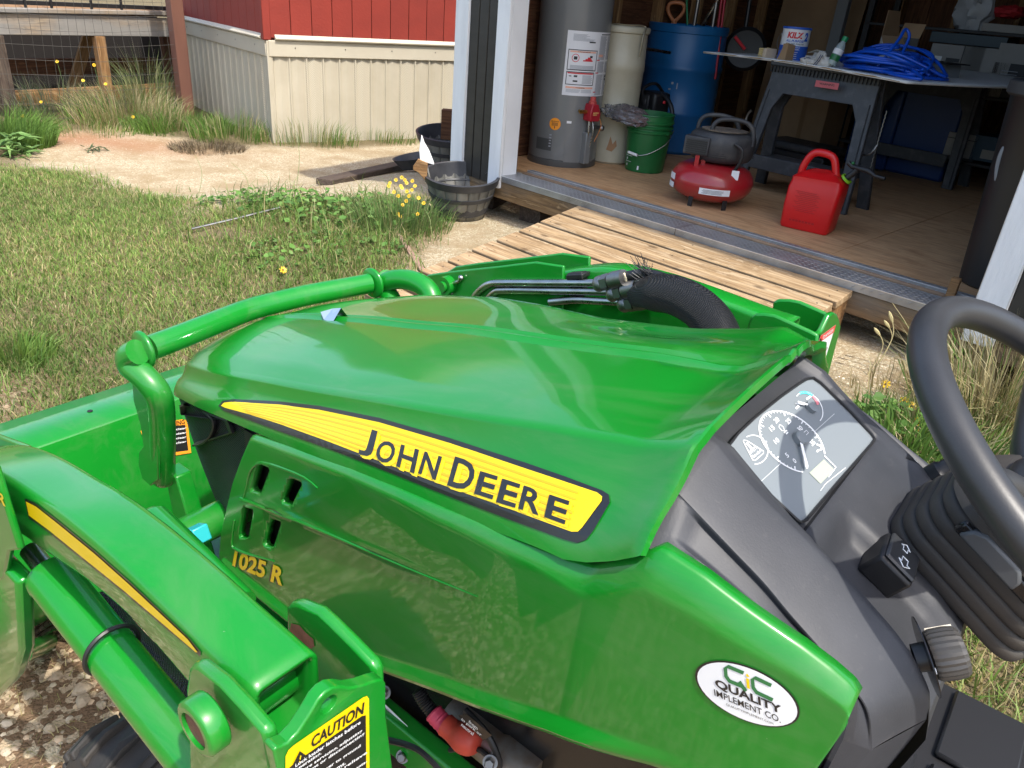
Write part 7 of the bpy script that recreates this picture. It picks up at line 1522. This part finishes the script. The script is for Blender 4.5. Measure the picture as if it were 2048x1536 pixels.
for k in range(7):
    t=2*PI*k/7; fm.poly([V((.003*math.cos(t-.5),.003*math.sin(t-.5),0)),V((.013*math.cos(t-.30),.013*math.sin(t-.30),.002)),V((.015*math.cos(t),.015*math.sin(t),.001)),V((.013*math.cos(t+.30),.013*math.sin(t+.30),.002)),V((.003*math.cos(t+.5),.003*math.sin(t+.5),0))])
fmesh=fm.mesh('petals'); fmesh.materials.append(M_PET); cmesh=G().lathe([(.004,0),(.0038,.003),(.0001,.004)],None,8).mesh('flower_centre'); cmesh.materials.append(M_CTR)
def flower(px,py,yd,parent=None,F0=FW,sc_=1.0,label=None,yo=0):
    p=at(FW,px,py,'y',yd); d=(V((0,0,CAMH))-p).normalized()+V((random.uniform(-.4,.4),random.uniform(-.2,.2),random.uniform(.1,.7)))
    F=Matrix.Translation(p)@d.normalized().to_track_quat('Z','Y').to_matrix().to_4x4()@Matrix.Scale(sc_,4)
    o=obj('flower',fmesh,M_PET,parent,F=F,smooth=0); obj('flower_centre',cmesh,M_CTR,o,F=F,smooth=0) if sc_>.0 else None
    return o,p
for px,py in ((778,372),(781,366),(802,355),(810,360),(815,366),(806,376),(812,383),(801,372),(818,392),(822,380),(796,392),(812,402),(806,410),(830,372),(838,396),(797,428),(801,433),(834,428),(846,406),(790,360),(824,362),(786,384)):
    flower(px+random.uniform(-2,2),py,fb.y+random.uniform(-.15,.12),FBU,sc_=.8)
def lone(px,py,h,label,sc_=1.3,col=None):
    "a yellow flower on its own thin stem"
    g0=gnd(px,py+h); p=at(FW,px,py,'y',g0.y)-V((0,0,g0.z)); F=T(g0.x,g0.y,g0.z); th=thing('wildflower',label,'wildflower',F)
    obj('stem',G().tube([V((0,0,0)),V((.004,0,(p.z)*.5)),V((p.x-g0.x,0,p.z))],.0015,5),mat('stem_green',(.10,.16,.05),.6),th)
    o,_=flower(px,py,g0.y,th,sc_=sc_)
lone(566,540,12,'single yellow flower in the lawn above the brush guard')
for i,(px,py,lab) in enumerate(((1824,812,'yellow flower highest beside the steering wheel rim'),(1834,843,'yellow flower just below the highest one beside the steering wheel'),(1842,866,'yellow flower lowest beside the steering wheel rim'),(1809,802,'yellow flower left of the others beyond the dash'),(1772,768,'small yellow flower on the gravel beyond the dash'),(1782,821,'yellow flower nearest the dash corner'))): lone(px,py,26,lab,1.15)
for i,(px,py,lab) in enumerate(((114,123,'yellow flower above the sage bush, upper left'),(188,130,'yellow flower left of the deck post, at beam height'),(166,161,'orange flower just left of the deck post'),(211,168,'orange flower on the deck post'),(82,204,'yellow flower in front of the deck bottom beam'),(45,232,'yellow flower low at the left by the deck'),(266,234,'orange flower in the dry weeds right of the deck post'))): 
    p=at(FW,px,py,'y',7.6); th=thing('wildflower',lab,'wildflower',T(p.x,p.y,0)); obj('stem',G().tube([V((0,0,0)),V((.02,.01,p.z*.6)),V((0,0,p.z))],.0018,5),bpy.data.materials['stem_green'],th); flower(px,py,7.6,th,sc_=1.1)
# tall single stalks
M_STALKG=mat('pale_green_stalk',(.22,.28,.10),.7); M_STALK=mat('dry_stalk',(.42,.36,.18),.7)
def stalk(px0,py0,px1,py1,label,r_=.0022,bend=.04,head=True,m=None):
    a=gnd(px0,py0); b_=at(FW,px1,py1,'y',a.y+.02); F=T(*a); g=G(); mid=(a+b_)/2+V((bend,0,.03)); pts=spline([V((0,0,0)),mid-a,b_-a],12); g.tube(pts,[r_*(1-.5*i/11) for i in range(12)],5)
    if head: g.tube(pts[-4:],[r_,r_*2.6,r_*2.2,r_*.4],6)
    tag(obj('grass_stalk',g,m or M_STALK,F=F),label,'grass stalk')
stalk(1745,745,1778,622,'tall dry seed stalk nearest the ramp beside the shed edge',.0028); stalk(1812,770,1785,606,'thin upright stalk right of the seed stalks by the shed edge',.0018,head=False)
stalk(1752,735,1768,640,'shorter dry seed stalk leaning beside the tallest one',.0026); stalk(1735,750,1748,655,'lowest seed stalk near the far loader arm',.0026)
stalk(840,425,862,386,'pale dry stalk in front of the cracked planter',.002); stalk(838,450,858,406,'second pale stalk in front of the cracked planter, lower',.002)
for i,(a,b_,c,d,lab) in enumerate(((590,395,583,235,'tall thin green stalk on the pale path right of centre'),(530,400,520,340,'thin stalk at the path edge in front of the vine'),(500,405,462,325,'long arching stalk rising at the grass edge'),(335,410,334,385,'small stalk at the lawn edge'),(395,400,390,310,'thin green stalk at the left part of the pale path'))): stalk(a,b_,c,d,lab,.0018,head=False,m=M_STALKG)
tuft('spiky_plant','spiky dry plant arching before the wire mesh right of the deck post','plant',wp_(300,225),420,.22,.35,.85,.006,[(.20,.24,.10),(.30,.28,.14),(.14,.20,.07)],48,lean=.7)
# ---- stones
M_STONE,t,b=nt('limestone'); b.inputs['Roughness'].default_value=.85; oi=N(t,'ShaderNodeObjectInfo'); v_=coords(t); q1=noise(t,v_,14,5,.65); c=ramp(t,q1,[(.3,(.22,.15,.085)),(.5,(.38,.30,.20)),(.72,(.50,.43,.33))]); t.links.new(c,b.inputs['Base Color']); bump(t,b,noise(t,v_,50,5,.7),.8,.006)
def rock(seed,s_):
    g=G(); rr_=random.Random(seed); sx,sy,sz=rr_.uniform(.8,1.3),rr_.uniform(.7,1.1),rr_.uniform(.45,.75); rows=[]
    for i in range(8):
        th=PI*i/7; rows.append([])
        for k in range(11):
            ph=2*PI*k/11; d=V((math.sin(th)*math.cos(ph),math.sin(th)*math.sin(ph),math.cos(th))); q=1+.38*mnoise.noise(d*1.5+V((seed*3.1,0,0)))+.14*mnoise.noise(d*4+V((0,seed,0)))
            rows[-1].append(V((d.x*sx*q,d.y*sy*q,d.z*sz*q))*s_)
    return g.grid(rows,wrap=True)
rocks=[(165,1382,.034,'large pale limestone left of the lift cylinder'),(215,1452,.030,'rounded pale stone below the lift cylinder middle'),(168,1404,.024,'stone touching the lower left of the large pale limestone'),(116,1352,.018,'small tan stone near the bucket leg'),(15,1450,.022,'white stone at the left picture edge'),(13,1505,.016,'chalky small stone at the bottom left corner'),(60,1392,.020,'tan stone right of the lower loader leg'),(205,1412,.018,'grey stone beside the rounded pale stone'),(100,1460,.020,'flat pale stone at the edge of the straggly weed'),(38,1415,.015,'small chalk stone below the loader leg'),(182,1340,.013,'small stone just above the large pale limestone'),(140,1440,.014,'small tan stone between the two pale stones'),(60,840,.030,'pale rock in the bare patch beside the bucket lip'),(12,815,.020,'small pale rock at the left edge by the bucket'),(35,1490,.014,'small round stone above the bottom left corner'),(225,1345,.012,'small stone near the cable tie')]
for i,(px,py,s_,lab) in enumerate(rocks) if False else enumerate([(a,b_,c,d) for a,b_,c,d in rocks]):
    p=gnd(px,py); tag(obj('limestone_rock',rock(i+3,s_*.62),M_STONE,F=T(p.x,p.y,p.z+s_*.2)@Rz(i*47),smooth=30),lab,'rock')
# pebbles: instances as one mass
def pebbles(name,n,box,dens,smin,smax,seed,mats):
    r=np.random.default_rng(seed); X,Y=scatter(n,*box,r); k=r.random(n)<dens(X,Y); X,Y=X[k],Y[k]; m=len(X); s_=smin+(smax-smin)*r.random(m)**3
    base=np.array([(1,0,0),(.3,.9,0),(-.8,.6,0),(-.8,-.6,0),(.3,-.9,0),(0.1,0.05,.8),(.5,.3,.5),(-.4,.2,.62)]); tri=np.array([(0,1,6),(1,7,6),(1,2,7),(2,3,7),(3,4,5),(4,0,6),(4,6,5),(6,7,5),(7,3,5)])
    ang=r.uniform(0,2*PI,m); c_,s2=np.cos(ang),np.sin(ang); B=base[None]*(1+r.uniform(-.25,.25,(m,8,1)))*s_[:,None,None]; VX=B[:,:,0]*c_[:,None]-B[:,:,1]*s2[:,None]; VY=B[:,:,0]*s2[:,None]+B[:,:,1]*c_[:,None]
    co=np.stack([VX+X[:,None],VY+Y[:,None],B[:,:,2]*.8+ground_z(X,Y)[:,None]-.001],-1)
    me=bpy.data.meshes.new(name); me.vertices.add(m*8); me.vertices.foreach_set('co',co.reshape(-1)); f=(np.arange(m)[:,None,None]*8+tri[None]).reshape(-1,3).astype(np.int32)
    me.loops.add(f.size); me.loops.foreach_set('vertex_index',f.ravel()); me.polygons.add(len(f)); me.polygons.foreach_set('loop_start',(np.arange(len(f))*3).astype(np.int32)); me.update(calc_edges=True)
    cc=pal(m,mats,r,.25); c4=np.ones((m,8,4)); c4[:,:,:3]=cc[:,None]; ca=me.color_attributes.new('Col','FLOAT_COLOR','POINT'); ca.data.foreach_set('color',c4.reshape(-1).astype(np.float32))
    return obj(name,me,M_PEB,smooth=0,kind='stuff')
M_PEB,t,b=nt('pebble'); a_=N(t,'ShaderNodeAttribute',attribute_name='Col'); t.links.new(a_.outputs['Color'],b.inputs['Base Color']); b.inputs['Roughness'].default_value=.85; b.inputs['Specular IOR Level'].default_value=.2
def soil_d(X,Y):
    a,b_=loc_tr(X,Y); return np.clip(1/(1+np.exp(-(b_+.2)*7)),0,1)
PC=[(.40,.32,.21),(.30,.22,.13),(.50,.42,.30),(.24,.165,.10),(.25,.20,.15),(.46,.34,.22)]
pebbles('stone_gravel',34000,(-1.6,1.6,-.9,1.9),lambda X,Y:soil_d(X,Y)*np.clip(.50+.6*wob(X,Y,3),0.05,1),.0022,.013,71,PC)
pebbles('path_gravel',42000,(-4.8,1.6,3.8,8.6),lambda X,Y:blur_in(X,Y,PATH,.15)*.8,.002,.006,72,[(.50,.42,.30),(.42,.33,.22),(.60,.53,.42),(.34,.24,.145)])
pebbles('side_gravel',9000,(.9,2.7,1.5,3.4),lambda X,Y:blur_in(X,Y,PATH2,.2),.003,.008,73,[(.50,.42,.30),(.42,.33,.22),(.60,.53,.42),(.34,.24,.145)])
field('soil_litter',9000,(-1.5,.6,.3,1.9),lambda X,Y:soil_d(X,Y)*.7,.01,.03,.0022,2.0,74,lean=3.0,kind='stuff')
